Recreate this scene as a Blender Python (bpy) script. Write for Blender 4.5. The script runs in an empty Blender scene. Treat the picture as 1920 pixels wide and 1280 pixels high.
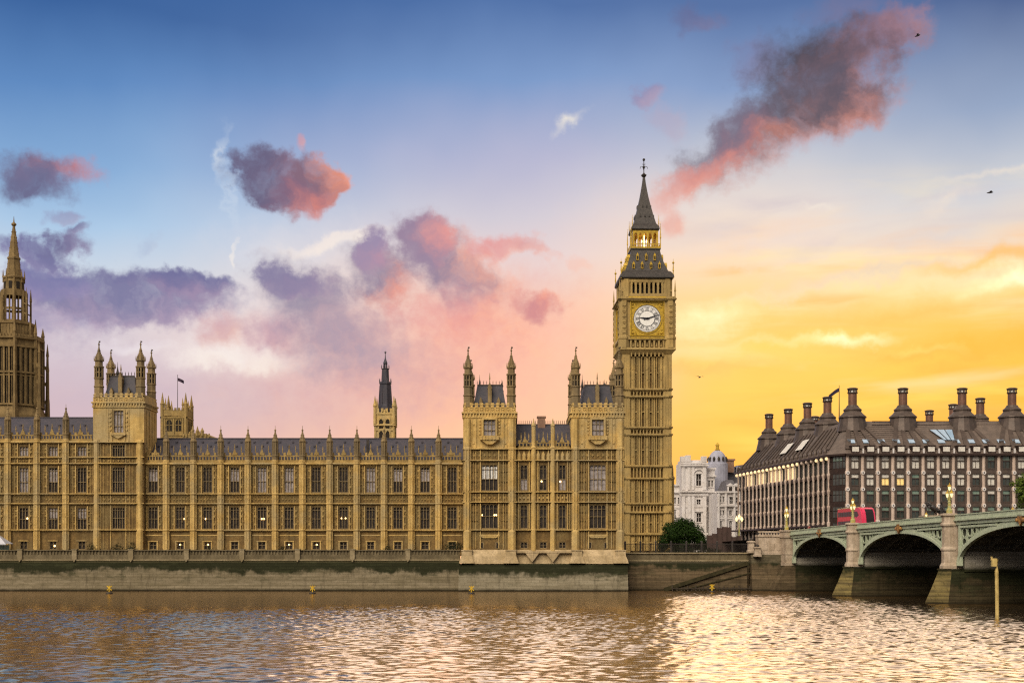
import bpy, math, random
from mathutils import Vector
random.seed(7)
SC = bpy.context.scene
COL = SC.collection
R = math.radians

# ---------------------------------------------------------------- camera
F, ZC, HY = 2470.0, 6.8, 1040.0          # focal length in photo pixels, eye height, horizon row
cam = bpy.data.cameras.new('camera')
cam_o = bpy.data.objects.new('camera', cam)
COL.objects.link(cam_o)
cam_o.location = (0, 0, ZC)
cam_o.rotation_euler = (R(90), 0, 0)
cam.sensor_width = 36.0
cam.lens = 36.0 * F / 1920.0
cam.shift_y = (HY - 640.0) / 1920.0
cam.clip_start = 0.5
cam.clip_end = 8000.0
SC.camera = cam_o
SC.render.engine = 'CYCLES'
SC.cycles.use_denoising = False
SC.cycles.filter_width = 1.25
SC.cycles.sample_clamp_indirect = 6.0
SC.cycles.max_bounces = 5
SC.cycles.diffuse_bounces = 3
SC.cycles.glossy_bounces = 3
SC.cycles.caustics_reflective = False
SC.cycles.caustics_refractive = False
SC.view_settings.view_transform = 'Standard'
SC.view_settings.look = 'None'
SC.view_settings.exposure = 0.0
SC.view_settings.gamma = 1.0

def s2l(c):
    return tuple((x / 255 / 12.92) if x / 255 <= .04045 else ((x / 255 + .055) / 1.055) ** 2.4 for x in c)

# ---------------------------------------------------------------- node helper
class NT:
    def __init__(s, nt):
        s.nt = nt; s.n = nt.nodes; s.l = nt.links; s.n.clear()
    def node(s, t, **kw):
        n = s.n.new(t)
        for k, v in kw.items(): setattr(n, k, v)
        return n
    def put(s, sock, v):
        if v is None: return
        if isinstance(v, bpy.types.NodeSocket): s.l.new(v, sock)
        elif isinstance(v, (tuple, list)) and len(v) == 3 and sock.type == 'RGBA': sock.default_value = (*v, 1)
        else: sock.default_value = v
    def math(s, op, a, b=None, c=None, clamp=False):
        n = s.node('ShaderNodeMath', operation=op, use_clamp=clamp)
        s.put(n.inputs[0], a); s.put(n.inputs[1], b); s.put(n.inputs[2], c)
        return n.outputs[0]
    def vec(s, op, a, b=None, scale=None):
        n = s.node('ShaderNodeVectorMath', operation=op)
        s.put(n.inputs[0], a); s.put(n.inputs[1], b)
        if scale is not None: s.put(n.inputs['Scale'], scale)
        return n.outputs['Value'] if op in ('LENGTH', 'DOT_PRODUCT', 'DISTANCE') else n.outputs['Vector']
    def comb(s, x, y, z=0.0):
        n = s.node('ShaderNodeCombineXYZ')
        for i, v in enumerate((x, y, z)): s.put(n.inputs[i], v)
        return n.outputs[0]
    def sep(s, v):
        n = s.node('ShaderNodeSeparateXYZ'); s.put(n.inputs[0], v)
        return n.outputs
    def rng(s, v, a, b, c=0.0, d=1.0, smooth=True):
        n = s.node('ShaderNodeMapRange', interpolation_type='SMOOTHSTEP' if smooth else 'LINEAR')
        for i, x in enumerate((v, a, b, c, d)): s.put(n.inputs[i], x)
        return n.outputs[0]
    def mix(s, f, a, b, blend='MIX'):
        n = s.node('ShaderNodeMix', data_type='RGBA', blend_type=blend)
        s.put(n.inputs[0], f); s.put(n.inputs[6], a); s.put(n.inputs[7], b)
        return n.outputs[2]
    def noise(s, v, scale, detail=4, rough=.55, col=False, dist=0.0):
        n = s.node('ShaderNodeTexNoise')
        s.put(n.inputs['Vector'], v)
        n.inputs['Scale'].default_value = scale; n.inputs['Detail'].default_value = detail
        n.inputs['Roughness'].default_value = rough; n.inputs['Distortion'].default_value = dist
        return n.outputs['Color'] if col else n.outputs['Fac']
    def ramp(s, f, stops):
        n = s.node('ShaderNodeValToRGB'); s.put(n.inputs[0], f)
        e = n.color_ramp.elements
        while len(e) > 1: e.remove(e[-1])
        stops = sorted(stops)
        e[0].position = stops[0][0]; e[0].color = (*stops[0][1], 1)
        for p, c in stops[1:]:
            k = e.new(p); k.color = (*c, 1)
        return n.outputs[0]
    def scale_map(s, v, sc):
        n = s.node('ShaderNodeMapping'); s.put(n.inputs['Vector'], v); n.inputs['Scale'].default_value = sc
        return n.outputs[0]

# ---------------------------------------------------------------- dusk sky with clouds, by direction (azimuth, elevation)
world = bpy.data.worlds.new('World'); SC.world = world; world.use_nodes = True
w = NT(world.node_tree)
SUN_AZ, SUN_EL = R(11.5), R(9.6)             # behind the buildings on the right, low
def sk(px, py):
    az = math.atan((px - 960) / F)
    el = math.atan((HY - py) / F * math.cos(az))
    return az * 24.7, el * 24.7
d = w.node('ShaderNodeTexCoord').outputs['Generated']
dx, dy, dz = w.sep(d)
A = w.math('MULTIPLY', w.math('ARCTAN2', dx, dy), 24.7)
E = w.math('MULTIPLY', w.math('ARCTAN2', dz, w.math('SQRT', w.math('ADD', w.math('MULTIPLY', dx, dx), w.math('MULTIPLY', dy, dy)))), 24.7)
P0 = w.comb(A, E, 0.0)
big = w.sep(w.noise(P0, .28, 3, .5, col=True))
Ew = w.math('ADD', E, w.math('MULTIPLY_ADD', big[0], 1.3, -.65))
Aw = w.math('ADD', A, w.math('MULTIPLY_ADD', big[1], 3.0, -1.5))
def column(px, rows):
    return w.ramp(w.math('DIVIDE', Ew, 12.0), [(max(0, sk(px, y)[1] / 12.0), s2l(c)) for y, c in rows])
cL = column(100, [(900, (222, 180, 180)), (760, (206, 183, 194)), (680, (212, 197, 206)), (590, (222, 212, 216)), (500, (205, 214, 226)), (400, (172, 200, 228)),
                  (300, (136, 173, 214)), (150, (94, 136, 190)), (0, (56, 96, 154))])
cM = column(900, [(850, (255, 196, 150)), (760, (250, 190, 158)), (650, (250, 190, 165)), (560, (240, 198, 182)), (480, (226, 206, 206)), (400, (204, 198, 210)),
                  (300, (176, 178, 206)), (150, (118, 150, 198)), (0, (72, 108, 164))])
cR = column(1450, [(880, (255, 172, 54)), (760, (255, 190, 72)), (680, (255, 200, 92)), (610, (254, 204, 114)), (550, (250, 210, 154)), (480, (240, 214, 190)), (400, (224, 212, 206)),
                   (300, (190, 194, 206)), (150, (124, 152, 196)), (0, (72, 106, 160))])
cF = column(1880, [(880, (255, 176, 50)), (760, (255, 186, 54)), (680, (254, 188, 64)), (600, (254, 194, 82)), (530, (255, 222, 150)), (450, (240, 215, 190)), (350, (200, 204, 212)),
                   (200, (140, 160, 192)), (0, (62, 90, 140))])
sky = w.mix(w.rng(Aw, -8.0, 0.5), cL, cM)
sky = w.mix(w.rng(Aw, .5, 4.2), sky, cR)
sky = w.mix(w.rng(Aw, 5.0, 9.0), sky, cF)

warp = w.vec('MULTIPLY', w.vec('SUBTRACT', w.noise(P0, 1.15, 6, .58, col=True), (.5, .5, .5)), (1.15, 1.0, 0))
P = w.vec('ADD', P0, warp)
n1 = w.math('SUBTRACT', w.math('ADD', w.math('MULTIPLY', w.noise(P0, 1.9, 8, .62), .62), w.math('MULTIPLY', w.noise(P0, 5.2, 6, .66), .38)), .5)
n2 = w.math('SUBTRACT', w.noise(P, 1.5, 7, .64), .5)

n3 = w.math('MULTIPLY_ADD', w.noise(P, 2.6, 6, .62), .9, .50)

# streaks in the bright sunset zone
def streak(rot, sc, lo, hi, col, am, a0, a1, e0, e1, e2, e3, seed):
    global sky
    m = w.node('ShaderNodeMapping'); w.put(m.inputs['Vector'], P0)
    m.inputs['Rotation'].default_value = (0, 0, -R(rot)); m.inputs['Scale'].default_value = (*sc, 1); m.inputs['Location'].default_value = (seed, seed * .7, 0)
    v = w.rng(w.noise(m.outputs[0], 1.0, 5, .5, dist=.4), lo, hi)
    k = w.math('MULTIPLY', w.rng(A, a0, a1), w.math('MULTIPLY', w.rng(E, e0, e1), w.rng(E, e3, e2)))
    sky = w.mix(w.math('MULTIPLY', w.math('MULTIPLY', v, k), am), sky, s2l(col))
streak(9, (.22, 1.5), .48, .68, (255, 170, 60), .5, 2.0, 5.0, 1.0, 2.5, 5.0, 6.5, 3.1)
streak(12, (.2, 1.2), .47, .7, (255, 228, 170), .8, 1.5, 4.5, 2.2, 3.6, 5.6, 7.0, 8.3)
streak(12, (.18, 1.0), .5, .72, (196, 186, 196), .75, 2.0, 5.0, 4.6, 5.4, 6.2, 7.4, 5.7)
streak(6, (.25, 1.6), .5, .72, (255, 212, 88), .7, 3.0, 5.0, 1.2, 2.2, 3.4, 4.6, 1.9)

nblob = 0
def blob(px, py, rx, ry, rot, dark, lit, light=(.6, -.6), alpha=1.0, rag=1.15, soft=.5, ln=1.15, gain=1.0):
    """one cloud: centre and radii in hundredths of the photograph's focal unit, measured as angles"""
    global sky, P, nblob
    nblob += 1
    if nblob % 8 == 0:                    # keeps the shader's evaluation order short of its stack limit
        P = w.vec('ADD', P, w.vec('SCALE', sky, scale=1e-7))
    cx, cy = sk(px, py)
    m = w.node('ShaderNodeMapping', vector_type='TEXTURE'); w.put(m.inputs['Vector'], P)
    m.inputs['Location'].default_value = (cx, cy, 0); m.inputs['Rotation'].default_value = (0, 0, R(rot)); m.inputs['Scale'].default_value = (rx / 100 * 1.36, ry / 100 * 1.36, 1)
    q = m.outputs[0]
    r = w.vec('LENGTH', q)
    a = w.math('SUBTRACT', w.math('MULTIPLY_ADD', n1, rag, 1.0), r)
    al = w.math('MULTIPLY', w.rng(a, 0.0, soft * 1.5, 0.0, alpha), n3, clamp=True)
    c, s_ = math.cos(R(rot)), math.sin(R(rot))
    lx, ly = light[0] * c + light[1] * s_, -light[0] * s_ + light[1] * c
    li = w.math('ADD', w.math('MULTIPLY_ADD', w.vec('DOT_PRODUCT', q, (lx, ly, 0)), .62, .30), w.math('MULTIPLY', n2, ln))
    sky = w.mix(al, sky, w.mix(w.rng(li, 0.05, .95), tuple(v * gain for v in s2l(dark)), tuple(v * gain for v in s2l(lit))))

MAU, PINK = (112, 100, 132), (232, 146, 124)
# soft lavender and pink banks low over the roofs
blob(300, 740, 520, 75, 0, (202, 180, 192), (220, 188, 186), alpha=.8, soft=.9)
blob(760, 720, 330, 110, 0, (214, 160, 162), (250, 178, 146), alpha=.9, soft=.9)
blob(930, 610, 190, 110, 8, (228, 152, 146), (253, 184, 146), alpha=.85, soft=.9)
blob(430, 664, 150, 36, 2, (244, 234, 230), (250, 238, 224), alpha=.9, soft=.8)
blob(560, 480, 170, 70, 8, (222, 218, 224), (246, 232, 220), alpha=.7, soft=.9)
blob(640, 455, 100, 16, 12, (246, 232, 222), (248, 236, 224), alpha=.7)
# purple bank on the left
blob(40, 600, 190, 60, 0, (156, 148, 180), (190, 168, 186), light=(.2, -.9), alpha=.85, soft=.7)
blob(130, 590, 120, 40, 0, (152, 144, 178), (192, 170, 188), light=(.2, -.9), alpha=.8, soft=.7)
blob(230, 555, 180, 48, -2, (122, 120, 158), (176, 154, 178), light=(.1, -.9), soft=.33)
blob(345, 533, 85, 24, -4, (110, 108, 152), (160, 138, 168), light=(.1, -.9), soft=.33)
blob(100, 525, 70, 26, 0, (122, 120, 164), (152, 138, 176), light=(.1, -.9), soft=.33)
blob(60, 478, 62, 22, -4, (116, 114, 156), (150, 142, 178), light=(.1, -.9), soft=.33)
blob(130, 458, 48, 14, 14, (110, 108, 146), (146, 134, 166))
blob(122, 416, 32, 13, 20, (146, 150, 184), (170, 168, 194), alpha=.8)
blob(150, 436, 30, 10, 22, (120, 120, 156), (150, 140, 172), alpha=.9)
blob(278, 458, 26, 14, 40, (176, 190, 214), (190, 196, 214), alpha=.6)
blob(80, 318, 96, 28, 2, (110, 104, 136), (196, 132, 140), light=(1, .1))
blob(60, 348, 74, 30, 0, (104, 104, 138), (122, 108, 140), light=(1, .3))
blob(420, 620, 40, 34, 0, (206, 164, 172), (230, 180, 164), alpha=.8)
blob(520, 625, 55, 40, 0, (198, 152, 168), (234, 180, 168), alpha=.8)
# middle banks
blob(650, 640, 175, 74, -18, (164, 146, 166), (218, 166, 162), light=(.9, -.4), alpha=.95, soft=.6)
blob(585, 560, 105, 52, -22, (146, 136, 160), (190, 160, 170), light=(.8, -.5))
blob(545, 528, 56, 24, -8, (128, 120, 156), (160, 138, 164), light=(.8, -.5), soft=.33)
blob(722, 518, 70, 64, -10, (138, 126, 152), (236, 158, 140), light=(.6, -.8))
blob(705, 478, 34, 40, 0, (150, 134, 166), (184, 140, 160), light=(.6, -.8), soft=.33)
blob(850, 500, 112, 60, -32, (146, 126, 150), (246, 172, 148), light=(.9, .2))
blob(800, 455, 46, 36, -20, (146, 124, 152), (226, 150, 146), light=(.9, .2), soft=.33)
blob(935, 465, 70, 22, 4, (222, 150, 150), (248, 184, 160), alpha=.9)
blob(1000, 470, 40, 14, -20, (210, 150, 154), (240, 176, 160), alpha=.8)
blob(1072, 494, 24, 14, -30, (236, 190, 178), (244, 196, 176), alpha=.7)
blob(1006, 576, 52, 20, -6, (196, 128, 138), (244, 152, 128), light=(.7, .3))
blob(860, 590, 120, 50, 0, (222, 146, 148), (250, 172, 144), alpha=.75, soft=.7)
# bright gaps in front of the banks
blob(430, 672, 120, 20, 2, (244, 232, 226), (250, 238, 224), alpha=.85, soft=.7, rag=1.0)
blob(255, 648, 60, 14, 0, (232, 222, 228), (244, 234, 228), alpha=.7, soft=.7)
blob(470, 570, 60, 40, 0, (234, 226, 228), (242, 232, 228), alpha=.55, soft=.9)
# heart-shaped cloud
blob(506, 337, 66, 47, -24, (100, 93, 124), (150, 110, 126), light=(.9, -.3), rag=.85, soft=.24)
blob(602, 334, 40, 40, 20, (128, 98, 118), (242, 154, 126), light=(1, .1), rag=.85, soft=.24, ln=.7)
blob(556, 372, 54, 26, 0, (122, 94, 120), (224, 136, 122), light=(.9, -.3), rag=.75, soft=.4)
blob(574, 268, 16, 14, 0, (206, 150, 160), (226, 160, 156), alpha=.7)
# contrail and small wisps
blob(417, 286, 9, 44, 2, (214, 222, 232), (236, 234, 228), alpha=.7, rag=.5, soft=.9)
blob(430, 362, 7, 72, 4, (206, 218, 232), (220, 226, 234), alpha=.5, rag=.6, soft=.9)
blob(447, 478, 6, 22, -12, (240, 232, 226), (246, 238, 228), alpha=.6)
blob(1066, 234, 40, 14, 36, (240, 232, 218), (250, 240, 220), alpha=.85, soft=.9, rag=.35)
blob(1216, 178, 30, 18, 0, (140, 134, 172), (178, 150, 172), alpha=.8)
blob(1316, 40, 44, 22, 0, (92, 96, 140), (118, 110, 146), alpha=.7)
blob(1250, 230, 40, 26, -40, (168, 160, 186), (190, 170, 182), alpha=.55)
blob(1420, 120, 50, 40, 0, (112, 116, 158), (138, 126, 160), alpha=.6)
# big dark cloud on the right
blob(1660, 62, 66, 38, 8, (140, 106, 124), (192, 130, 126), light=(.8, .3), alpha=.9)
blob(1545, 112, 135, 60, 10, (58, 55, 78), (146, 100, 108), light=(.9, -.2), soft=.55)
blob(1480, 218, 205, 62, 26, (74, 67, 90), (196, 126, 116), light=(.45, -.95), soft=.5, rag=1.0)
blob(1590, 195, 88, 42, 12, (72, 65, 88), (204, 132, 120), light=(.7, -.7))
blob(1370, 268, 84, 46, 28, (104, 94, 122), (218, 126, 116), light=(.5, -.9), alpha=.9)
blob(1300, 335, 74, 26, 30, (206, 124, 120), (232, 150, 134), alpha=.85)
blob(1258, 420, 34, 30, 0, (220, 150, 140), (236, 166, 148), alpha=.75)
blob(1250, 370, 40, 30, 0, (222, 170, 164), (232, 176, 164), alpha=.5)
blob(1580, 10, 70, 22, 0, (104, 106, 146), (124, 112, 146), alpha=.6)
# long thin veils over the sunset
for a_ in ((1660, 584, 340, 26, 6, (254, 190, 88), .85), (1500, 548, 300, 13, 6, (252, 224, 170), .6), (1650, 512, 270, 17, 8, (214, 198, 190), .7), (1440, 452, 210, 28, 4, (224, 210, 208), .6),
           (1850, 488, 150, 18, 8, (250, 188, 96), .85), (1720, 694, 280, 22, 3, (255, 202, 76), .7), (1840, 640, 170, 26, 4, (255, 182, 54), .8), (1330, 690, 150, 16, 4, (246, 178, 90), .75), (1480, 770, 260, 22, 2, (255, 196, 74), .7), (1420, 670, 260, 18, 4, (255, 206, 104), .6),
           (1340, 502, 150, 12, 3, (248, 216, 182), .7), (1160, 420, 170, 80, 20, (230, 206, 200), .5), (1560, 470, 240, 14, 9, (236, 216, 196), .6), (1760, 430, 190, 26, 8, (206, 202, 208), .55), (1420, 640, 200, 12, 3, (255, 222, 150), .6)):
    blob(*a_[:5], a_[5], a_[5], alpha=a_[6], rag=.5, soft=.9)
# bright streaks
blob(1880, 322, 130, 12, 6, (232, 220, 206), (240, 226, 206), alpha=.7, rag=.4, soft=.9)
blob(1778, 374, 72, 16, 10, (230, 216, 204), (238, 222, 204), alpha=.7, rag=.4, soft=.9)
blob(1530, 392, 46, 8, 0, (236, 226, 214), (236, 226, 214), alpha=.5, rag=.4, soft=.9)
blob(1925, 520, 120, 22, 10, (255, 240, 190), (255, 248, 226), alpha=.9, soft=1.1, rag=.45, gain=1.5)
blob(1585, 634, 95, 16, 2, (255, 238, 190), (255, 246, 222), alpha=.85, soft=1.1, rag=.4, gain=1.5)
blob(1330, 596, 110, 32, 6, (255, 236, 190), (255, 244, 214), alpha=.75, soft=1.2, rag=.4, gain=1.4)
blob(1720, 660, 90, 12, -2, (255, 228, 120), (255, 238, 150), alpha=.6, soft=1.1, rag=.4)

# the sky behind the viewer: pale, with an added bright lobe that lights the river fronts
OVL, OVR = (.70, .60, .55), (1.0, .76, .55)
back = w.rng(dy, .25, -.35)
east = w.ramp(w.math('DIVIDE', E, 39.0), [(0.0, (.28, .26, .27)), (.12, (.40, .37, .37)), (.35, (.50, .47, .47)), (.7, (.36, .38, .46)), (1.0, (.22, .30, .48))])
LIT_AZ, LIT_EL = R(-152), R(42)           # direction of the added soft light, unseen behind the viewer's left shoulder
lv = (math.sin(LIT_AZ) * math.cos(LIT_EL), math.cos(LIT_AZ) * math.cos(LIT_EL), math.sin(LIT_EL))
fill_lobe = w.rng(w.vec('DOT_PRODUCT', d, lv), math.cos(R(30)), math.cos(R(8)))
east = w.mix(fill_lobe, east, (9.6, 8.45, 6.9))
sky = w.mix(back, sky, east)
top = w.rng(E, 10.2, 14.5)                # unseen pale sky added above the picture to brighten the river
over = w.mix(w.rng(A, -4.0, 9.0), OVL, OVR)
sky = w.mix(w.math('MULTIPLY', top, w.math('SUBTRACT', 1.0, back)), sky, over)
nis = w.node('ShaderNodeTexSky', sky_type='NISHITA', sun_disc=False)
nis.sun_elevation = SUN_EL; nis.sun_rotation = SUN_AZ
hsv = w.node('ShaderNodeHueSaturation'); hsv.inputs['Saturation'].default_value = 1.02; w.put(hsv.inputs['Color'], sky); sky = hsv.outputs[0]
bg = w.node('ShaderNodeBackground'); w.put(bg.inputs[0], sky); bg.inputs[1].default_value = 1.0
bg2 = w.node('ShaderNodeBackground'); w.put(bg2.inputs[0], nis.outputs[0]); bg2.inputs[1].default_value = 0.004
add = w.node('ShaderNodeAddShader'); w.l.new(bg.outputs[0], add.inputs[0]); w.l.new(bg2.outputs[0], add.inputs[1])
out = w.node('ShaderNodeOutputWorld'); w.l.new(add.outputs[0], out.inputs[0])
world.cycles.sampling_method = 'MANUAL'
world.cycles.sample_map_resolution = 512

sun = bpy.data.lights.new('sun', 'SUN'); sun.energy = .5; sun.angle = R(41.0); sun.color = (1.0, .80, .60)
sun_o = bpy.data.objects.new('sun', sun); COL.objects.link(sun_o)
sd = Vector((math.sin(SUN_AZ) * math.cos(SUN_EL), math.cos(SUN_AZ) * math.cos(SUN_EL), math.sin(SUN_EL)))
sun_o.rotation_euler = sd.to_track_quat('Z', 'Y').to_euler()
sun_o.location = sd * 500
# ---------------------------------------------------------------- pixel measurements -> metres at a known distance
def X(px, Y): return (px - 960.0) / F * Y
def Z(py, Y): return ZC + (HY - py) / F * Y
GZ = 6.7                                  # level of the terrace and streets

# ---------------------------------------------------------------- mesh builder
class MB:
    def __init__(s): s.v = []; s.f = []; s.m = []
    def add(s, vs, fs, m=0):
        b = len(s.v); s.v += [tuple(p) for p in vs]
        for q in fs: s.f.append(tuple(b + i for i in q)); s.m.append(m)
    def box(s, x0, x1, y0, y1, z0, z1, m=0):
        s.add([(x0, y0, z0), (x1, y0, z0), (x1, y1, z0), (x0, y1, z0), (x0, y0, z1), (x1, y0, z1), (x1, y1, z1), (x0, y1, z1)],
              [(3, 2, 1, 0), (4, 5, 6, 7), (0, 1, 5, 4), (1, 2, 6, 5), (2, 3, 7, 6), (3, 0, 4, 7)], m)
        return s
    def cbox(s, cx, cy, cz, sx, sy, sz, m=0): return s.box(cx - sx / 2, cx + sx / 2, cy - sy / 2, cy + sy / 2, cz - sz / 2, cz + sz / 2, m)
    def ring(s, cx, cy, n, prof, rot=None, m=0, sx=1.0, sy=1.0):
        """stack of n-gons, prof = [(radius, z)...]; radius 0 closes to a point"""
        if rot is None: rot = math.pi / n
        k = len(s.v); rings = []
        for r, z in prof:
            if r <= 1e-6: rings.append([len(s.v)]); s.v.append((cx, cy, z))
            else:
                rings.append(list(range(len(s.v), len(s.v) + n)))
                for i in range(n):
                    a = rot + 2 * math.pi * i / n
                    s.v.append((cx + r * sx * math.cos(a), cy + r * sy * math.sin(a), z))
        for a, b in zip(rings, rings[1:]):
            if len(a) == 1 and len(b) == 1: continue
            for i in range(n):
                j = (i + 1) % n
                if len(a) == 1: q = (a[0], b[j], b[i])
                elif len(b) == 1: q = (a[i], a[j], b[0])
                else: q = (a[i], a[j], b[j], b[i])
                s.f.append(q); s.m.append(m)
        if len(rings[0]) > 1: s.f.append(tuple(reversed(rings[0]))); s.m.append(m)
        if len(rings[-1]) > 1: s.f.append(tuple(rings[-1])); s.m.append(m)
        return s
    def sq(s, cx, cy, prof, m=0):
        """square stack, prof = [(half width, z)...]"""
        q2 = math.sqrt(2)
        return s.ring(cx, cy, 4, [(h * q2, z) for h, z in prof], rot=math.pi / 4, m=m)
    def poly(s, pts, y0, y1, m=0):
        """extrude an outline in x,z along y; pts run anticlockwise seen from -y"""
        n = len(pts)
        s.add([(x, y0, z) for x, z in pts] + [(x, y1, z) for x, z in pts],
              [tuple(range(n)), tuple(range(2 * n - 1, n - 1, -1))] + [(i, i + n, (i + 1) % n + n, (i + 1) % n) for i in range(n)], m)
        return s
    def polyx(s, pts, x0, x1, m=0):
        n = len(pts)
        s.add([(x0, y, z) for y, z in pts] + [(x1, y, z) for y, z in pts],
              [tuple(range(n - 1, -1, -1)), tuple(range(n, 2 * n))] + [(i, (i + 1) % n, (i + 1) % n + n, i + n) for i in range(n)], m)
        return s
    def bar(s, p, q, w=.1, h=None, m=0):
        p, q = Vector(p), Vector(q); h = h or w; t = (q - p)
        if t.length < 1e-6: return s
        t.normalize()
        u = t.cross(Vector((0, 0, 1)))
        if u.length < 1e-3: u = Vector((1, 0, 0))
        u.normalize(); vv = t.cross(u)
        c = [(-1, -1), (1, -1), (1, 1), (-1, 1)]
        s.add([p + u * a * w / 2 + vv * b * h / 2 for a, b in c] + [q + u * a * w / 2 + vv * b * h / 2 for a, b in c],
              [(0, 1, 2, 3), (7, 6, 5, 4), (0, 4, 5, 1), (1, 5, 6, 2), (2, 6, 7, 3), (3, 7, 4, 0)], m)
        return s
    def tube(s, pts, r, n=6, m=0):
        pts = [Vector(p) for p in pts]; k0 = len(s.v)
        rs = r if isinstance(r, (list, tuple)) else [r] * len(pts)
        for i, p in enumerate(pts):
            t = (pts[min(i + 1, len(pts) - 1)] - pts[max(i - 1, 0)]).normalized()
            u = t.cross(Vector((0, 0, 1)))
            if u.length < 1e-3: u = Vector((1, 0, 0))
            u.normalize(); vv = t.cross(u)
            for j in range(n):
                a = 2 * math.pi * j / n
                s.v.append(tuple(p + (u * math.cos(a) + vv * math.sin(a)) * rs[i]))
        for i in range(len(pts) - 1):
            for j in range(n):
                a, b = k0 + i * n + j, k0 + i * n + (j + 1) % n
                s.f.append((a, b, b + n, a + n)); s.m.append(m)
        s.f.append(tuple(k0 + j for j in range(n - 1, -1, -1))); s.m.append(m)
        e = k0 + (len(pts) - 1) * n
        s.f.append(tuple(e + j for j in range(n))); s.m.append(m)
        return s
    def ball(s, c, r, m=0, n=8, k=5, sz=1.0):
        return s.ring(c[0], c[1], n, [(r * math.sin(math.pi * i / k) if 0 < i < k else 0, c[2] - r * sz * math.cos(math.pi * i / k)) for i in range(k + 1)], m=m)
    def merge(s, o, rz=0.0, t=(0, 0, 0), sc=1.0):
        c, q = math.cos(rz), math.sin(rz); b = len(s.v)
        s.v += [((x * c - y * q) * sc + t[0], (x * q + y * c) * sc + t[1], z * sc + t[2]) for x, y, z in o.v]
        s.f += [tuple(b + i for i in f) for f in o.f]; s.m += o.m
        return s
    def mesh(s, name, mats, smooth=False):
        me = bpy.data.meshes.new(name)
        me.from_pydata(s.v, [], s.f)
        for m in (mats if isinstance(mats, (list, tuple)) else [mats]): me.materials.append(m)
        if max(s.m, default=0) > 0: me.polygons.foreach_set('material_index', s.m)
        if smooth: me.polygons.foreach_set('use_smooth', [True] * len(me.polygons))
        me.update()
        return me

def tag(o, label, cat, group=None, kind=None):
    o['label'] = label; o['category'] = cat
    if group: o['group'] = group
    o['kind'] = kind or 'thing'
    return o
def thing(name, label, cat, loc=(0, 0, 0), rz=0.0, group=None):
    o = bpy.data.objects.new(name, None); COL.objects.link(o)
    o.location = loc; o.rotation_euler = (0, 0, rz); o.empty_display_size = .5
    return tag(o, label, cat, group)
def wloc(o):
    v = Vector((0, 0, 0))
    while o is not None: v = v + Vector(o.location); o = o.parent
    return v
def link(name, me, parent=None, loc=(0, 0, 0), rz=0.0):
    o = bpy.data.objects.new(name, me); COL.objects.link(o)
    o.location = loc; o.rotation_euler = (0, 0, rz)
    if parent is not None: o.parent = parent
    return o
def part(name, mb, mats, parent, world=True, smooth=False):
    """one mesh object; world=True: mb holds world coordinates and the parents are unrotated"""
    if world and parent is not None:
        t = wloc(parent); mb.v = [(x - t.x, y - t.y, z - t.z) for x, y, z in mb.v]
    return link(name, mb.mesh(name, mats, smooth), parent)
def structure(name, mb, mats, smooth=False, kind='structure'):
    o = link(name, mb.mesh(name, mats, smooth)); o['kind'] = kind
    return o
def dup_tree(o, parent=None, **kw):
    c = o.copy(); COL.objects.link(c)
    if parent is not None: c.parent = parent
    for k, v in kw.items(): setattr(c, k, v)
    for ch in list(o.children): dup_tree(ch, c)
    return c

# ---------------------------------------------------------------- materials
def material(name, col, col2=None, scale=.6, rough=.85, metal=0.0, streak=0.0, fine=0.0, bump=0.0, bscale=6.0, spec=.3, third=None):
    m = bpy.data.materials.new(name); m.use_nodes = True
    k = NT(m.node_tree)
    b = k.node('ShaderNodeBsdfPrincipled')
    o = k.node('ShaderNodeOutputMaterial'); k.l.new(b.outputs[0], o.inputs[0])
    pos = k.node('ShaderNodeNewGeometry').outputs['Position']
    c = col
    if col2:
        c = k.mix(k.rng(k.noise(pos, scale, 5, .6), .32, .68), col, col2)
    if third:
        c = k.mix(k.math('MULTIPLY', k.rng(k.noise(pos, scale * .26, 4, .65), .42, .62), .85), c, third)
    if streak:
        v = k.rng(k.noise(k.scale_map(pos, (1.3, 1.3, .10)), 1.0, 5, .65), .48, .72)
        c = k.mix(k.math('MULTIPLY', v, streak), c, tuple(x * .38 for x in (col2 or col)))
    if fine:
        v = k.rng(k.noise(pos, 3.2, 4, .7), .35, .7)
        c = k.mix(k.math('MULTIPLY', v, fine), c, tuple(x * .45 for x in col))
    k.put(b.inputs['Base Color'], c)
    b.inputs['Roughness'].default_value = rough; b.inputs['Metallic'].default_value = metal
    b.inputs['Specular IOR Level'].default_value = spec
    if bump:
        n = k.node('ShaderNodeBump'); n.inputs['Strength'].default_value = bump; n.inputs['Distance'].default_value = .12
        k.put(n.inputs['Height'], k.noise(pos, bscale, 4, .6)); k.l.new(n.outputs[0], b.inputs['Normal'])
    return m
def glow(name, col, e):
    m = bpy.data.materials.new(name); m.use_nodes = True
    k = NT(m.node_tree)
    b = k.node('ShaderNodeBsdfPrincipled'); o = k.node('ShaderNodeOutputMaterial'); k.l.new(b.outputs[0], o.inputs[0])
    b.inputs['Base Color'].default_value = (*col, 1); b.inputs['Emission Color'].default_value = (*col, 1); b.inputs['Emission Strength'].default_value = e
    return m

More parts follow.
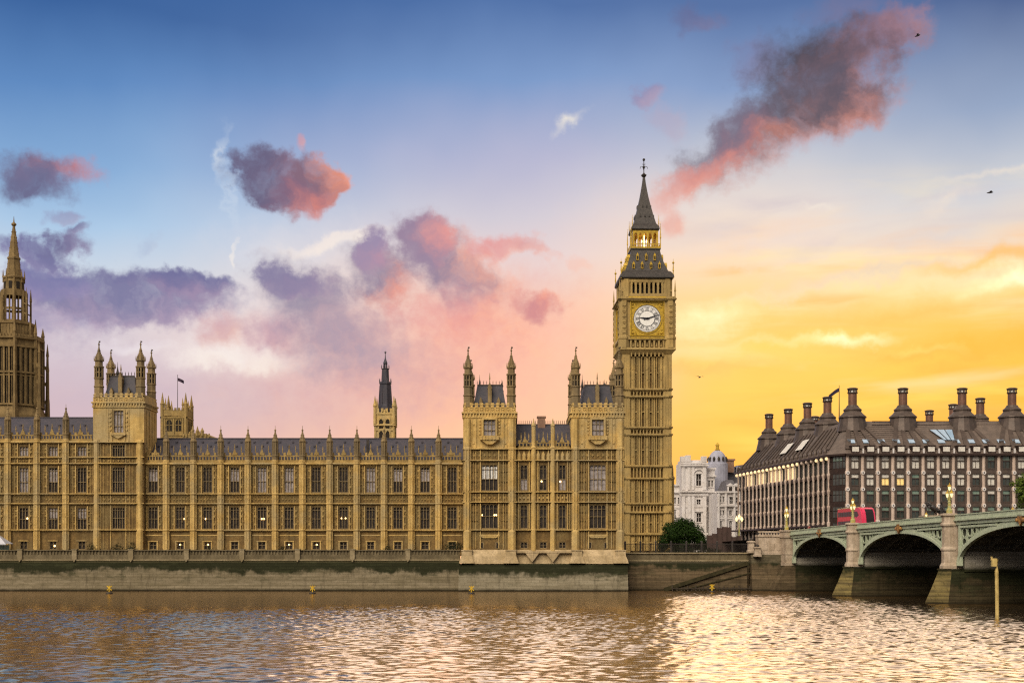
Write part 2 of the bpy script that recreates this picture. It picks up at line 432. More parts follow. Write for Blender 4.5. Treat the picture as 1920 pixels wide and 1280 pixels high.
M = {}
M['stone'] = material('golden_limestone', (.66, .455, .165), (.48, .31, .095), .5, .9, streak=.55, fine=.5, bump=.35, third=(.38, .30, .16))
M['infill'] = material('weathered_shade_infill', (.25, .155, .052), (.12, .072, .026), .8, .9, streak=.6, fine=.75, bump=.4, third=(.20, .145, .06))  # weathered infill, its colour darkened further to deepen the shade between trim
M['midstone'] = material('carved_stone', (.44, .30, .105), (.29, .185, .06), .8, .9, streak=.5, fine=.6, bump=.3, third=(.26, .19, .08))
M['turret'] = material('dark_limestone', (.33, .235, .11), (.20, .135, .06), .7, .9, streak=.6, fine=.6, bump=.35, third=(.17, .13, .075))  # darker limestone for turrets and pinnacles
M['stone2'] = material('tower_limestone', (.54, .375, .135), (.40, .26, .085), .35, .9, streak=.65, fine=.55, bump=.35, third=(.33, .24, .10))
M['dstone'] = material('weathered_stone', (.19, .15, .085), (.11, .085, .045), .7, .9, streak=.5, fine=.5, bump=.4)
M['pale'] = material('pale_base_stone', (.56, .42, .24), (.36, .26, .13), .5, .85, streak=.5, fine=.55, bump=.3)
M['coping'] = material('coping_stone', (.34, .27, .16), (.22, .17, .09), .6, .85, streak=.4, fine=.5)
M['slate'] = material('blue_slate', (.042, .042, .056), (.066, .056, .066), .9, .6, fine=.5, bump=.3, bscale=3)
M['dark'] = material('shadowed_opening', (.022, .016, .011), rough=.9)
M['glass'] = material('dark_glass', (.026, .022, .020), (.055, .044, .036), 1.2, .3, spec=.10)
M['blind'] = material('pale_blind', (.36, .32, .31), (.20, .17, .16), 1.5, .6)
M['mull'] = material('window_stone', (.30, .22, .11), (.20, .145, .075), .8, .85, fine=.3)
M['gold'] = material('gilding', (.62, .40, .035), (.40, .25, .03), 2.0, .38, metal=.35, spec=.5)
M['iron'] = material('dark_iron', (.035, .03, .028), (.06, .05, .04), 1.0, .55, metal=.4)
M['iroof'] = material('iron_roof_tiles', (.070, .060, .052), (.045, .04, .037), 1.6, .5, metal=.25, fine=.5, bump=.3)
M['dial'] = material('opal_dial_glass', (.82, .80, .75), (.76, .74, .69), 2.0, .35)
M['dialw'] = material('dial_ring_white', (.76, .74, .70), (.70, .68, .64), 2.0, .4)
M['ink'] = material('dial_black', (.018, .018, .025), rough=.5)
M['lamp'] = glow('warm_lamp', (1.0, .62, .22), 9.0)
M['litpane'] = glow('lit_pane', (.9, .5, .14), .55)
M['white'] = material('white_stone', (.72, .68, .66), (.60, .55, .51), .4, .85, streak=.3, fine=.25, bump=.2)
M['lead'] = material('lead_dome', (.36, .36, .43), (.28, .28, .33), .5, .6)
M['greyslate'] = material('grey_slate', (.13, .12, .13), (.09, .085, .09), .8, .6, fine=.3)
M['brick'] = material('chimney_brick', (.30, .18, .12), (.22, .13, .09), 1.0, .9, fine=.3)
# ---------------------------------------------------------------- river
import numpy as np
WSL, WF, WCALM, WRO, WT, WG = .140, .016, .04, .13, (1.0, .84, .66, 1), (.64, .87)
def river_material():
    m = bpy.data.materials.new('river_water'); m.use_nodes = True
    k = NT(m.node_tree)
    o = k.node('ShaderNodeOutputMaterial')
    pos = k.node('ShaderNodeNewGeometry').outputs['Position']
    n = k.node('ShaderNodeBump'); n.inputs['Strength'].default_value = 1.0; n.inputs['Distance'].default_value = WF
    k.put(n.inputs['Height'], k.noise(pos, 2.2, 3, .6))
    body = k.node('ShaderNodeBsdfDiffuse'); body.inputs['Color'].default_value = (.030, .021, .011, 1); k.l.new(n.outputs[0], body.inputs['Normal'])
    gl = k.node('ShaderNodeBsdfGlossy'); gl.inputs['Color'].default_value = WT; gl.inputs['Roughness'].default_value = WRO; k.l.new(n.outputs[0], gl.inputs['Normal'])
    lw = k.node('ShaderNodeLayerWeight'); lw.inputs['Blend'].default_value = .5; k.l.new(n.outputs[0], lw.inputs['Normal'])
    fr = k.rng(lw.outputs['Facing'], WG[0], WG[1], .04, .84)     # silty water: steep Fresnel falloff
    mx = k.node('ShaderNodeMixShader'); k.put(mx.inputs[0], fr); k.l.new(body.outputs[0], mx.inputs[1]); k.l.new(gl.outputs[0], mx.inputs[2])
    k.l.new(mx.outputs[0], o.inputs[0])
    return m
def river_mesh():
    """a choppy tidal surface: many small crossing waves, calmer in the lee of the palace wall"""
    rng = np.random.default_rng(5)
    nx, ny = 1240, 1000
    xs = np.linspace(-116, 116, nx); ys = np.linspace(62, 258, ny)
    GX, GY = np.meshgrid(xs, ys)
    Hh = np.zeros_like(GX)
    K = 80
    lam = np.exp(rng.uniform(math.log(.5), math.log(2.5), K))
    th = rng.normal(math.pi / 2, .75, K); ph = rng.uniform(0, 2 * math.pi, K)
    for l, t_, p in zip(lam, th, ph):
        kx, ky = 2 * math.pi / l * math.cos(t_), 2 * math.pi / l * math.sin(t_)
        warp_ = .8 * np.sin(GX * .031 + p * 3) + .6 * np.sin(GY * .043 + p * 5)
        a = WSL * math.sqrt(2 / K) * l / (2 * math.pi)
        s_ = np.sin(kx * GX + ky * GY + p + warp_)
        Hh += a * (s_ + .25 * np.cos(2 * (kx * GX + ky * GY + p + warp_)))
    mod = np.zeros_like(GX)
    for _ in range(14):
        q = rng.normal(0, .05, 2) * np.array([.6, 1.0]); mod += np.sin(q[0] * GX + q[1] * GY + rng.uniform(0, 6.28))
    mod = 1.0 + .13 * mod
    wob = 6 * np.sin(GX * .11) + 4 * np.sin(GX * .037 + 1.7)
    lee = np.clip((GY - 158 + wob) / 26, 0, 1) * np.clip((30 - GX) / 12, 0, 1)
    under = np.clip((GX - 47 - .146 * (250 - GY)) / 6, 0, 1) * .75
    amp = np.clip(mod, .4, 1.5) * (1 - (1 - WCALM) * np.maximum(lee, under))
    Hh *= amp
    edge = np.clip(np.minimum.reduce([(GX + 116) / 4, (116 - GX) / 4, (GY - 62) / 4]), 0, 1)
    Hh *= edge
    v = np.stack([GX.ravel(), GY.ravel(), Hh.ravel()], 1)
    i = np.arange(nx * ny).reshape(ny, nx)
    q = np.stack([i[:-1, :-1].ravel(), i[:-1, 1:].ravel(), i[1:, 1:].ravel(), i[1:, :-1].ravel()], 1)
    ext = np.array([(-900, -60, 0), (900, -60, 0), (900, 62, 0), (-900, 62, 0), (-900, 62, 0), (-116, 62, 0), (-116, 262, 0), (-900, 262, 0),
                    (116, 62, 0), (900, 62, 0), (900, 262, 0), (116, 262, 0)], float)
    q = np.concatenate([q, np.arange(12).reshape(3, 4) + len(v)]); v = np.concatenate([v, ext])
    me = bpy.data.meshes.new('river')
    me.vertices.add(len(v)); me.vertices.foreach_set('co', v.ravel())
    me.loops.add(q.size); me.loops.foreach_set('vertex_index', q.ravel().astype(np.int32))
    me.polygons.add(len(q)); me.polygons.foreach_set('loop_start', np.arange(0, q.size, 4, dtype=np.int32))
    me.polygons.foreach_set('use_smooth', np.ones(len(q), bool))
    me.update(calc_edges=True); me.validate()
    me.materials.append(river_material())
    return me
o = link('river', river_mesh()); o['kind'] = 'structure'
g = MB(); g.add([(-4000, 262, GZ), (4000, 262, GZ), (4000, 5000, GZ), (-4000, 5000, GZ)], [(0, 1, 2, 3)])
structure('ground', g, material('ground_paving', (.16, .14, .11), (.11, .10, .08), .2, .95))

# ---------------------------------------------------------------- embankment walls
def wet_wall(name, top, top2, low, low2, za, zb, wob=1.0, algae=(.026, .027, .013)):
    """stone above the tide line, a dark green weed band with a ragged lower edge, bare grey stone under it"""
    m = bpy.data.materials.new(name); m.use_nodes = True
    k = NT(m.node_tree)
    b = k.node('ShaderNodeBsdfPrincipled'); o = k.node('ShaderNodeOutputMaterial'); k.l.new(b.outputs[0], o.inputs[0])
    pos = k.node('ShaderNodeNewGeometry').outputs['Position']
    z = k.sep(pos)[2]
    nz = k.math('ADD', k.math('MULTIPLY', k.noise(k.scale_map(pos, (.13, .13, .3)), 1.0, 4, .6), .6), k.math('MULTIPLY', k.noise(k.scale_map(pos, (.7, .7, .45)), 1.0, 5, .7), .4))
    px_ = k.sep(pos)
    br = k.node('ShaderNodeTexBrick'); k.put(br.inputs['Vector'], k.comb(k.math('ADD', px_[0], px_[1]), z, 0.0)); br.inputs['Scale'].default_value = 1.0
    br.inputs['Brick Width'].default_value = 1.5; br.inputs['Row Height'].default_value = .52; br.inputs['Mortar Size'].default_value = .03; br.inputs['Color1'].default_value = (1, 1, 1, 1); br.inputs['Color2'].default_value = (.80, .79, .76, 1); br.inputs['Mortar'].default_value = (.5, .49, .46, 1)
    drip = k.rng(k.noise(k.scale_map(pos, (.9, .9, .06)), 1.0, 5, .7), .5, .72)
    nf = k.noise(k.scale_map(pos, (.5, .5, 1.6)), 1.0, 5, .65)
    c_top = k.mix(k.rng(nf, .35, .65), top, top2)
    lay = k.noise(k.scale_map(pos, (.05, .05, 2.2)), 1.0, 4, .6)
    c_low = k.mix(k.rng(k.math('MULTIPLY_ADD', lay, .6, k.math('MULTIPLY', nf, .4)), .38, .62), low, low2)
    zz = k.math('ADD', z, k.math('MULTIPLY_ADD', nz, 7.0 * wob, -3.5 * wob))
    c_low = k.mix(k.math('MULTIPLY', drip, .55), c_low, tuple(v * .35 for v in low2))
    c = k.mix(k.rng(zz, zb - .5, zb + .6), c_low, algae)
    patchy = k.math('MULTIPLY', k.rng(k.noise(k.scale_map(pos, (.22, .22, .9)), 1.0, 5, .7), .52, .66), k.rng(z, zb - 2.6, zb - .6))
    c = k.mix(k.math('MULTIPLY', patchy, .7), c, tuple(v * 1.8 for v in algae))
    c = k.mix(k.rng(k.math('ADD', z, k.math('MULTIPLY_ADD', nf, .8, -.4)), za - .3, za + .4), c, c_top)
    c = k.mix(k.rng(k.math('ADD', z, k.math('MULTIPLY_ADD', nf, .5, -.25)), .55, .1), c, (.028, .022, .012))
    c = k.mix(.8, c, br.outputs['Color'], 'MULTIPLY')
    k.put(b.inputs['Base Color'], c); b.inputs['Roughness'].default_value = .9; b.inputs['Specular IOR Level'].default_value = .08
    n = k.node('ShaderNodeBump'); n.inputs['Strength'].default_value = .5; n.inputs['Distance'].default_value = .15
    k.put(n.inputs['Height'], k.math('ADD', nf, lay)); k.l.new(n.outputs[0], b.inputs['Normal'])
    return m
M['rwall'] = wet_wall('terrace_wall_stone', (.15, .125, .065), (.085, .072, .036), (.25, .205, .135), (.165, .135, .082), 5.5, 3.7)
M['pwall'] = wet_wall('pavilion_wall_stone', (.22, .18, .10), (.14, .12, .06), (.28, .24, .165), (.20, .17, .112), 5.35, 3.0, .8)
M['swall'] = wet_wall('stair_wall_stone', (.15, .125, .08), (.095, .08, .05), (.16, .115, .066), (.09, .066, .038), 5.3, 4.6, 1.2)

# left terrace wall
YW = 251.0
t = thing('river_wall', 'long weed-stained river wall under the palace terrace, left of the towered pavilion', 'river wall', (X(430, YW), YW, 0))
xl, xr = -190.0, X(862, YW)
g = MB(); g.polyx([(249.8, -1.0), (250.9, 5.75), (253, 5.75), (253, -1.0)][::-1], xl, xr)
part('batter', g, M['rwall'], t)
g = MB(); g.box(xl, xr, 250.75, 253, 5.752, 5.98); part('ledge', g, M['coping'], t)
g = MB(); g.box(xl, xr, 251.0, 253, 5.982, 6.85); g.box(xl, xr, 250.95, 251.6, 7.62, 7.8)
for i in range(int((xr - xl) / .62)):
    x = xl + .3 + i * .62; g.box(x - .13, x + .13, 251.1, 251.45, 6.852, 7.618)
g.box(xl, xr, 251.28, 251.4, 6.852, 7.618)
part('parapet', g, M['dstone'], t)
for px in (-60, 38, 140, 246, 350, 454, 558, 661, 765):
    x = X(px, YW); g = MB()
    g.box(x - .45, x + .45, 250.7, 251.62, 6.0, 7.85); g.box(x - .55, x + .55, 250.62, 251.7, 7.852, 7.98)
    g.poly([(x - .35, 6.0), (x, 5.45), (x + .35, 6.0)], 250.55, 250.95)
    part('pedestal', g, M['coping'], t)
g = MB(); g.add([(xl, 253, 6.64), (xr, 253, 6.64), (xr, 263, 6.64), (xl, 263, 6.64)], [(0, 1, 2, 3)])
structure('terrace', g, M['dstone'])

# wall right of the pavilion, with the slanting foot of a river stair
YR = 254.0
t = thing('river_wall', 'dark river wall between the towered pavilion and the bridge, crossed by a slanting stair', 'river wall', (X(1290, YR), YR, 0))
xl, xr = X(1168, YR), X(1440, YR)
g = MB(); g.polyx([(253.2, -1), (253.9, 5.6), (258, 5.6), (258, -1)][::-1], xl, xr); part('batter', g, M['swall'], t)
g = MB(); g.box(xl, xr, 253.8, 258, 5.602, 5.85); g.box(xl, xr, 253.9, 254.6, 7.05, 7.3); part('ledge', g, M['coping'], t)
g = MB(); g.box(xl, xr, 254.1, 258, 5.852, 6.45); g.box(xl, xr, 254.15, 254.5, 6.452, 7.048); part('parapet', g, M['dstone'], t)
g = MB()
sx0, sx1 = X(1252, 252.5), X(1400, 252.5)
n = 22
for i in range(n):
    a, b_ = i / n, (i + 1) / n
    g.box(sx0 + (sx1 - sx0) * a, sx0 + (sx1 - sx0) * b_, 251.9, 253.15, -1, .15 + 5.0 * (i + .5) / n)
part('stair', g, M['swall'], t)
g = MB(); g.poly([(sx0 - .8, -.2), (sx1, 4.9), (sx1, 5.6), (sx0 - .8, .55)], 251.5, 252.0); g.poly([(sx0 + 1.5, -.3), (sx1 + 1, 3.4), (sx1 + 1, 3.6), (sx0 + 1.5, -.1)], 251.7, 251.9)
part('stair_edge', g, material('mossy_shadow_edge', (.030, .026, .014), (.06, .05, .024), 1.2, .9, spec=.05), t)  # dark strips paint the stair's diagonal shadow along its mossy edge
# ---------------------------------------------------------------- gothic kit
def wall_grid(g, x0, x1, y0, y1, z0, z1, ops, m=1):
    """a wall from x0..x1 with rectangular openings (ox0, ox1, oz0, oz1)"""
    zz = sorted({z0, z1} | {z for o in ops for z in o[2:] if z0 < z < z1})
    for za, zb in zip(zz, zz[1:]):
        x = x0
        for a, b in sorted((o[0], o[1]) for o in ops if o[2] <= za + 1e-6 and o[3] >= zb - 1e-6):
            if a > x + 1e-6: g.box(x, a, y0, y1, za, zb, m)
            x = max(x, b)
        if x < x1 - 1e-6: g.box(x, x1, y0, y1, za, zb, m)
def head(g, xa, xb, zt, h, y0, y1, m=0):
    """the two solid corners over a pointed light"""
    xm = (xa + xb) / 2; w_ = (xb - xa) / 2
    for s in (-1, 1):
        e = xm + s * w_
        pts = [(e, zt), (e, zt - h), (xm + s * w_ * .78, zt - h * .45), (xm + s * w_ * .4, zt - h * .15), (xm, zt)]
        g.poly(pts if s < 0 else pts[::-1], y0, y1, m)
def window_parts(w_, h, n, trans=(.5,), t=.085, tracery=True):
    """stone frame with mullions (centre-bottom origin, front of wall y = 0) and its pane"""
    g = MB(); y0, y1 = .16, .36
    f = .09
    g.box(-w_ / 2, -w_ / 2 + f, y0 - .1, y1, 0, h); g.box(w_ / 2 - f, w_ / 2, y0 - .1, y1, 0, h)
    g.box(-w_ / 2 + f, w_ / 2 - f, y0 - .1, y1, 0, f); g.box(-w_ / 2 + f, w_ / 2 - f, y0 - .1, y1, h - f, h)
    l = (w_ - 2 * f) / n
    for i in range(1, n):
        x = -w_ / 2 + f + l * i; g.box(x - t / 2, x + t / 2, y0, y1 - .02, f, h - f)
    for q in trans: g.box(-w_ / 2 + f, w_ / 2 - f, y0 + .02, y1 - .04, h * q - t / 2, h * q + t / 2)
    for i in range(n):
        xa = -w_ / 2 + f + l * i
        head(g, xa, xa + l, h - f, l * .6, y0 + .03, y1 - .06)
        if tracery:             g.cbox(xa + l / 2, .25, h - f - l * 1.0, l, .1, .06)
    p = MB(); p.box(-w_ / 2 + .02, w_ / 2 - .02, .40, .46, .02, h - .02)
    return g, p
def panel(g, x, z, w_, h, y, m=0, dep=.09):
    """carved square panel: raised rim and a lozenge"""
    b_ = .07
    g.box(x - w_ / 2, x - w_ / 2 + b_, y - dep, y, z, z + h, m); g.box(x + w_ / 2 - b_, x + w_ / 2, y - dep, y, z, z + h, m)
    g.box(x - w_ / 2 + b_, x + w_ / 2 - b_, y - dep, y, z + h - b_, z + h, m)
    c = z + h / 2; r = min(w_, h) * .32
    g.poly([(x - r, c), (x, c - r), (x + r, c), (x, c + r)], y - dep * 1.4, y, m)
def spike(g, x, y, z, h, r=.12, m=0):
    g.ring(x, y, 4, [(r, z), (r, z + h * .35), (r * 1.7, z + h * .4), (r * 1.3, z + h * .48), (.03, z + h)], m=m)
def turret_mesh():
    """octagonal corner turret, 13.4 m from its base to the weather vane"""
    g = MB()
    def oct(prof, m=0): g.ring(0, 0, 8, prof, m=m)
    oct([(.92, 0), (.92, 1.0), (1.02, 1.08), (1.02, 1.25), (.9, 1.35), (.9, 3.2), (1.0, 3.3), (1.0, 3.5), (.86, 3.6), (.86, 5.0), (.98, 5.1), (.98, 5.32), (.70, 5.4)])
    oct([(.62, 5.4), (.62, 7.6)], 1)
    for i in range(8):
        a = 2 * math.pi * i / 8 + math.pi / 8
        g.ring(.76 * math.cos(a), .76 * math.sin(a), 4, [(.15, 5.38), (.15, 7.5)], rot=a)
    oct([(.70, 6.35), (.72, 6.4), (.72, 6.55), (.70, 6.6)])
    oct([(.84, 7.35), (1.0, 7.6), (1.0, 7.8), (.74, 7.9), (.74, 8.8), (.92, 8.95), (.95, 9.15), (.80, 9.3), (.74, 9.6), (.62, 10.1), (.44, 10.5), (.30, 10.9), (.22, 11.4), (.26, 11.5), (.14, 11.7), (.11, 12.4), (.2, 12.5), (.2, 12.65), (.05, 12.8), (.035, 13.4)])
    for i in range(8):
        a = 2 * math.pi * i / 8 + math.pi / 8
        spike(g, .92 * math.cos(a), .92 * math.sin(a), 8.9, 1.1, .07)
        for zz, rr in ((9.9, .68), (10.35, .5), (10.8, .33), (11.2, .26)):
            g.cbox(rr * math.cos(a), rr * math.sin(a), zz, .14, .14, .14)
    g.box(-.02, .30, -.02, .02, 13.0, 13.3, 2)
    g.ball((0, 0, 12.95), .13, 2)
    return g.mesh('turret', [M['turret'], M['dark'], M['iron']])
TURRET = turret_mesh()
def pinnacle_mesh():
    """buttress head: panelled shaft, ogee cap and finial; 0 = cornice level"""
    g = MB()
    g.ring(0, 0, 8, [(.60, 0), (.60, 1.3), (.68, 1.4), (.68, 1.6), (.52, 1.7), (.52, 4.1), (.66, 4.25), (.68, 4.45), (.58, 4.6), (.50, 4.9), (.36, 5.4), (.22, 5.9), (.12, 6.4), (.2, 6.5), (.2, 6.65), (.05, 6.8), (.03, 7.5)])
    for i in range(8):
        a = 2 * math.pi * i / 8 + math.pi / 8
        g.ring(.56 * math.cos(a), .56 * math.sin(a), 4, [(.09, 1.6), (.09, 4.2)], rot=a)
        g.cbox(.47 * math.cos(a), .47 * math.sin(a), 5.05, .13, .13, .13); g.cbox(.32 * math.cos(a), .32 * math.sin(a), 5.6, .12, .12, .12)
    return g.mesh('pinnacle', M['turret'])
PINNACLE = pinnacle_mesh()

# ---------------------------------------------------------------- the palace
YF = 262.0
ZT = lambda py: Z(py, YF)
palace = thing('palace', 'long golden gothic palace with pinnacled buttresses and a towered pavilion by the river', 'palace', (X(568, YF), YF, GZ))
zs = dict(base=GZ - .1, s1=ZT(993), s2=ZT(943.7), s3=ZT(925.5), corn=ZT(868.6))

def buttress_mesh(ztop, bands):
    g = MB(); z0 = GZ - .1
    prof = [(.74, z0), (.74, z0 + .9), (.64, z0 + 1.1)]
    for b_ in sorted(bands): prof += [(.62, b_ - .28), (.74, b_ - .12), (.76, b_ + .06), (.62, b_ + .16)]
    prof += [(.62, ztop)]
    g.ring(0, 0, 8, prof)
    for i in range(8):
        a = 2 * math.pi * i / 8 + math.pi / 8
        lev = [z0 + 1.2] + sorted(bands) + [ztop]
        for za, zb in zip(lev, lev[1:]):
            g.ring(.63 * math.cos(a), .63 * math.sin(a), 4, [(.08, za + .25), (.08, zb - .32)], rot=a)
            g.ring(.55 * math.cos(a - .39), .55 * math.sin(a - .39), 4, [(.09, (za + zb) / 2 - .15), (.12, (za + zb) / 2), (.09, (za + zb) / 2 + .15)], rot=a)
    return g.mesh('buttress', M['stone'])
def add_buttress(me, x, y, zc, pin=True):
    b_ = link('buttress', me, palace, Vector((x, y, 0)) - palace.location)
    if pin: link('pinnacle', PINNACLE, b_, (0, 0, zc))
WINDOWS = {}
def add_window(kind, x, y, z, w_, h, n, trans, pane='glass', lamp=None, parent=None, half=None):
    key = (kind, pane, round(w_, 2), round(h, 2))
    parent = parent or palace
    if key not in WINDOWS:
        a, p = window_parts(w_, h, n, trans)
        WINDOWS[key] = (a.mesh('window', M['mull']), p.mesh('pane', M[pane]))
    a, p = WINDOWS[key]
    o = link('window', a, parent, Vector((x, y, z)) - wloc(parent))
    if parent is palace:
        link('pane', p, o)
        if half:
            g = MB(); g.box(-w_ / 2 + .08, w_ / 2 - .08, .385, .398, h * half[0], h * half[1]); link('blind', g.mesh('blind', M['blind']), o)
        for lx, lz in lamp or ():
            g = MB(); g.ball((lx, .37, lz), .17); link('lamp', g.mesh('lamp', M['lamp']), o)
    return o, p
def strips(g, xs, y, z0, z1, w_=.12, dep=.12, m=0):
    for x in xs: g.box(x - w_ / 2, x + w_ / 2, y - dep, y, z0, z1, m)
def parapet(g, x0, x1, y, z0, z1, c=True):
    """pierced parapet between two buttresses"""
    g.box(x0, x1, y - .1, y + .25, z0, z0 + (z1 - z0) * .30)
    g.box(x0, x1, y - .1, y + .25, z0 + (z1 - z0) * .62, z0 + (z1 - z0) * .74)
    n = max(3, int((x1 - x0) / .55)); s = (x1 - x0) / n
    for i in range(n):
        x = x0 + s * (i + .5)
        g.box(x - .11, x + .11, y - .06, y + .2, z0 + (z1 - z0) * .30, z0 + (z1 - z0) * .62)
        if i % 2 == 0: g.box(x - s * .36, x + s * .36, y - .1, y + .25, z0 + (z1 - z0) * .742, z1)
    if c:
        xm = (x0 + x1) / 2; h = z1 - z0
        g.poly([(xm - .5, z0 + h * .75), (xm + .5, z0 + h * .75), (xm + .2, z1 + .3), (xm, z1 + .9), (xm - .2, z1 + .3)], y - .2, y + .1)
        spike(g, xm, y, z1 + .5, 1.2, .09)
        for s_ in (-1, 1): spike(g, xm + s_ * (x1 - x0) * .27, y, z1 - .1, 1.5, .09)

def cornice(name, rows, parent=palace):
    g = MB()
    for x0, x1, y, z, dep, h in rows:
        g.box(x0, x1, y - dep, y, z - h, z); g.box(x0, x1, y - dep * .55, y, z - h - .16, z - h - .002)
    part(name, g, M['stone'], parent)

# --- middle range: twelve bays
rng_ = random.Random(3)
bc = [287 + 51 * i for i in range(12)]
XL, XR_ = X(270, YF), X(868, YF)
wz = [(ZT(1029.5), ZT(1015)), (ZT(991), ZT(950)), (ZT(923), ZT(875.5))]
W1 = X(960 + 17.5, YF); WB = X(960 + 13.5, YF)
ops = []
for px in bc:
    x = X(px, YF)
    ops += [(x - WB / 2, x + WB / 2, *wz[0])]
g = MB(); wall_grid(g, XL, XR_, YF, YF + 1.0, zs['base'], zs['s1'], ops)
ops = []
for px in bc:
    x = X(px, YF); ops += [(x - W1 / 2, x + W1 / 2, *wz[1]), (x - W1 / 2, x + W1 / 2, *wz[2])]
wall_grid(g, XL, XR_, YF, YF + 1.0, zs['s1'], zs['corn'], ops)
g.box(XL, XR_, YF + 1.0, YF + 1.2, zs['base'], zs['corn'])
for px in bc:
    x = X(px, YF)
    for za, zb in ((zs['s1'] + .1, zs['s2'] - .5), (zs['s3'] + .1, zs['corn'] - .5)):
        strips(g, (x - 1.17, x + 1.17), YF, za, zb, .16, .22)
        strips(g, (x - 1.62, x + 1.62), YF, za, zb, .10, .10, 2)
        strips(g, (x - 2.0, x + 2.0), YF, za, zb, .08, .08, 2)
        for zq in (za + (zb - za) * .32, za + (zb - za) * .66, zb - .5):
            for s_ in (-1, 1):
                g.box(x + s_ * 1.62 - .42, x + s_ * 1.62 + .42, YF - .07, YF, zq, zq + .1, 2)
                g.poly([(x + s_ * 1.4 - .2, zq - .45), (x + s_ * 1.4, zq - .75), (x + s_ * 1.4 + .2, zq - .45), (x + s_ * 1.4, zq - .1)], YF - .16, YF, 2)
    for j in range(5): panel(g, x + (j - 2) * .62, ZT(941.5), .58, 1.25, YF, 2)
    for s_ in (-1, 1): panel(g, x + s_ * 1.95, ZT(941.5), .5, 1.25, YF, 2)
    for j in range(3): panel(g, x + (j - 1) * .6, ZT(874.6), .56, .55, YF, 2)
    g.box(x - 1.0, x + 1.0, YF - .16, YF, wz[0][1], wz[0][1] + .16)
    for s_ in (-1, 1): g.box(x + s_ * .86 - .1, x + s_ * .86 + .1, YF - .1, YF, zs['base'], wz[0][1])
    g.box(x - 1.9, x + 1.9, YF - .06, YF, ZT(1004), ZT(1002))
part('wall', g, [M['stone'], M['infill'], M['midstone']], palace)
cornice('cornice', [(XL, XR_, YF, zs['corn'] + .15, .5, .30)])
cornice('string_course', [(XL, XR_, YF, zs['s3'] + .1, .5, .16)])
cornice('string_course', [(XL, XR_, YF, zs['s2'] + .1, .5, .16)])
cornice('string_course', [(XL, XR_, YF, zs['s1'] + .1, .55, .2)])
upper_pale = {4: 'blind', 5: 'blind', 8: 'blind'}
lamps1 = {1: ((.75, 2.0),), 2: ((-.45, 2.0),), 4: ((-.1, 2.0), (.35, 2.0)), 7: ((-.4, 2.1), (.35, 2.1))}
base_lit = {1, 2, 5, 6}
for i, px in enumerate(bc):
    x = X(px, YF)
    add_window('u', x, YF, wz[2][0], W1, wz[2][1] - wz[2][0], 3, (.44,), upper_pale.get(i, 'glass'), half=(.45, .9) if i in (0, 3, 9, 10) else None)
    add_window('l', x, YF, wz[1][0], W1, wz[1][1] - wz[1][0], 3, (.46,), 'glass', lamps1.get(i))
    add_window('b', x, YF, wz[0][0], WB, wz[0][1] - wz[0][0], 2, (), 'glass', ((rng_.uniform(-.2, .2), .95),) if i in base_lit else None)
BUT = buttress_mesh(ZT(862), [zs['s1'], zs['s2'], zs['s3'], zs['corn']])
for k in range(11): add_buttress(BUT, X(312.5 + 51 * k, YF), YF - .25, ZT(868.6))
g = MB(); edges = [270] + [312.5 + 51 * k for k in range(11)] + [868]
for a, b_ in zip(edges, edges[1:]): parapet(g, X(a, YF) + .3, X(b_, YF) - .3, YF + .1, ZT(868) , ZT(848))
part('parapet', g, M['midstone'], palace)
g = MB(); ze, zr = ZT(861), Z(822.7, 271)
g.polyx([(263.0, ze), (271, zr), (279, ze)], XL, XR_)
for i in range(24):
    x = XL + (XR_ - XL) * (i + .5) / 24
    for q, s_ in ((.62, 0), (.82, .5)):
        yy = 263 + 8 * q; zz = ze + (zr - ze) * q
        g.cbox(x + s_ * 1.3, yy - .05, zz + .1, .35, .5, .35)
g.box(XL, XR_, 270.9, 271.1, zr, zr + .22)
part('roof', g, M['slate'], palace)
g = MB(); g.box(X(687, 265), X(691.5, 265), 265, 266, ze, Z(824, 265)); part('flue', g, M['iron'], palace)
g = MB(); g.box(XL, XR_, 263.2, 279, GZ - .1, ze - .05)
part('rear_block', g, M['dstone'], palace)

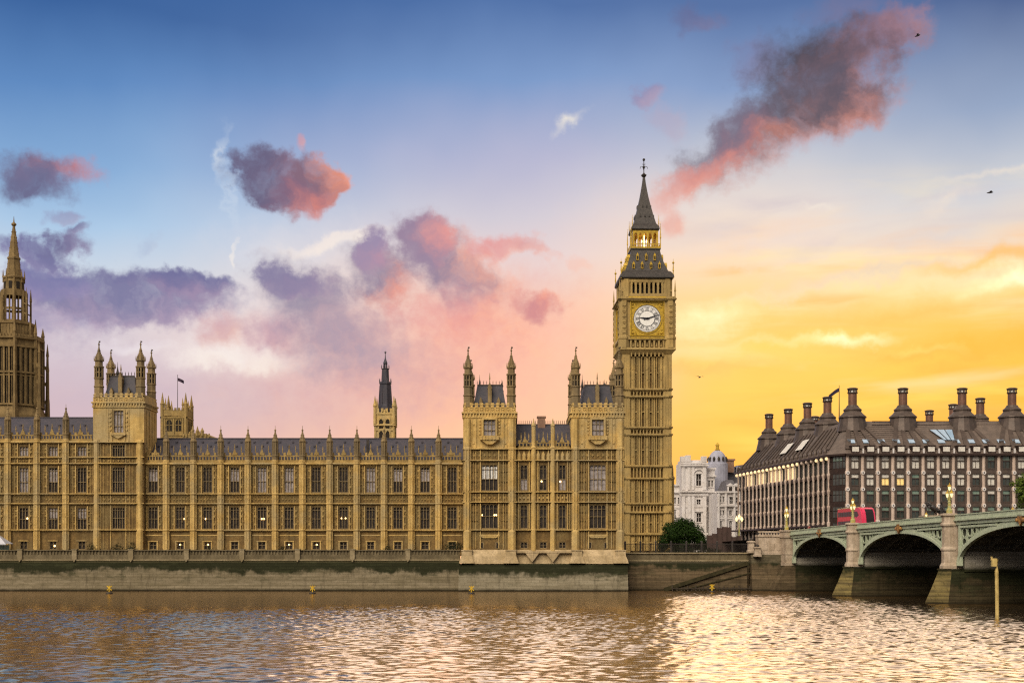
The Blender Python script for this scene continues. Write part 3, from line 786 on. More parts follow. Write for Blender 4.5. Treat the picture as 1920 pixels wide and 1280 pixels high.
# --- left range: taller by an attic storey
bl = [-65, -10, 44.5, 99.5, 153.5]
XA, XB = X(-95, YF), X(176, YF)
wz2 = [(ZT(1029.5), ZT(1014)), (ZT(992), ZT(951)), (ZT(923), ZT(876)), (ZT(855), ZT(836.5))]
zc2 = ZT(828)
ops = []
for px in bl:
    x = X(px, YF); ops += [(x - WB / 2, x + WB / 2, *wz2[0])]
g = MB(); wall_grid(g, XA, XB, YF, YF + 1, zs['base'], zs['s1'], ops)
ops = []
for px in bl:
    x = X(px, YF); ops += [(x - W1 / 2, x + W1 / 2, *q) for q in wz2[1:]]
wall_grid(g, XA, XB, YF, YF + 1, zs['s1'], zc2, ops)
g.box(XA, XB, YF + 1, YF + 1.2, zs['base'], zc2)
for px in bl:
    x = X(px, YF)
    for za, zb in ((zs['s1'] + .1, zs['s2'] - .5), (zs['s3'] + .1, zs['corn'] - .5), (zs['corn'] + .2, zc2 - .4)):
        strips(g, (x - 1.17, x + 1.17), YF, za, zb, .16, .22)
        strips(g, (x - 1.75, x + 1.75), YF, za, zb, .10, .10, 2); strips(g, (x - 2.2, x + 2.2), YF, za, zb, .08, .08, 2)
        for zq in (za + (zb - za) * .34, za + (zb - za) * .68, zb - .5):
            for s_ in (-1, 1):
                g.box(x + s_ * 1.7 - .45, x + s_ * 1.7 + .45, YF - .07, YF, zq, zq + .1, 2)
                g.poly([(x + s_ * 1.46 - .2, zq - .45), (x + s_ * 1.46, zq - .75), (x + s_ * 1.46 + .2, zq - .45), (x + s_ * 1.46, zq - .1)], YF - .16, YF, 2)
    for j in range(5): panel(g, x + (j - 2) * .62, ZT(941.5), .58, 1.25, YF, 2)
    for j in range(5): panel(g, x + (j - 2) * .7, ZT(866.5), .6, .8, YF, 2)
    g.box(x - 1.0, x + 1.0, YF - .16, YF, wz2[0][1], wz2[0][1] + .16)
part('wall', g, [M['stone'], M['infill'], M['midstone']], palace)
cornice('cornice', [(XA, XB, YF, zc2 + .15, .5, .30)])
for zz in (zs['corn'], zs['s3'], zs['s2'], zs['s1'], ZT(857)): cornice('string_course', [(XA, XB, YF, zz + .1, .5, .16)])
for i, px in enumerate(bl):
    x = X(px, YF)
    add_window('a', x, YF, wz2[3][0], W1, wz2[3][1] - wz2[3][0], 3, (), 'blind' if i > 1 else 'glass')
    add_window('u', x, YF, wz2[2][0], W1, wz2[2][1] - wz2[2][0], 3, (.42,), 'blind' if i == 2 else 'glass', half=(.4, .9) if i == 3 else None)
    add_window('l', x, YF, wz2[1][0], W1, wz2[1][1] - wz2[1][0], 3, (.5,), 'glass', ((.6, 2.2),) if i == 2 else None, half=(.52, .95) if i in (3, 4) else None)
    add_window('b', x, YF, wz2[0][0], WB, wz2[0][1] - wz2[0][0], 2, (), 'glass', ((.2, .7),) if i == 3 else None)
BUT2 = buttress_mesh(ZT(822), [zs['s1'], zs['s2'], zs['s3'], zs['corn'], zc2])
bx2 = [-93, -39, 15.5, 70.3, 124.5]
for px in bx2: add_buttress(BUT2, X(px, YF), YF - .25, zc2)
g = MB(); edges = bx2 + [176]
for a, b_ in zip(edges, edges[1:]): parapet(g, X(a, YF) + .3, X(b_, YF) - .3, YF + .1, ZT(827.5), ZT(810))
part('parapet', g, M['midstone'], palace)
g = MB(); ze2, zr2 = ZT(823), Z(783.4, 272)
g.polyx([(263, ze2), (272, zr2), (281, ze2)], XA, XB); g.box(XA, XB, 271.9, 272.1, zr2, zr2 + .2)
for i in range(11):
    x = XA + (XB - XA) * (i + .5) / 11; g.cbox(x, 263 + 9 * .62, ze2 + (zr2 - ze2) * .62 + .1, .4, .5, .4)
part('roof', g, M['slate'], palace)
g = MB(); g.box(XA, XB, 263.2, 281, GZ - .1, ze2 - .05); part('rear_block', g, M['dstone'], palace)

# --- the palace towers (left square tower and the two of the river pavilion)
def palace_tower(x0, x1, y0, y1, zcor, ztop, rear, ops, low_ops, zsp, name='tower'):
    """box tower with four turrets, slate hip roof and pierced parapet; x0..x1 front, zcor = cornice level"""
    t_ = link(name, None, palace, Vector(((x0 + x1) / 2, y0, GZ)) - palace.location)
    g = MB()
    wall_grid(g, x0, x1, y0, y0 + 1.0, GZ - .1, zsp, low_ops)
    wall_grid(g, x0, x1, y0, y0 + 1.0, zsp, zcor, ops, 0)
    g.box(x0, x1, y0 + 1.0, y1, GZ - .1, zcor)
    # corbelled cornice
    g.box(x0 - .18, x1 + .18, y0 - .18, y1 + .18, zcor - .02, zcor + .22)
    g.box(x0 - .02, x1 + .02, y0 - .02, y1 + .02, zcor + .222, zcor + .82)
    n = int((x1 - x0) / .55)
    for i in range(n):
        x = x0 + (i + .5) * (x1 - x0) / n
        g.box(x - .12, x + .12, y0 - .24, y0 - .022, zcor + .222, zcor + .82)
    m_ = int((y1 - y0) / .8)
    for i in range(m_):
        y = y0 + (i + .5) * (y1 - y0) / m_
        for xx in (x0, x1): g.box(min(xx, xx + (.22 if xx == x1 else -.22)), max(xx, xx + (.22 if xx == x1 else -.22)), y - .15, y + .15, zcor + .222, zcor + .82)
    g.box(x0 - .3, x1 + .3, y0 - .3, y1 + .3, zcor + .822, zcor + 1.1)
    zp = zcor + 1.1
    for (a, b_, c, d_) in ((x0, x1, y0, y0 + .4), (x0, x1, y1 - .4, y1)):
        g.box(a, b_, c, d_, zp, zp + .95)
        k = int((b_ - a) / .95)
        for i in range(k):
            xx = a + (i + .5) * (b_ - a) / k
            g.box(xx - .28, xx + .28, c + .05, d_ - .05, zp + .95, zp + 1.75); panel(g, xx, zp + .1, .7, .75, c)
        g.box(a, b_, c + .02, d_ - .02, zp + 1.35, zp + 1.5)
    for xx in (x0, x1 - .4): g.box(xx, xx + .4, y0 + .4, y1 - .4, zp, zp + 1.5)
    part('wall', g, [M['stone'], M['infill']], t_)
    # turrets
    sc = (ztop - zcor - 1.1) / 13.4
    for px_, py_ in ((x0 + .9, y0 + .85), (x1 - .9, y0 + .85), (x0 + .9, y1 - .85), (x1 - .9, y1 - .85)):
        f_ = sc * (1.0 if py_ < y0 + 2 else rear)
        o = link('turret', TURRET, t_, Vector((px_, py_, zcor + 1.1)) - wloc(t_)); o.scale = (1, 1, f_)
    # roof
    r = MB(); a0, a1, b0, b1 = x0 + 1.6, x1 - 1.6, y0 + 1.0, y1 - 1.0
    zr_ = zp + 5.3; q = .8; yb = (b0 + b1) / 2
    base = [(a0, b0, zp + .3), (a1, b0, zp + .3), (a1, b1, zp + .3), (a0, b1, zp + .3)]
    mid = [(a0 + .5, b0 + .6, zp + 2.3), (a1 - .5, b0 + .6, zp + 2.3), (a1 - .5, b1 - .6, zp + 2.3), (a0 + .5, b1 - .6, zp + 2.3)]
    topv = [(a0 + 1.0, b0 + 1.6, zr_), (a1 - 1.0, b0 + 1.6, zr_), (a1 - 1.0, b1 - 1.6, zr_), (a0 + 1.0, b1 - 1.6, zr_)]
    vs = base + mid + topv; fs = [(8, 9, 10, 11), (3, 2, 1, 0)]
    for l in (0, 4):
        for i in range(4): fs.append((l + i, l + (i + 1) % 4, l + 4 + (i + 1) % 4, l + 4 + i))
    r.add(vs, fs)
    part('roof', r, M['slate'], t_)
    c_ = MB()
    xm = (x0 + x1) / 2
    c_.box(xm - .36, xm + .36, b0 - .1, b0 + 1.3, zp + .3, zp + 4.6); c_.poly([(xm - .45, zp + 4.602), (xm + .45, zp + 4.602), (xm, zp + 6.0)], b0 - .1, b0 + 1.3)
    spike(c_, xm, b0 + .6, zp + 5.8, 1.9, .12)
    for s_ in (-1, 1):
        c_.box(xm + s_ * 1.7 - .3, xm + s_ * 1.7 + .3, b0 - .25, b0 + .5, zp + .3, zp + 2.1); c_.poly([(xm + s_ * 1.7 - .35, zp + 2.102), (xm + s_ * 1.7 + .35, zp + 2.102), (xm + s_ * 1.7, zp + 3.0)], b0 - .25, b0 + .5)
    part('dormer', c_, M['turret'], t_)
    k_ = MB()
    for yy in (topv[0][1], topv[2][1]):
        k_.box(topv[0][0], topv[1][0], yy - .04, yy + .04, zr_ + .001, zr_ + .25)
        for i in range(9): k_.ring(topv[0][0] + (topv[1][0] - topv[0][0]) * i / 8, yy, 4, [(.05, zr_ + .25), (.09, zr_ + .6), (.02, zr_ + 1.0)])
    for vx, vy, hh in ((topv[0][0] + .2, topv[3][1], 3.6), (topv[1][0] - .2, topv[2][1], 2.6)):
        k_.ring(vx, vy, 6, [(.42, zr_ - .2), (.42, zr_ + .4), (.25, zr_ + .5), (.25, zr_ + 1.1), (.38, zr_ + 1.2), (.2, zr_ + 1.8), (.06, zr_ + hh * .75), (.02, zr_ + hh)])
    part('cresting', k_, M['iron'], t_)
    return t_
def tower_window(t_, x, y, z, w_, h, n, trans, pane='blind'):
    a, p = window_parts(w_, h, n, trans)
    b_ = len(a.v); a.v += p.v; a.f += [tuple(b_ + i for i in f) for f in p.f]; a.m += [1] * len(p.f)
    a.v = [(vx + x, vy + y, vz + z) for vx, vy, vz in a.v]
    return part('window', a, [M['mull'], M[pane]], t_)
def bay_strips(g, cx, xs, y, levels, w_=.14, dep=.16, m=0):
    for za, zb in zip(levels, levels[1:]):
        for x in xs: g.box(cx + x - w_ / 2, cx + x + w_ / 2, y - dep, y, za + .12, zb - .25, m)

# left square tower
YT = 260.8; X0, X1 = X(174.5, YT), X(270, YT); xc = (X0 + X1) / 2
zT = lambda py: Z(py, YT)
wm = X(960 + 24, YT)
low = [(xc - wm / 2, xc + wm / 2, zT(991), zT(951)), (xc - wm / 2, xc + wm / 2, zT(923), zT(875.5)), (xc - wm / 2, xc + wm / 2, zT(862), zT(834))]
top_o = [(xc - 1.0, xc + 1.0, zT(811), zT(769))]
tw = palace_tower(X0, X1, YT, 270.3, zT(763.5), zT(637), .96, top_o, low, zT(829))
for (a, b_, c, d_), n, tr in zip(low, (5, 5, 5), ((.5,), (.42,), ())):
    tower_window(tw, xc, YT, c, wm, d_ - c, n, tr, 'glass' if n else 'blind')
tower_window(tw, xc, YT, top_o[0][2], 2.0, top_o[0][3] - top_o[0][2], 3, (.3,), 'blind')
g = MB()
lv = [zT(1029), zT(993), zT(943.7), zT(925.5), zT(868.6), zT(829)]
bay_strips(g, xc, (-3.6, -1.5, 1.5, 3.6), YT, lv); bay_strips(g, xc, (-4.1, -2.9, -2.2, 2.2, 2.9, 4.1), YT, lv, .1, .1, 1)
bay_strips(g, xc, (-1.25, 1.25, -2.0, 2.0), YT, [zT(828), zT(764)])
for zz in lv[1:] + [zT(857)]:
    g.box(X0 - .1, X1 + .1, YT - .52, YT, zz - .06, zz + .12)
for zz in (zT(941.5), zT(866.8)):
    for j in range(9): panel(g, xc + (j - 4) * .95, zz, .8, 1.2 if zz < zT(900) else .8, YT, 1)
for s_ in (-1, 1):
    for j in range(5): g.poly([(xc + s_ * 1.65 - .25, zT(805) + j * .85), (xc + s_ * 1.65, zT(805) + j * .85 - .3), (xc + s_ * 1.65 + .25, zT(805) + j * .85), (xc + s_ * 1.65, zT(805) + j * .85 + .4)], YT - .2, YT)
g.box(xc - 1.5, xc + 1.5, YT - .5, YT, zT(816), zT(812)); g.poly([(xc - 1.3, zT(816)), (xc, zT(822)), (xc + 1.3, zT(816))], YT - .4, YT)
for xx, yy in ((X0 + .75, YT - .1), (X1 - .75, YT - .1)):
    g.ring(xx, yy, 8, [(.66, GZ), (.66, zT(993)), (.56, zT(990)), (.56, zT(832)), (.66, zT(830)), (.66, zT(827)), (.5, zT(824))])
for j in range(4): g.box(X1 - .002, X1 + .12, 262.6 + j * 2, 262.9 + j * 2, zT(840), zT(768))
part('pilaster', g, [M['stone'], M['midstone']], tw)

# river pavilion
YP = 250.2; zP = lambda py: Z(py, YP)
xa0, xa1, xb0, xb1 = X(868.5, YP), X(967.5, YP), X(1071, YP), X(1170.5, YP)
lvp = [zP(1029), zP(993), zP(941), zP(922), zP(863), zP(841.5)]
def pav_tower(x0, x1, w_up, w_lo, upz, loz, pane_up, pane_lo, top_pane):
    xc = (x0 + x1) / 2
    low = [(xc - w_lo / 2, xc + w_lo / 2, *loz), (xc - w_up / 2, xc + w_up / 2, *upz),
           (xc - 1.95, xc - 1.15, zP(1027.5), zP(1016)), (xc + 1.15, xc + 1.95, zP(1027.5), zP(1016))]
    if abs(w_lo - w_up) < .01 or True:
        low = [(xc - w_up / 2, xc + w_up / 2, *loz), (xc - w_up / 2, xc + w_up / 2, *upz)]
    topo = [(xc - w_up / 2, xc + w_up / 2, zP(819), zP(789))]
    topo = [(xc - 1.2, xc + 1.2, zP(818), zP(788))]
    t_ = palace_tower(x0, x1, YP, 266.0, zP(783), zP(648), .97, [], low, zP(841.5))
    tower_window(t_, xc, YP, loz[0], w_up, loz[1] - loz[0], 4, (.5,), pane_lo)
    tower_window(t_, xc, YP, upz[0], w_up, upz[1] - upz[0], 4, (.45,), pane_up)
    # top oriel window stands proud of the wall on a corbelled balcony
    a, p = window_parts(2.3, zP(787) - zP(817), 3, (.35,))
    b_ = len(a.v); a.v += p.v; a.f += [tuple(b_ + i for i in f) for f in p.f]; a.m += [1] * len(p.f)
    a.v = [(vx + xc, vy + YP - .62, vz + zP(817)) for vx, vy, vz in a.v]
    part('window', a, [M['mull'], M[top_pane]], t_)
    g = MB()
    zt_, zb_ = zP(787), zP(817)
    g.box(xc - 1.45, xc - 1.15, YP - .75, YP, zb_, zt_ + .3); g.box(xc + 1.15, xc + 1.45, YP - .75, YP, zb_, zt_ + .3)
    g.box(xc - 1.15, xc + 1.15, YP - .75, YP, zt_, zt_ + .3)
    g.box(xc - 1.8, xc + 1.8, YP - .95, YP, zP(825), zP(817.5))
    for j in range(6): g.box(xc - 1.7 + j * .62, xc - 1.4 + j * .62, YP - 1.05, YP - .952, zP(825), zP(818))
    g.poly([(xc - 1.6, zP(825.02)), (xc - .5, zP(833)), (xc + .5, zP(833)), (xc + 1.6, zP(825.02))], YP - .8, YP)
    for s_ in (-1, 1):
        for j in range(5): g.cbox(xc + s_ * 1.85, YP - .1, zP(812) + j * .62, .32, .2, .4)
        g.box(xc + s_ * 2.6 - .1, xc + s_ * 2.6 + .1, YP - .16, YP, zP(838), zP(785)); g.box(xc + s_ * 3.3 - .06, xc + s_ * 3.3 + .06, YP - .1, YP, zP(838), zP(785))
        for j, (u, v) in enumerate(((3.9, 800), (4.3, 812), (3.7, 824), (3.0, 795), (3.0, 830))): g.cbox(xc + s_ * u, YP - .06, zP(v), .3, .12, .4)
    bay_strips(g, xc, (-4.0, -2.6, 2.6, 4.0), YP, lvp, .12, .15); bay_strips(g, xc, (-3.5, -3.05, -2.15, 2.15, 3.05, 3.5), YP, lvp, .1, .1, 1)
    bay_strips(g, xc, (-1.75, 1.75), YP, lvp, .2, .26)
    for zz in lvp[1:]: g.box(x0 - .12, x1 + .12, YP - .52, YP, zz - .06, zz + .12)
    for zz, hh in ((lvp[2] + .2, 1.35), (lvp[4] + .3, 1.4)):
        for j in range(9): panel(g, xc + (j - 4) * .98, zz, .84, hh, YP, 1)
    for j in range(8):
        for za, zb in ((lvp[1], lvp[2]), (lvp[3], lvp[4])):
            for zq in (.3, .62, .9):
                zz = za + (zb - za) * zq
                for s_ in (-1, 1): g.box(xc + s_ * 2.83 - .75, xc + s_ * 2.83 + .75, YP - .08, YP, zz, zz + .1, 1)
    g.box(xc - 1.9, xc + 1.9, YP - .3, YP, zP(1005), zP(1001.5)); g.poly([(xc - 1.8, zP(1005.02)), (xc - 1.2, zP(1008)), (xc + 1.2, zP(1008)), (xc + 1.8, zP(1005.02))], YP - .24, YP)
    for xx in (x0 + .8, x1 - .8):
        g.ring(xx, YP - .05, 8, [(.80, zP(1031)), (.80, zP(996)), (.62, zP(993)), (.62, zP(845)), (.75, zP(843)), (.75, zP(840)), (.62, zP(837))])
        for i in range(8):
            an = 2 * math.pi * i / 8 + math.pi / 8
            for za, zb in zip(lvp, lvp[1:]): g.ring(xx + .68 * math.cos(an), YP - .05 + .68 * math.sin(an), 4, [(.10, za + .2), (.08, zb - .2)], rot=an)
        g.ring(xx, YP - .05, 8, [(.66, zP(837)), (.62, zP(785))])
    part('pilaster', g, [M['stone'], M['midstone']], t_)
    for s_ in (-1, 1):
        h = MB(); h.box(xc + s_ * 1.55 - .42, xc + s_ * 1.55 + .42, YP - .10, YP + .02, zP(1027.5), zP(1016)); h.box(xc + s_ * 1.55 - .28, xc + s_ * 1.55 + .28, YP - .12, YP - .102, zP(1026.5), zP(1017), 1)
        part('window', h, [M['mull'], M['dark']], t_)
    return t_, xc
wu = X(960 + 31, YP)
pt1, xc1 = pav_tower(xa0, xa1, wu, wu, (zP(919.6), zP(871)), (zP(990), zP(945)), 'glass', 'glass', 'blind')
pt2, xc2 = pav_tower(xb0, xb1, wu, wu, (zP(919.6), zP(871)), (zP(990), zP(946)), 'blind', 'glass', 'blind')
g = MB()
for j in range(9):
    x = xc1 - wu / 2 + .2 + j * (wu - .4) / 8.5; g.box(x, x + .22, YP + .385, YP + .398, zP(897), zP(874))
part('blind', g, M['dial'], pt1)
for lx in (-1.45, .9, 1.25):
    g = MB(); g.ball((xc1 + lx, YP + .36, zP(965)), .15); part('lamp', g, M['lamp'], pt1)
# middle of the pavilion
YM = 251.0; zM = lambda py: Z(py, YM)
xm0, xm1 = xa1 - .3, xb0 + .3
cols3 = [X(982.5, YM), X(1018.5, YM), X(1054.5, YM)]
wmm = X(960 + 13.5, YM)
ops = []
for x in cols3: ops += [(x - wmm / 2, x + wmm / 2, zM(990), zM(946.5)), (x - wmm / 2, x + wmm / 2, zM(919), zM(871.5)), (x - wmm / 2, x + wmm / 2, zM(1027.5), zM(1015.5))]
g = MB(); wall_grid(g, xm0, xm1, YM, YM + 1, GZ - .1, zM(841), ops); g.box(xm0, xm1, YM + 1, 262, GZ - .1, zM(841))
lvm = [zM(1029), zM(993), zM(941), zM(922), zM(863), zM(841.5)]
for x in cols3:
    bay_strips(g, x, (-1.0, 1.0), YM, lvm[1:], .16, .22); bay_strips(g, x, (-1.4, 1.4), YM, lvm[1:], .1, .1)
    for j in range(3): panel(g, x + (j - 1) * .75, lvm[2] + .2, .68, 1.3, YM)
    for j in range(3):  # canopied niches of the band over the windows
        xx = x + (j - 1) * .95
        g.poly([(xx - .3, zM(862)), (xx + .3, zM(862)), (xx + .3, zM(852)), (xx, zM(845)), (xx - .3, zM(852))], YM - .25, YM)
        g.cbox(xx, YM - .32, zM(857), .3, .16, .9)
for px in (1000.5, 1036.5):
    x = X(px, YM); g.ring(x, YM - .1, 8, [(.55, GZ), (.55, zM(993)), (.46, zM(990)), (.46, zM(841)), (.55, zM(839)), (.42, zM(836)), (.42, zM(800)), (.5, zM(798)), (.2, zM(792)), (.04, zM(784))])
for zz in lvm[1:]: g.box(xm0, xm1, YM - .5, YM, zz - .06, zz + .12)
part('wall', g, [M['stone'], M['infill'], M['midstone']], palace)
for i, x in enumerate(cols3):
    add_window('pu', x, YM, zM(919), wmm, zM(871.5) - zM(919), 2, (.45,), 'glass', ((-.3, 1.75),) if i == 1 else ((-.4, 1.7),) if i == 2 else None, half=(.02, .42) if i != 1 else None)
    add_window('pl', x, YM, zM(990), wmm, zM(946.5) - zM(990), 2, (.5,), 'glass')
    add_window('pb', x, YM, zM(1027.5), wmm, zM(1015.5) - zM(1027.5), 2, (), 'glass')
g = MB()
for a, b_ in ((968, 1000.5), (1000.5, 1036.5), (1036.5, 1071)): parapet(g, X(a, YM) + .3, X(b_, YM) - .3, YM + .1, zM(841), zM(825))
part('parapet', g, M['midstone'], palace)
g = MB(); zem, zrm = zM(834), Z(796, 257); g.polyx([(251.8, zem), (257, zrm), (262, zem)], xa1 - .2, xb0 + .2)
part('roof', g, M['slate'], palace)
g = MB()
g.box(xa1, xb0, 256.95, 257.05, zrm + .001, zrm + .15)
for i in range(26):
    x = xa1 + .2 + (xb0 - xa1 - .4) * i / 25; g.ring(x, 257, 4, [(.04, zrm + .15), (.09, zrm + .5), (.02, zrm + .9)])
part('cresting', g, M['iron'], palace)
g = MB(); g.box(X(1008, 257), X(1022, 257), 256.2, 258, zrm - 1, zrm + 1.3); g.box(X(1006.5, 257), X(1023.5, 257), 256.1, 258.1, zrm + 1.302, zrm + 1.6)
part('chimney', g, M['brick'], palace)
# flared pale base of the pavilion on its own weed-stained river wall
t = thing('river_wall', 'battered river wall carrying the pale flared base of the towered pavilion', 'river wall', (X(1018, 249), 249, 0))
g = MB()
g.polyx([(247.6, -1), (249.2, 5.15), (252, 5.15), (252, -1)][::-1], X(860, 249), X(1177, 249))
part('batter', g, M['pwall'], t)
g = MB()
z0, z1, z2 = 5.152, 6.6, zP(1030)
g.polyx([(249.0, z0), (249.3, z1), (250.0, z2), (252, z2), (252, z0)][::-1], X(866, 249), X(962, 249))
g.polyx([(249.0, z0), (249.3, z1), (250.0, z2), (252, z2), (252, z0)][::-1], X(1078, 249), X(1172, 249))
g.polyx([(250.2, z0), (250.3, z1 + .4), (250.6, z2), (252, z2), (252, z0)][::-1], X(962, 249), X(1078, 249))
for px in (875, 958, 1082, 1164):
    x = X(px, 249); g.sq(x, 250.1, [(1.45, z0 + .1), (1.35, z0 + .5), (1.0, z1), (.95, z2 - .25), (1.05, z2 - .2), (1.05, z2 - .01)])
for px in (998, 1037):
    x = X(px, 249); g.poly([(x - 1.3, z1 + .6), (x, z0 + .3), (x + 1.3, z1 + .6)], 249.6, 250.2)
g.box(X(962, 249), X(1078, 249), 249.55, 250.2, z1 + .6, z1 + .95)
part('plinth', g, M['pale'], t)
# ---------------------------------------------------------------- clock tower
CT_Y = 331.3
ct = thing('clock_tower', 'tall golden clock tower with white dial, iron spire and gilded lantern', 'clock tower', (X(1207.2, 331.3), CT_Y, GZ), R(1.6))
def cz(py):                               # local height: fronts stand nearer than the axis of the spire
    return Z(py, 325.0 + 6.3 * min(1.0, max(0.0, (556 - py) / 80.0))) - GZ
H0 = 6.1
def four(face, g=None):
    g = g or MB()
    for i in range(4): g.merge(face, rz=i * math.pi / 2)
    return g
bands = [(1000, None), (959.4, 943), (896, 872.7), (814, 800.6), (742.6, 729)]
stages = [(cz(1032), cz(1001)), (cz(998), cz(960.5)), (cz(942), cz(897)), (cz(871.5), cz(815)), (cz(799.5), cz(743.5)), (cz(728), cz(668))]
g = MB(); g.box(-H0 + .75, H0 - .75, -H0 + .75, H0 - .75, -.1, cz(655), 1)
for sx in (-1, 1):
    for sy in (-1, 1):
        g.box(sx * H0 - (1.9 if sx > 0 else 0), sx * H0 + (0 if sx > 0 else 1.9), sy * H0 - (1.9 if sy > 0 else 0), sy * H0 + (0 if sy > 0 else 1.9), -.1, cz(655))
f = MB()
for za, zb in stages:
    y = -H0 + .75
    for x in (-3.55, -1.87, 0, 1.87, 3.55): f.box(x - (.34 if abs(x) != 1.87 else .22), x + (.34 if abs(x) != 1.87 else .22), y - .40, y, za, zb)
    for x in (-4.15, -3.0, -2.42, -1.32, -.55, .55, 1.32, 2.42, 3.0, 4.15): f.box(x - .085, x + .085, y - .62, y, za, zb)
    for x in (-2.73, -.93, .93, 2.73):
        head(f, x - .28, x + .28, zb, .9, y - .5, y - .05)
        f.box(x - .28, x + .28, y - .45, y, (za + zb) / 2 - .12, (za + zb) / 2 + .12)
    for x in (-3.55, 0, 3.55):
        for q in (.3, .62): f.poly([(x - .2, za + (zb - za) * q), (x, za + (zb - za) * q - .3), (x + .2, za + (zb - za) * q), (x, za + (zb - za) * q + .3)], y - .5, y - .4)
    for sx in (-1, 1):
        for dx_ in (.35, .95, 1.55): f.box(sx * (H0 - dx_) - .09, sx * (H0 - dx_) + .09, -H0 - .09, -H0, za + .2, zb - .2)
for lo, hi in bands:
    for q in ((lo, hi) if hi else (lo,)):
        z = cz(q); f.box(-H0 - .32, H0 + .32, -H0 - .32, -H0 + .75, z - .18, z + .18); f.box(-H0 - .16, H0 + .16, -H0 - .16, -H0 + .75, z - .36, z - .182)
    if hi:
        for j in range(11):
            x = -4.1 + j * .82; f.box(x - .13, x + .13, -H0 + .1, -H0 + .75, cz(lo) + .18, cz(hi) - .36); head(f, x - .41, x + .41, cz(hi) - .36, .5, -H0 + .2, -H0 + .7)
# corbels carrying the clock stage
for j in range(9):
    x = -3.9 + j * .975
    f.box(x - .17, x + .17, -H0 - .35, -H0 + .75, cz(668), cz(657)); head(f, x - .48, x + .48, cz(657.5), .9, -H0 - .2, -H0 + .7)
four(f, g)
g.sq(0, 0, [(H0 + .02, cz(664)), (H0 + .35, cz(661)), (H0 + .75, cz(657)), (H0 + .95, cz(656)), (H0 + .95, cz(653.5)), (H0 + .7, cz(652))])
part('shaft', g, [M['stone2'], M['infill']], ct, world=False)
# clock stage
K = 6.75
zb0, zb1, zc0, zc1 = cz(652), cz(637), cz(630), cz(564)
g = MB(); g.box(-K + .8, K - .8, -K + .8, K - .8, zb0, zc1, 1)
for sx in (-1, 1):
    for sy in (-1, 1):
        g.ring(sx * (K - 1.0), sy * (K - 1.0), 8, [(1.42, zb0), (1.42, zb1), (1.55, zb1 + .2), (1.55, zc0 - .2), (1.32, zc0), (1.32, zc1), (1.5, zc1 + .3), (1.5, cz(557)), (1.05, cz(556))])
f = MB()
y = -K + .8
for j in range(8):
    x = -4.06 + j * 1.16; f.box(x - .2, x + .2, y - .62, y, zb0, zb1)
    if j < 7: head(f, x + .2, x + .96, zb1, .7, y - .5, y); f.poly([(x + .35, zb0 + .3), (x + .81, zb0 + .3), (x + .58, zb0 + 1.5)], y - .3, y)
f.box(-K + .3, K - .3, y - .8, y, zb1, zc0 - .25)
for sx in (-1, 1):
    f.box(sx * 4.55 - .35, sx * 4.55 + .35, y - .5, y, zc0, zc1)
    for q in range(6): f.cbox(sx * (K - 1.0), -K - .33, zc0 + 1 + q * 1.35, .9, .12, .8)
    for q in range(5): f.cbox(sx * (K - 1.0), -K - .40, zc0 + 1.67 + q * 1.35, .5, .1, .2)
f.box(-K - .2, K + .2, y - 1.0, y, zc1, zc1 + .35); f.box(-K - .45, K + .45, y - 1.3, y, zc1 + .352, cz(559.5)); f.box(-K, K, y - .9, y, cz(559.5) + .002, cz(556))
for j in range(12):
    x = -4.2 + j * .76; f.box(x - .1, x + .1, y - .82, y - .6, cz(556), cz(553))
four(f, g)
for sx in (-1, 1):
    for sy in (-1, 1):
        spike(g, sx * (K + .1), sy * (K + .1), cz(560), 4.6, .2); spike(g, sx * (K - 1.0), sy * (K - 1.0), cz(556), 3.4, .35)
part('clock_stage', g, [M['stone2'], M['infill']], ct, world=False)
f = MB()
f.box(-4.2, 4.2, y - .92, y - .80, zc0 - .62, zc0 - .34); f.box(-4.6, 4.6, y - .95, y - .90, cz(558.8), cz(556.5))
for s_ in (-1, 1):
    f.box(s_ * 4.15 - .10, s_ * 4.15 + .10, y - .62, y, zc0, zc1)
f.box(-4.05, 4.05, y - .62, y, zc1 - .25, zc1 - .02); f.box(-4.05, 4.05, y - .62, y, zc0 + .02, zc0 + .22)
part('gilded_moulding', four(f), M['gold'], ct, world=False)
# dials
def ngon(r, n=48, c=0.0): return [(r * math.cos(2 * math.pi * i / n), c + r * math.sin(2 * math.pi * i / n)) for i in range(n)]
def annulus(g, r0, r1, z, y0, y1, n=48, m=0):
    for i in range(n):
        a, b_ = 2 * math.pi * i / n, 2 * math.pi * (i + 1) / n
        p = [(r0 * math.cos(a), r0 * math.sin(a)), (r1 * math.cos(a), r1 * math.sin(a)), (r1 * math.cos(b_), r1 * math.sin(b_)), (r0 * math.cos(b_), r0 * math.sin(b_))]
        g.poly([(q[0], z + q[1]) for q in p], y0, y1, m)
DR = 3.52; zd = cz(597)
NUM = ['XII', 'I', 'II', 'III', 'IV', 'V', 'VI', 'VII', 'VIII', 'IX', 'X', 'XI']
GLY = {'I': ([((0, 0), (0, 1))], .24), 'V': ([((-.22, 1), (0, 0)), ((.22, 1), (0, 0))], .5), 'X': ([((-.22, 1), (.22, 0)), ((.22, 1), (-.22, 0))], .5)}
def numeral(txt, h):
    g = MB(); ws = [GLY[c][1] for c in txt]; x = -sum(ws) / 2
    for c, w_ in zip(txt, ws):
        for (a, b_) in GLY[c][0]:
            g.bar(((x + w_ / 2 + a[0]) * h, 0, (a[1] - .5) * h), ((x + w_ / 2 + b_[0]) * h, 0, (b_[1] - .5) * h), .07 * h + .015, .03)
        x += w_
    return g
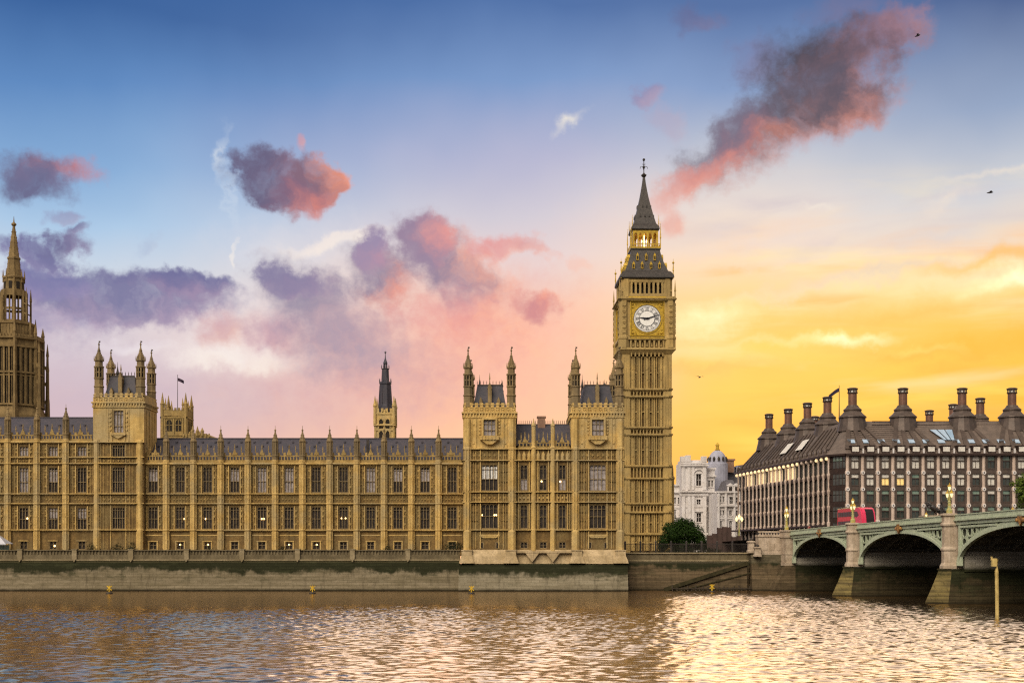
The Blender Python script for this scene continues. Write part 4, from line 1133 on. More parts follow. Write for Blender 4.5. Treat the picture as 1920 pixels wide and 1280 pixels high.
for i in range(4):
    root = link('clock_face', None, ct, (0, 0, 0), i * math.pi / 2)
    yd = -K + .62
    q = MB(); q.box(-4.0, 4.0, yd, yd + .2, zd - 4.0, zd + 4.0)
    for sx in (-1, 1):
        for sz in (-1, 1):
            q.poly([(sx * 3.2 + a, zd + sz * 3.2 + b_) for a, b_ in ((-.5, 0), (0, -.5), (.5, 0), (0, .5))], yd - .08, yd); q.ball((sx * 3.55, yd - .05, zd + sz * 3.55), .3)
            q.ball((sx * 2.75, yd - .05, zd + sz * 3.6), .2); q.ball((sx * 3.6, yd - .05, zd + sz * 2.75), .2)
    part('dial_surround', q, M['gold'], root, world=False)
    q = MB(); q.poly([(a, zd + b_) for a, b_ in ngon(DR)], yd - .12, yd - .002); part('dial', q, M['dialw'], root, world=False)
    q = MB(); q.poly([(a, zd + b_) for a, b_ in ngon(DR * .52)], yd - .16, yd - .121)
    for k in range(12):
        an = 2 * math.pi * k / 12
        rot = lambda u, v: (u * math.cos(an) + v * math.sin(an), zd - u * math.sin(an) + v * math.cos(an))
        c0 = 2 * math.pi * .5 / 12
        pts = [rot(-.30, DR * .55), rot(.30, DR * .55), rot(.42, DR * .72), rot(-.42, DR * .72)]
    part('dial_centre', q, M['dial'], root, world=False)
    q = MB(); annulus(q, DR * .965, DR * 1.04, zd, yd - .19, yd - .1)
    part('dial_rim', q, M['gold'], root, world=False)
    q = MB(); annulus(q, DR * .93, DR * .962, zd, yd - .17, yd - .12); annulus(q, DR * .525, DR * .555, zd, yd - .17, yd - .12); annulus(q, DR * .80, DR * .815, zd, yd - .15, yd - .12)
    for k in range(24):
        an = math.pi * k / 12 + math.pi / 24
        q.bar((DR * .56 * math.sin(an), yd - .14, zd + DR * .56 * math.cos(an)), (DR * .79 * math.sin(an), yd - .14, zd + DR * .79 * math.cos(an)), .03, .03)
    for k in range(60):
        an = 2 * math.pi * k / 60
        q.bar((DR * .83 * math.sin(an), yd - .14, zd + DR * .83 * math.cos(an)), (DR * .92 * math.sin(an), yd - .14, zd + DR * .92 * math.cos(an)), .03, .03)
    part('dial_tracery', q, M['ink'], root, world=False)
    for k in range(12):
        an = 2 * math.pi * k / 12
        nb = numeral(NUM[k], .85); r_ = DR * .675
        nb.v = [(vx * math.cos(an) + vz * math.sin(an) + r_ * math.sin(an), vy + yd - .17, zd - vx * math.sin(an) + vz * math.cos(an) + r_ * math.cos(an)) for vx, vy, vz in nb.v]
        part('numeral', nb, M['ink'], root, world=False)
    def hand(name, an, l, w_, tail):
        hb = MB(); dx_, dz_ = math.sin(an), math.cos(an)
        pts = [(-tail, w_ * .5), (-tail * .4, w_ * .9), (0, w_), (l * .55, w_ * .75), (l, w_ * .14)]
        P_ = [(u * dx_ - v * dz_, zd + u * dz_ + v * dx_) for u, v in pts] + [(u * dx_ + v * dz_, zd + u * dz_ - v * dx_) for u, v in reversed(pts)]
        hb.poly(P_[::-1], yd - .28 - (.04 if l > 2.2 else 0), yd - .22); hb.ball((0, yd - .26, zd), .28)
        part(name, hb, M['ink'], root, world=False)
    hand('minute_hand', R(12 * 6), 3.25, .15, .9); hand('hour_hand', R(9.2 * 30), 2.0, .24, .6)
# belfry
B = 6.15
zq0, zq1 = cz(556), cz(526)
g = MB(); g.box(-B + 1.0, B - 1.0, -B + 1.0, B - 1.0, zq0, zq0 + .5); g.box(-B + .3, B - .3, -B + .3, B - .3, cz(531.5), zq1)
for sx in (-1, 1):
    for sy in (-1, 1): g.ring(sx * (B - 1.05), sy * (B - 1.05), 8, [(1.32, zq0), (1.32, zq1), (1.5, zq1 + .15)])
f = MB()
for j in range(8):
    x = -3.85 + j * 1.1; f.box(x - .24, x + .24, -B + .1, -B + .8, zq0, cz(531.5))
    if j < 7: head(f, x + .24, x + .86, cz(531.5), .9, -B + .2, -B + .7)
f.box(-4.6, 4.6, -B + .05, -B + .8, zq0, zq0 + .85); f.box(-4.9, 4.9, -B + .02, -B + .6, cz(531.5), zq1)
four(f, g)
part('belfry', g, M['stone2'], ct, world=False)
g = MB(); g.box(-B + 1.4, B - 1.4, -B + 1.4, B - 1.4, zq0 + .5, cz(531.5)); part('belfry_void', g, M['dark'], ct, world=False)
# iron roofs
g = MB()
g.sq(0, 0, [(B + .25, zq1), (B + .55, zq1 + .3), (B + .45, cz(519)), (B - .2, cz(513.5)), (5.35, cz(511.5)), (4.6, cz(500)), (3.9, cz(486)), (3.55, cz(474.5)), (3.75, cz(473.5)), (3.75, cz(471.5))])
part('lower_roof', g, M['iroof'], ct, world=False)
f = MB()
for zr_, xs, hw in ((cz(508), (-3.2, -1.1, 1.1, 3.2), 5.05), (cz(493), (-2.15, 0, 2.15), 4.25)):
    for x in xs:
        f.box(x - .28, x + .28, -hw - .3, -hw + .8, zr_, zr_ + 1.1); f.poly([(x - .36, zr_ + 1.1), (x + .36, zr_ + 1.1), (x, zr_ + 1.9)], -hw - .3, -hw + 1.2); f.box(x - .17, x + .17, -hw - .32, -hw - .302, zr_ + .15, zr_ + 1.05, 1)
part('dormer', four(f), [M['gold'], M['dark']], ct, world=False)
# lantern stage
L_ = 3.15
zl0, zl1 = cz(471.5), cz(437)
g = MB(); g.sq(0, 0, [(3.7, zl0), (3.7, zl0 + .35), (3.3, zl0 + .4)]); g.box(-L_, L_, -L_, L_, cz(442), zl1)
f = MB()
for x in (-3.0, -1.8, -.6, .6, 1.8, 3.0): f.box(x - .17, x + .17, -L_, -L_ + .4, zl0 + .4, cz(442))
for x in (-2.4, -1.2, 0, 1.2, 2.4): head(f, x - .45, x + .45, cz(442), .9, -L_ + .05, -L_ + .35)
for j in range(14): f.box(-3.6 + j * .55, -3.42 + j * .55, -3.7, -3.6, zl0 + .35, zl0 + 1.0)
f.box(-3.7, 3.7, -3.72, -3.6, zl0 + 1.0, zl0 + 1.14)
four(f, g)
part('lantern', g, M['gold'], ct, world=False)
for sx in (-1, 1):
    for sy in (-1, 1):
        for (r_, z_, h_, w_) in ((3.7, zl0, 6.5, .13), (3.3, cz(436), 3.6, .1), (B + .3, zq1, 5.0, .14)):
            g = MB(); spike(g, sx * r_, sy * r_, z_, h_, w_)
            if r_ > 5: g.ball((sx * r_, sy * r_, z_ + 3.9), .3)
            part('pinnacle', g, M['gold'], ct, world=False)
g = MB(); g.ball((.6, -1.2, cz(455)), .24); g.ball((-.6, -1.2, cz(455)), .24); g.bar((0, 0, cz(471)), (0, 0, cz(440)), .3)
part('lantern_light', g, M['lamp'], ct, world=False)
g = MB()
g.sq(0, 0, [(3.35, zl1), (3.55, cz(435)), (3.4, cz(430)), (2.75, cz(424)), (2.2, cz(409)), (1.55, cz(389)), (1.05, cz(372)), (.7, cz(357)), (.42, cz(343)), (.28, cz(333))])
f = MB()
for zr_, xs in ((cz(411), (-1.1, 0, 1.1)), (cz(392), (-.5, .5))):
    for x in xs: f.poly([(x - .2, zr_), (x + .2, zr_), (x, zr_ + .8)], -(2.45 if zr_ < cz(400) else 1.8), -.3)
four(f, g)
part('spire', g, M['iroof'], ct, world=False)
g = MB()
g.ring(0, 0, 8, [(.25, cz(333)), (.55, cz(331)), (.75, cz(328.8)), (.3, cz(326)), (.12, cz(324)), (.1, cz(302)), (.05, cz(297))]); g.ball((0, 0, cz(299.7)), .36); g.ball((0, 0, cz(313)), .3)
for an in range(4):
    c_, s_ = math.cos(an * math.pi / 2), math.sin(an * math.pi / 2)
    g.tube([(0, 0, cz(318)), (.45 * c_, .45 * s_, cz(312)), (.8 * c_, .8 * s_, cz(313)), (.95 * c_, .95 * s_, cz(316.5))], .07)
    g.tube([(0, 0, cz(309)), (.4 * c_, .4 * s_, cz(308))], .07)
part('finial', g, M['iron'], ct, world=False)
# low annexe at the tower's right foot seen as a sliver of turret
g = MB(); g.ring(H0 + .5, -2.5, 8, [(.7, 0), (.7, cz(897)), (.85, cz(896)), (.85, cz(893)), (.55, cz(890)), (.5, cz(876)), (.2, cz(868)), (.05, cz(860))])
part('stair_turret', g, M['stone2'], ct, world=False)

# ---------------------------------------------------------------- octagonal spire tower at the far left
YS = 352.0
st = thing('spire_tower', 'octagonal stone tower with openwork lantern and slender spire, rising behind the palace roof', 'tower', (X(26, YS + 9), YS + 9, GZ))
zz_ = lambda py: Z(py, YS + (8.5 if py < 640 else 8.5 * (757 - py) / 117 if py < 757 else 0)) - GZ
m_ = YS / F
def octpart(name, prof, extra=None, mat='dstoneg', mats=None):
    g = MB(); g.ring(0, 0, 8, [(r, zz_(py)) for r, py in prof])
    if extra: extra(g)
    part(name, g, mats or M[mat], st, world=False)
M['dstoneg'] = material('dark_golden_stone', (.27, .185, .078), (.16, .108, .046), .5, .9, streak=.6, fine=.5, bump=.3)
def drum(g):
    for i in range(8):
        a = math.pi / 4 * i
        c_, s_ = math.cos(a), math.sin(a)
        ap = 7.4 * math.cos(math.pi / 8)
        for u in (-2.35, -.95, .95, 2.35):        # tall window recesses framed by shafts
            pass
        for u in (-2.75, -1.4, 0, 1.4, 2.75):
            f = MB(); f.box(ap - .02, ap + .45, u - .26, u + .26, zz_(757), zz_(655)); g.merge(f, rz=a)
        f = MB()
        for q in (757, 700, 655, 640): f.box(ap - .02, ap + .6, -3.0, 3.0, zz_(q), zz_(q) + .5)
        for u in (-2.08, -.7, .7, 2.08): f.box(ap - .02, ap + .012, u - .5, u + .5, zz_(755), zz_(657), 1); f.box(ap, ap + .2, u - .06, u + .06, zz_(755), zz_(657)); f.box(ap, ap + .25, u - .5, u + .5, zz_(705), zz_(702))
        for j in range(7): f.box(ap + .1, ap + .5, -2.8 + j * .87, -2.4 + j * .87, zz_(640), zz_(632))
        g.merge(f, rz=a)
        b_ = a + math.pi / 8
        x, y = 8.7 * math.cos(b_), 8.7 * math.sin(b_)
        g.ring(x, y, 4, [(.75, zz_(800)), (.6, zz_(745)), (.5, zz_(738)), (.42, zz_(690)), (.5, zz_(688)), (.36, zz_(680)), (.30, zz_(664)), (.42, zz_(662)), (.05, zz_(641))], rot=b_)
        for q in (748, 715, 686): g.bar((x, y, zz_(q)), (x * .83, y * .83, zz_(q - 7)), .3, .8)
        x, y = 7.5 * math.cos(b_), 7.5 * math.sin(b_)
        g.ring(x, y, 6, [(.55, zz_(760)), (.5, zz_(640)), (.4, zz_(630)), (.5, zz_(628)), (.05, zz_(612))], rot=b_)
octpart('drum', [(8.6, 1040), (8.6, 775), (7.5, 757), (7.7, 755), (7.4, 753), (7.4, 642), (7.8, 640), (7.8, 636), (5.4, 634)], drum, mats=[M['dstoneg'], M['dark']])
def upper(g):
    for i in range(8):
        a = math.pi / 4 * i + math.pi / 8
        x, y = 5.6 * math.cos(a), 5.6 * math.sin(a)
        g.ring(x, y, 4, [(.4, zz_(640)), (.4, zz_(620)), (.3, zz_(612)), (.05, zz_(596))], rot=a)
        g.bar((x * .98, y * .98, zz_(622)), (x * .62, y * .62, zz_(604)), .3, .4)
        f = MB()
        for u in (-1.6, -.5, .5, 1.6): f.box(4.75, 5.0, u * .85 - .22, u * .85 + .22, zz_(633), zz_(612))
        g.merge(f, rz=math.pi / 4 * i)
octpart('parapet_stage', [(5.3, 640), (5.3, 612), (5.6, 610), (5.6, 606), (3.7, 605)], upper)
def lant(g):
    for i in range(8):
        a = math.pi / 4 * i + math.pi / 8
        x, y = 3.2 * math.cos(a), 3.2 * math.sin(a)
        g.ring(x, y, 4, [(.48, zz_(607)), (.42, zz_(548))], rot=a)
        x, y = 4.35 * math.cos(a), 4.35 * math.sin(a)
        g.ring(x, y, 4, [(.28, zz_(612)), (.26, zz_(565)), (.34, zz_(563)), (.05, zz_(540))], rot=a)
        for q in (590, 572): g.bar((x, y, zz_(q)), (x * .72, y * .72, zz_(q - 5)), .16, .3)
        f = MB(); ap = 3.15 * math.cos(math.pi / 8)
        f.box(ap - .15, ap + .2, -.1, .1, zz_(607), zz_(548)); f.box(ap - .15, ap + .2, -1.3, 1.3, zz_(582), zz_(578)); f.box(ap - .3, ap + .25, -1.45, 1.45, zz_(556), zz_(546)); f.box(ap - .3, ap + .25, -1.45, 1.45, zz_(607), zz_(601))
        g.merge(f, rz=math.pi / 4 * i)
octpart('lantern', [(2.2, 612), (2.2, 605.5)], lant)
def crown_(g):
    for i in range(8):
        a = math.pi / 4 * i + math.pi / 8
        spike(g, 2.75 * math.cos(a), 2.75 * math.sin(a), zz_(530), 3.6, .18)
        f = MB(); f.box(2.5, 2.62, -.45, .45, zz_(543), zz_(529), 1); g.merge(f, rz=math.pi / 4 * i)
octpart('upper_lantern', [(3.4, 548), (3.4, 544.5), (2.75, 543.5), (2.6, 524), (2.9, 522), (2.9, 519), (2.1, 517)], crown_, mats=[M['dstoneg'], M['dark']])
def ribs_(g):
    for i in range(8):
        a = math.pi / 4 * i + math.pi / 8
        for q in range(9):
            t_ = q / 9; r_ = 1.95 * (1 - t_) + .35 * t_; z = zz_(515) * (1 - t_) + zz_(424) * t_
            g.cbox(r_ * math.cos(a), r_ * math.sin(a), z, .2, .2, .3)
octpart('spire', [(1.95, 519), (1.55, 486), (1.75, 485.5), (1.7, 482), (1.4, 481), (.75, 445), (.32, 424), (.7, 420.5), (.6, 418), (.2, 416), (.1, 410), (.04, 404.6)], ribs_)

# ---------------------------------------------------------------- slate ventilation spire behind the middle range
YV = 300.0
vt = thing('ventilation_tower', 'slim stone tower topped by a dark slate spire, behind the palace roof', 'tower', (X(722.5, YV + 2), YV + 2, GZ))
vz = lambda py: Z(py, YV + (2 if py < 780 else 0)) - GZ
hw = 17.7 * YV / F
g = MB(); g.box(-hw, hw, -hw, hw, -.1, vz(799))
f = MB()
for u in (-.75, .75):
    f.box(u - .45, u + .45, -hw - .02, -hw + .5, vz(803), vz(785), 1); f.box(u - .45, u + .45, -hw - .02, -hw + .5, vz(826), vz(807.5), 1)
for u in (-2.05, -1.3, 0, 1.3, 2.05): f.box(u - .1, u + .1, -hw - .2, -hw + .1, vz(832), vz(783))
for u in (-.75, .75): head(f, u - .5, u + .5, vz(785), .8, -hw - .15, -hw + .1); head(f, u - .5, u + .5, vz(807.5), .8, -hw - .15, -hw + .1)
f.box(-hw, hw, -hw - .18, -hw + .1, vz(807), vz(804))
four(f, g)
g.sq(0, 0, [(hw, vz(799)), (hw + .35, vz(798)), (hw + .35, vz(796)), (hw, vz(794.5)), (hw, vz(779)), (hw + .15, vz(778)), (hw + .15, vz(775)), (hw - .4, vz(774))])
f = MB()
for j in range(4): f.cbox(-1.5 + j, -hw + .1, vz(772), .55, .4, 1.2)
f.poly([(-1, vz(779)), (1, vz(779)), (0, vz(769))], -hw - .1, -hw + .2)
four(f, g)
for sx in (-1, 1):
    for sy in (-1, 1): g.ring(sx * hw, sy * hw, 8, [(.4, vz(795)), (.36, vz(765)), (.5, vz(763)), (.3, vz(757)), (.04, vz(744))])
part('shaft', g, [M['stone'], M['dark']], vt, world=False)
g = MB()
g.ring(0, 0, 8, [(1.75, vz(775)), (1.62, vz(762)), (1.5, vz(758)), (1.28, vz(722)), (1.4, vz(720)), (1.4, vz(717)), (.95, vz(715)), (.82, vz(693)), (.95, vz(691.5)), (.5, vz(690))])
for i in range(8):
    a = math.pi / 4 * i + math.pi / 8
    spike(g, 1.38 * math.cos(a), 1.38 * math.sin(a), vz(720), 1.3, .1); spike(g, .9 * math.cos(a), .9 * math.sin(a), vz(692), 1.0, .08)
    g.ring(.38 * math.cos(a), .38 * math.sin(a), 4, [(.09, vz(690.5)), (.09, vz(682))], rot=a)
    g.bar((1.62 * math.cos(a), 1.62 * math.sin(a), vz(762)), (1.3 * math.cos(a), 1.3 * math.sin(a), vz(722)), .12)
g.ring(0, 0, 8, [(.5, vz(682)), (.5, vz(680)), (.3, vz(676)), (.12, vz(671)), (.07, vz(663)), (.22, vz(661.5)), (.05, vz(658))]); g.bar((-.35, 0, vz(660)), (.35, 0, vz(660)), .06)
part('spire', g, M['slate'], vt, world=False)

# ---------------------------------------------------------------- square battlemented tower with the flag
YG = 385.0
ft = thing('flag_tower', 'square battlemented stone tower with corner pinnacles behind the palace roof', 'tower', (X(332, YG + 4), YG + 4, GZ))
fz = lambda py: Z(py, YG) - GZ
hx = 23.5 * YG / F
hy = hx
g = MB(); g.box(-hx, hx, -hy, hy, -.1, fz(782))
f = MB()
for u in (-1.35, 1.35):
    f.box(u - .85, u + .85, -hx - .02, -hx + .5, fz(808), fz(785.5), 1); f.box(u - .07, u + .07, -hx - .12, -hx, fz(808), fz(785.5)); f.box(u - .85, u + .85, -hx - .12, -hx, fz(797), fz(796)); head(f, u - .85, u + .85, fz(785.5), 1.2, -hx - .15, -hx + .1)
for u in (-2.6, 0, 2.6): f.box(u - .18, u + .18, -hx - .25, -hx + .1, fz(815), fz(784))
for j in range(6): f.box(-3.0 + j * 1.05, -2.4 + j * 1.05, -hx - .2, -hx + .2, fz(768), fz(764))
f.box(-2.9, 2.9, -hx - .12, -hx + .2, fz(779), fz(768)); f.box(-hx - .3, hx + .3, -hx - .3, -hx + .3, fz(783.5), fz(781))
f.box(-hx, hx, -hx - .2, -hx + .1, fz(816), fz(814))
four(f, g)
for sx in (-1, 1):
    for sy in (-1, 1): g.ring(sx * hx * .93, sy * hx * .93, 8, [(.62, fz(822)), (.62, fz(758)), (.75, fz(757)), (.5, fz(754)), (.3, fz(746)), (.04, fz(735))]); spike(g, sx * (hx * .93 - .9), sy * hx * .93, fz(768), 3.6, .25); spike(g, sx * hx * .93, sy * (hx * .93 - .9), fz(768), 3.8, .25)
part('shaft', g, [M['midstone'], M['dark']], ft, world=False)
fp = thing('flagpole', 'slim flagpole with a small dark flag on the battlemented tower', 'flagpole', (X(333, YG + 4), YG + 4, GZ + fz(783)))
pz = lambda py: Z(py, YG + 4) - GZ - fz(783)
g = MB(); g.tube([(0, 0, 0), (0, 0, pz(704))], [.12, .06]); g.ball((0, 0, pz(703.5)), .14); part('pole', g, M['iron'], fp, world=False)
M['flag'] = material('dark_flag', (.05, .02, .03), (.02, .02, .05), 1.2, .8)
def flag_mesh(L, Hh, droop, side=1, n=8):
    g = MB(); n2_ = 3
    for sgn in (0, 1):
        for i in range(n + 1):
            for j in range(n2_ + 1):
                u, v = i / n, j / n2_
                g.v.append((side * u * L, .25 * math.sin(u * 7 + v) * u + sgn * .02, -v * Hh - droop * u ** 1.3))
    st_ = n2_ + 1; off = (n + 1) * st_
    for i in range(n):
        for j in range(n2_):
            a = i * st_ + j; g.f.append((a, a + 1, a + 1 + st_, a + st_)); g.f.append((off + a, off + a + st_, off + a + 1 + st_, off + a + 1)); g.m += [0, 0]
    return g
g = flag_mesh(1.8, .95, .8); g.v = [(x, y, z + pz(708)) for x, y, z in g.v]; part('flag', g, M['flag'], fp, world=False)

# low stone gable with pinnacles beside it
YH = 340.0
gb = thing('gabled_hall', 'low stone gable with small pinnacles, just right of the battlemented flag tower', 'hall', (X(372, YH), YH, GZ))
hz = lambda py: Z(py, YH) - GZ
s_ = YH / F
g = MB(); g.poly([(-28 * s_, -.1), (24 * s_, -.1), (24 * s_, hz(818)), (17 * s_, hz(813.5)), (4 * s_, hz(812)), (-12 * s_, hz(812)), (-28 * s_, hz(817))], -1.0, 14)
for j, u in enumerate(range(-26, 24, 6)): g.cbox(u * s_, -1.1, hz(816.5 if u < -15 or u > 12 else 813), .35, .3, .9)
part('wall', g, M['midstone'], gb, world=False)
for u, top_ in ((-9, 798), (0, 799), (9, 802)):
    g = MB(); g.ring(u * s_, -1.0, 6, [(.45, hz(818)), (.45, hz(810)), (.55, hz(809)), (.3, hz(806)), (.04, hz(top_))]); part('pinnacle', g, M['midstone'], gb, world=False)
# ---------------------------------------------------------------- the bridge (local x runs out over the river, local y across the roadway)
BO = Vector((52.5, 250.0, 0.0)); BR = math.atan2(-.9895, .1445); BW = 27.5
def bz(s): return 11.4 + .0195 * s - 5.5e-5 * s * s
def bworld(s, y, z=0.0):
    c, q = math.cos(BR), math.sin(BR)
    return Vector((BO.x + s * c - y * q, BO.y + s * q + y * c, z))
bridge = thing('road_bridge', 'pale green iron arch bridge on granite piers, crossing from the embankment at the right', 'bridge', BO, BR)
M['green'] = material('pale_green_paint', (.47, .51, .37), (.37, .42, .29), 1.2, .55, streak=.25, fine=.2)
M['green2'] = material('spandrel_gap_shade', (.055, .06, .04), (.03, .032, .022), 1.0, .7)
M['rib'] = material('grimy_iron', (.15, .145, .125), (.085, .08, .068), 1.2, .7)
M['granite'] = material('pinkish_granite', (.50, .40, .30), (.34, .26, .18), .8, .85, streak=.4, fine=.3, bump=.2)
M['pier'] = wet_wall('pier_stone', (.46, .42, .35), (.34, .31, .25), (.085, .066, .034), (.045, .035, .02), 5.0, 2.6, 1.6)
M['pierlow'] = wet_wall('pier_cutwater_stone', (.20, .15, .09), (.12, .09, .055), (.24, .185, .07), (.11, .085, .04), 4.9, 4.2, .9)
SPRING = 5.3
M['shield'] = material('gilded_shield', (.38, .20, .05), (.12, .05, .03), 3.0, .5)
spans = [(2.4, 30.0, 9.95), (33.3, 63.9, 10.08), (67.2, 101.0, 10.5), (104.3, 140.0, 10.7)]
def az_(s, a, b_, crown, off=0.0):
    c = (a + b_) / 2; h = (b_ - a) / 2 + off; q = max(0.0, 1 - ((s - c) / h) ** 2)
    return SPRING + (crown - SPRING + off) * q ** .5
NA = 36
for a, b_, crown in spans:
    ths = [math.pi * i / NA for i in range(NA + 1)]
    c = (a + b_) / 2; h = (b_ - a) / 2
    def ell(off): return [(c - (h + off) * math.cos(t_), SPRING + (crown - SPRING + off) * math.sin(t_)) for t_ in ths]
    i0, i1, i2 = ell(0.0), ell(.42), ell(.80)
    sp = link('arch_span', None, bridge, (c, 0, SPRING))
    def put(name, g, m):
        g.v = [(x - c, y, z - SPRING) for x, y, z in g.v]
        return link(name, g.mesh(name, M[m]), sp)
    g = MB()
    for i in range(NA):
        g.poly([i0[i], i0[i + 1], i1[i + 1], i1[i]][::-1], -.12, .45)
        g.poly([i1[i], i1[i + 1], i2[i + 1], i2[i]][::-1], .02, .45)
    put('arch_ring', g, 'green')
    for k in range(1, 8):
        g = MB(); y = k * BW / 7.3
        
        for i in range(NA):
            if min(i0[i][1], i0[i + 1][1]) > 7.2: g.poly([i0[i], i0[i + 1], i2[i + 1], i2[i]][::-1], y - .12, y + .12)
        put('rib', g, 'rib')
    g = MB()
    for i in range(2, NA - 1, 3):
        x, z = i1[i]; g.box(x - .1, x + .1, .5, BW - .3, z, z + .35)
    for i in range(NA): g.add([(i2[i][0], .5, i2[i][1]), (i2[i + 1][0], .5, i2[i + 1][1]), (i2[i + 1][0], BW - .1, i2[i + 1][1]), (i2[i][0], BW - .1, i2[i][1])], [(0, 1, 2, 3)])
    put('soffit', g, 'rib')
    # spandrel: dark plate painting the shade behind it, upright frames and tracery
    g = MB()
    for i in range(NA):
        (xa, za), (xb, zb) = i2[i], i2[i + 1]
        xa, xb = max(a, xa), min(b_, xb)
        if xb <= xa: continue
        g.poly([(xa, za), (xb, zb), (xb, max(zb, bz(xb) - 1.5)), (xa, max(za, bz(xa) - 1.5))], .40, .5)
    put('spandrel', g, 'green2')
    for s_ in (-1, 1):
        g = MB()
        e = c + s_ * h
        g.box(min(e, e - s_ * .5), max(e, e - s_ * .5), -.05, .4, SPRING, bz(e) - 1.45)
        g.bar((e - s_ * .4, .1, bz(e) - 1.75), (e - s_ * h * .62, .1, bz(e - s_ * h * .62) - 1.75), .35, .3)
        x = e - s_ * .5
        for q in range(7):
            w_ = 1.55 - q * .13; x1 = x - s_ * w_
            zb0, zt = az_((x + x1) / 2, a, b_, crown, .8), bz(x) - 1.9
            if zt - zb0 < .35: break
            r = min(w_ * .5, (zt - zb0) * .5) * .86; zc = zt - r
            while zc - r > zb0 - .3:
                annulus_pts = [(x + x1) / 2, zc]
                for j in range(10):
                    t0, t1 = 2 * math.pi * j / 10, 2 * math.pi * (j + 1) / 10
                    g.bar((annulus_pts[0] + r * math.cos(t0), .25, zc + r * math.sin(t0)), (annulus_pts[0] + r * math.cos(t1), .25, zc + r * math.sin(t1)), .12, .2)
                zc -= 2 * r
            g.box(min(x1 - .07, x1 + .07), max(x1 - .07, x1 + .07), .12, .4, zb0, zt)
            x = x1
        put('tracery', g, 'green')
    # shield on the crown of the arch
    g = MB(); zc = crown + .55
    g.poly([(c - .55, zc + .9), (c - .55, zc + .2), (c, zc - .55), (c + .55, zc + .2), (c + .55, zc + .9)], -.42, -.14); g.ball((c - .75, -.3, zc + .2), .3); g.ball((c + .75, -.3, zc + .2), .3)
    put('shield', g, 'shield') if 'shield' in M else None
# continuous fascia, cornice and parapet
def band(name, lo, hi, y0, y1, m, s0=-.5, s1=141, n=48):
    g = MB()
    for i in range(n):
        a, b_ = s0 + (s1 - s0) * i / n, s0 + (s1 - s0) * (i + 1) / n
        g.poly([(a, bz(a) + lo), (b_, bz(b_) + lo), (b_, bz(b_) + hi), (a, bz(a) + hi)], y0, y1)
    part(name, g, M[m], bridge, world=False)
band('fascia', -1.45, -.92, -.12, .5, 'green')
band('cornice', -.918, -.70, -.42, .5, 'green')
band('parapet', -.698, -.13, -.22, .05, 'green')
band('coping', -.128, 0.0, -.32, .12, 'green')
band('parapet', -.7, 0.0, BW - .05, BW + .3, 'green')
g = MB(); n = 40
for i in range(n):
    a, b_ = -1 + 142 * i / n, -1 + 142 * (i + 1) / n
    g.poly([(a, bz(a) - 1.5), (b_, bz(b_) - 1.5), (b_, bz(b_) - 1.0), (a, bz(a) - 1.0)], .5, BW - .05)
part('deck', g, M['rib'], bridge, world=False)
# piers
def pier(a, b_):
    c = (a + b_) / 2; zt = bz(c)
    p = link('pier', None, bridge, (c, 0, 0)); w_ = (b_ - a) / 2
    def put(name, g, m): return link(name, g.mesh(name, M[m]), p)
    g = MB(); g.box(-w_ - .25, w_ + .25, .8, BW - .6, 4.5, SPRING + 2.0); g.box(-w_ - .02, w_ + .02, .3, BW - .3, -1, 4.498)
    g.box(-w_ + .3, w_ - .3, .9, BW - .8, SPRING + 2.0, zt - 1.5)
    put('body', g, 'pier')
    g = MB()
    rows = [(-1.0, 1.12, 4.5), (.3, 1.0, 4.1), (2.4, .86, 3.1), (4.5, .74, 2.2), (4.9, .78, 2.4)]
    vs = []
    for z, k, toe in rows: vs += [(-w_ * k - .05, .9, z), (-w_ * k * .92, -toe * .35, z), (0, -toe, z), (w_ * k * .92, -toe * .35, z), (w_ * k + .05, .9, z)]
    fs = []; mi = []
    for r in range(len(rows) - 1):
        for j in range(4): o = r * 5 + j; fs.append((o, o + 1, o + 6, o + 5)); mi.append(1 if j == 3 else 0)
    fs.append(tuple(range((len(rows) - 1) * 5, len(rows) * 5)))
    g.add(vs, [f[::-1] for f in fs]); g.m = mi + [0]; link('cutwater', g.mesh('cutwater', [M['pierlow'], M['pier']]), p)
    g = MB()
    g.ring(0, -.55, 8, [(1.3, 4.9), (1.3, 5.3), (1.05, 5.7), (1.05, 7.3), (1.18, 7.5), (1.18, 7.75), (1.0, 7.9), (.97, zt - 1.75), (1.2, zt - 1.5), (1.2, zt - 1.25), (1.02, zt - 1.1), (1.02, zt - .3), (1.25, zt - .12), (1.25, zt + .12), (.95, zt + .2)])
    g.box(-1.0, 1.0, -.4, .8, 4.9, zt - 1.5)
    put('turret', g, 'granite')
    g = MB(); g.ring(0, BW + .5, 8, [(1.4, 4.5), (1.3, zt - .3), (1.5, zt), (1.1, zt + .15)]); put('turret', g, 'granite')
for a, b_ in ((30.0, 33.3), (63.9, 67.2), (101.0, 104.3)): pier(a, b_)
# shore abutment with pilaster and landing
g = MB()
g.box(-3.0, 2.4, .5, BW - .5, -1, SPRING + 1.0); g.box(-14, .6, .2, BW - .2, SPRING + 1.0, 10.2)
part('abutment', g, M['pier'], bridge, world=False)
g = MB(); z = bz(0)
g.box(-1.6, 1.4, -1.0, .6, 5.4, z - 1.3); g.box(-1.8, 1.6, -1.2, .7, z - 1.298, z - .9); g.box(-1.7, 1.5, -1.1, .6, z - .898, z - .15); g.box(-1.9, 1.7, -1.25, .7, z - .148, z + .15)
g.box(-1.75, 1.55, -1.15, .6, 4.8, 5.398); g.box(-1.68, 1.48, -1.06, .6, 6.9, 7.15)
part('abutment_pilaster', g, M['granite'], bridge, world=False)
g = MB(); g.polyx([(-4.2, -1), (-1.3, 4.8), (1, 4.8), (1, -1)][::-1], -2.2, 2.3); part('cutwater', g, M['swall'], bridge, world=False)

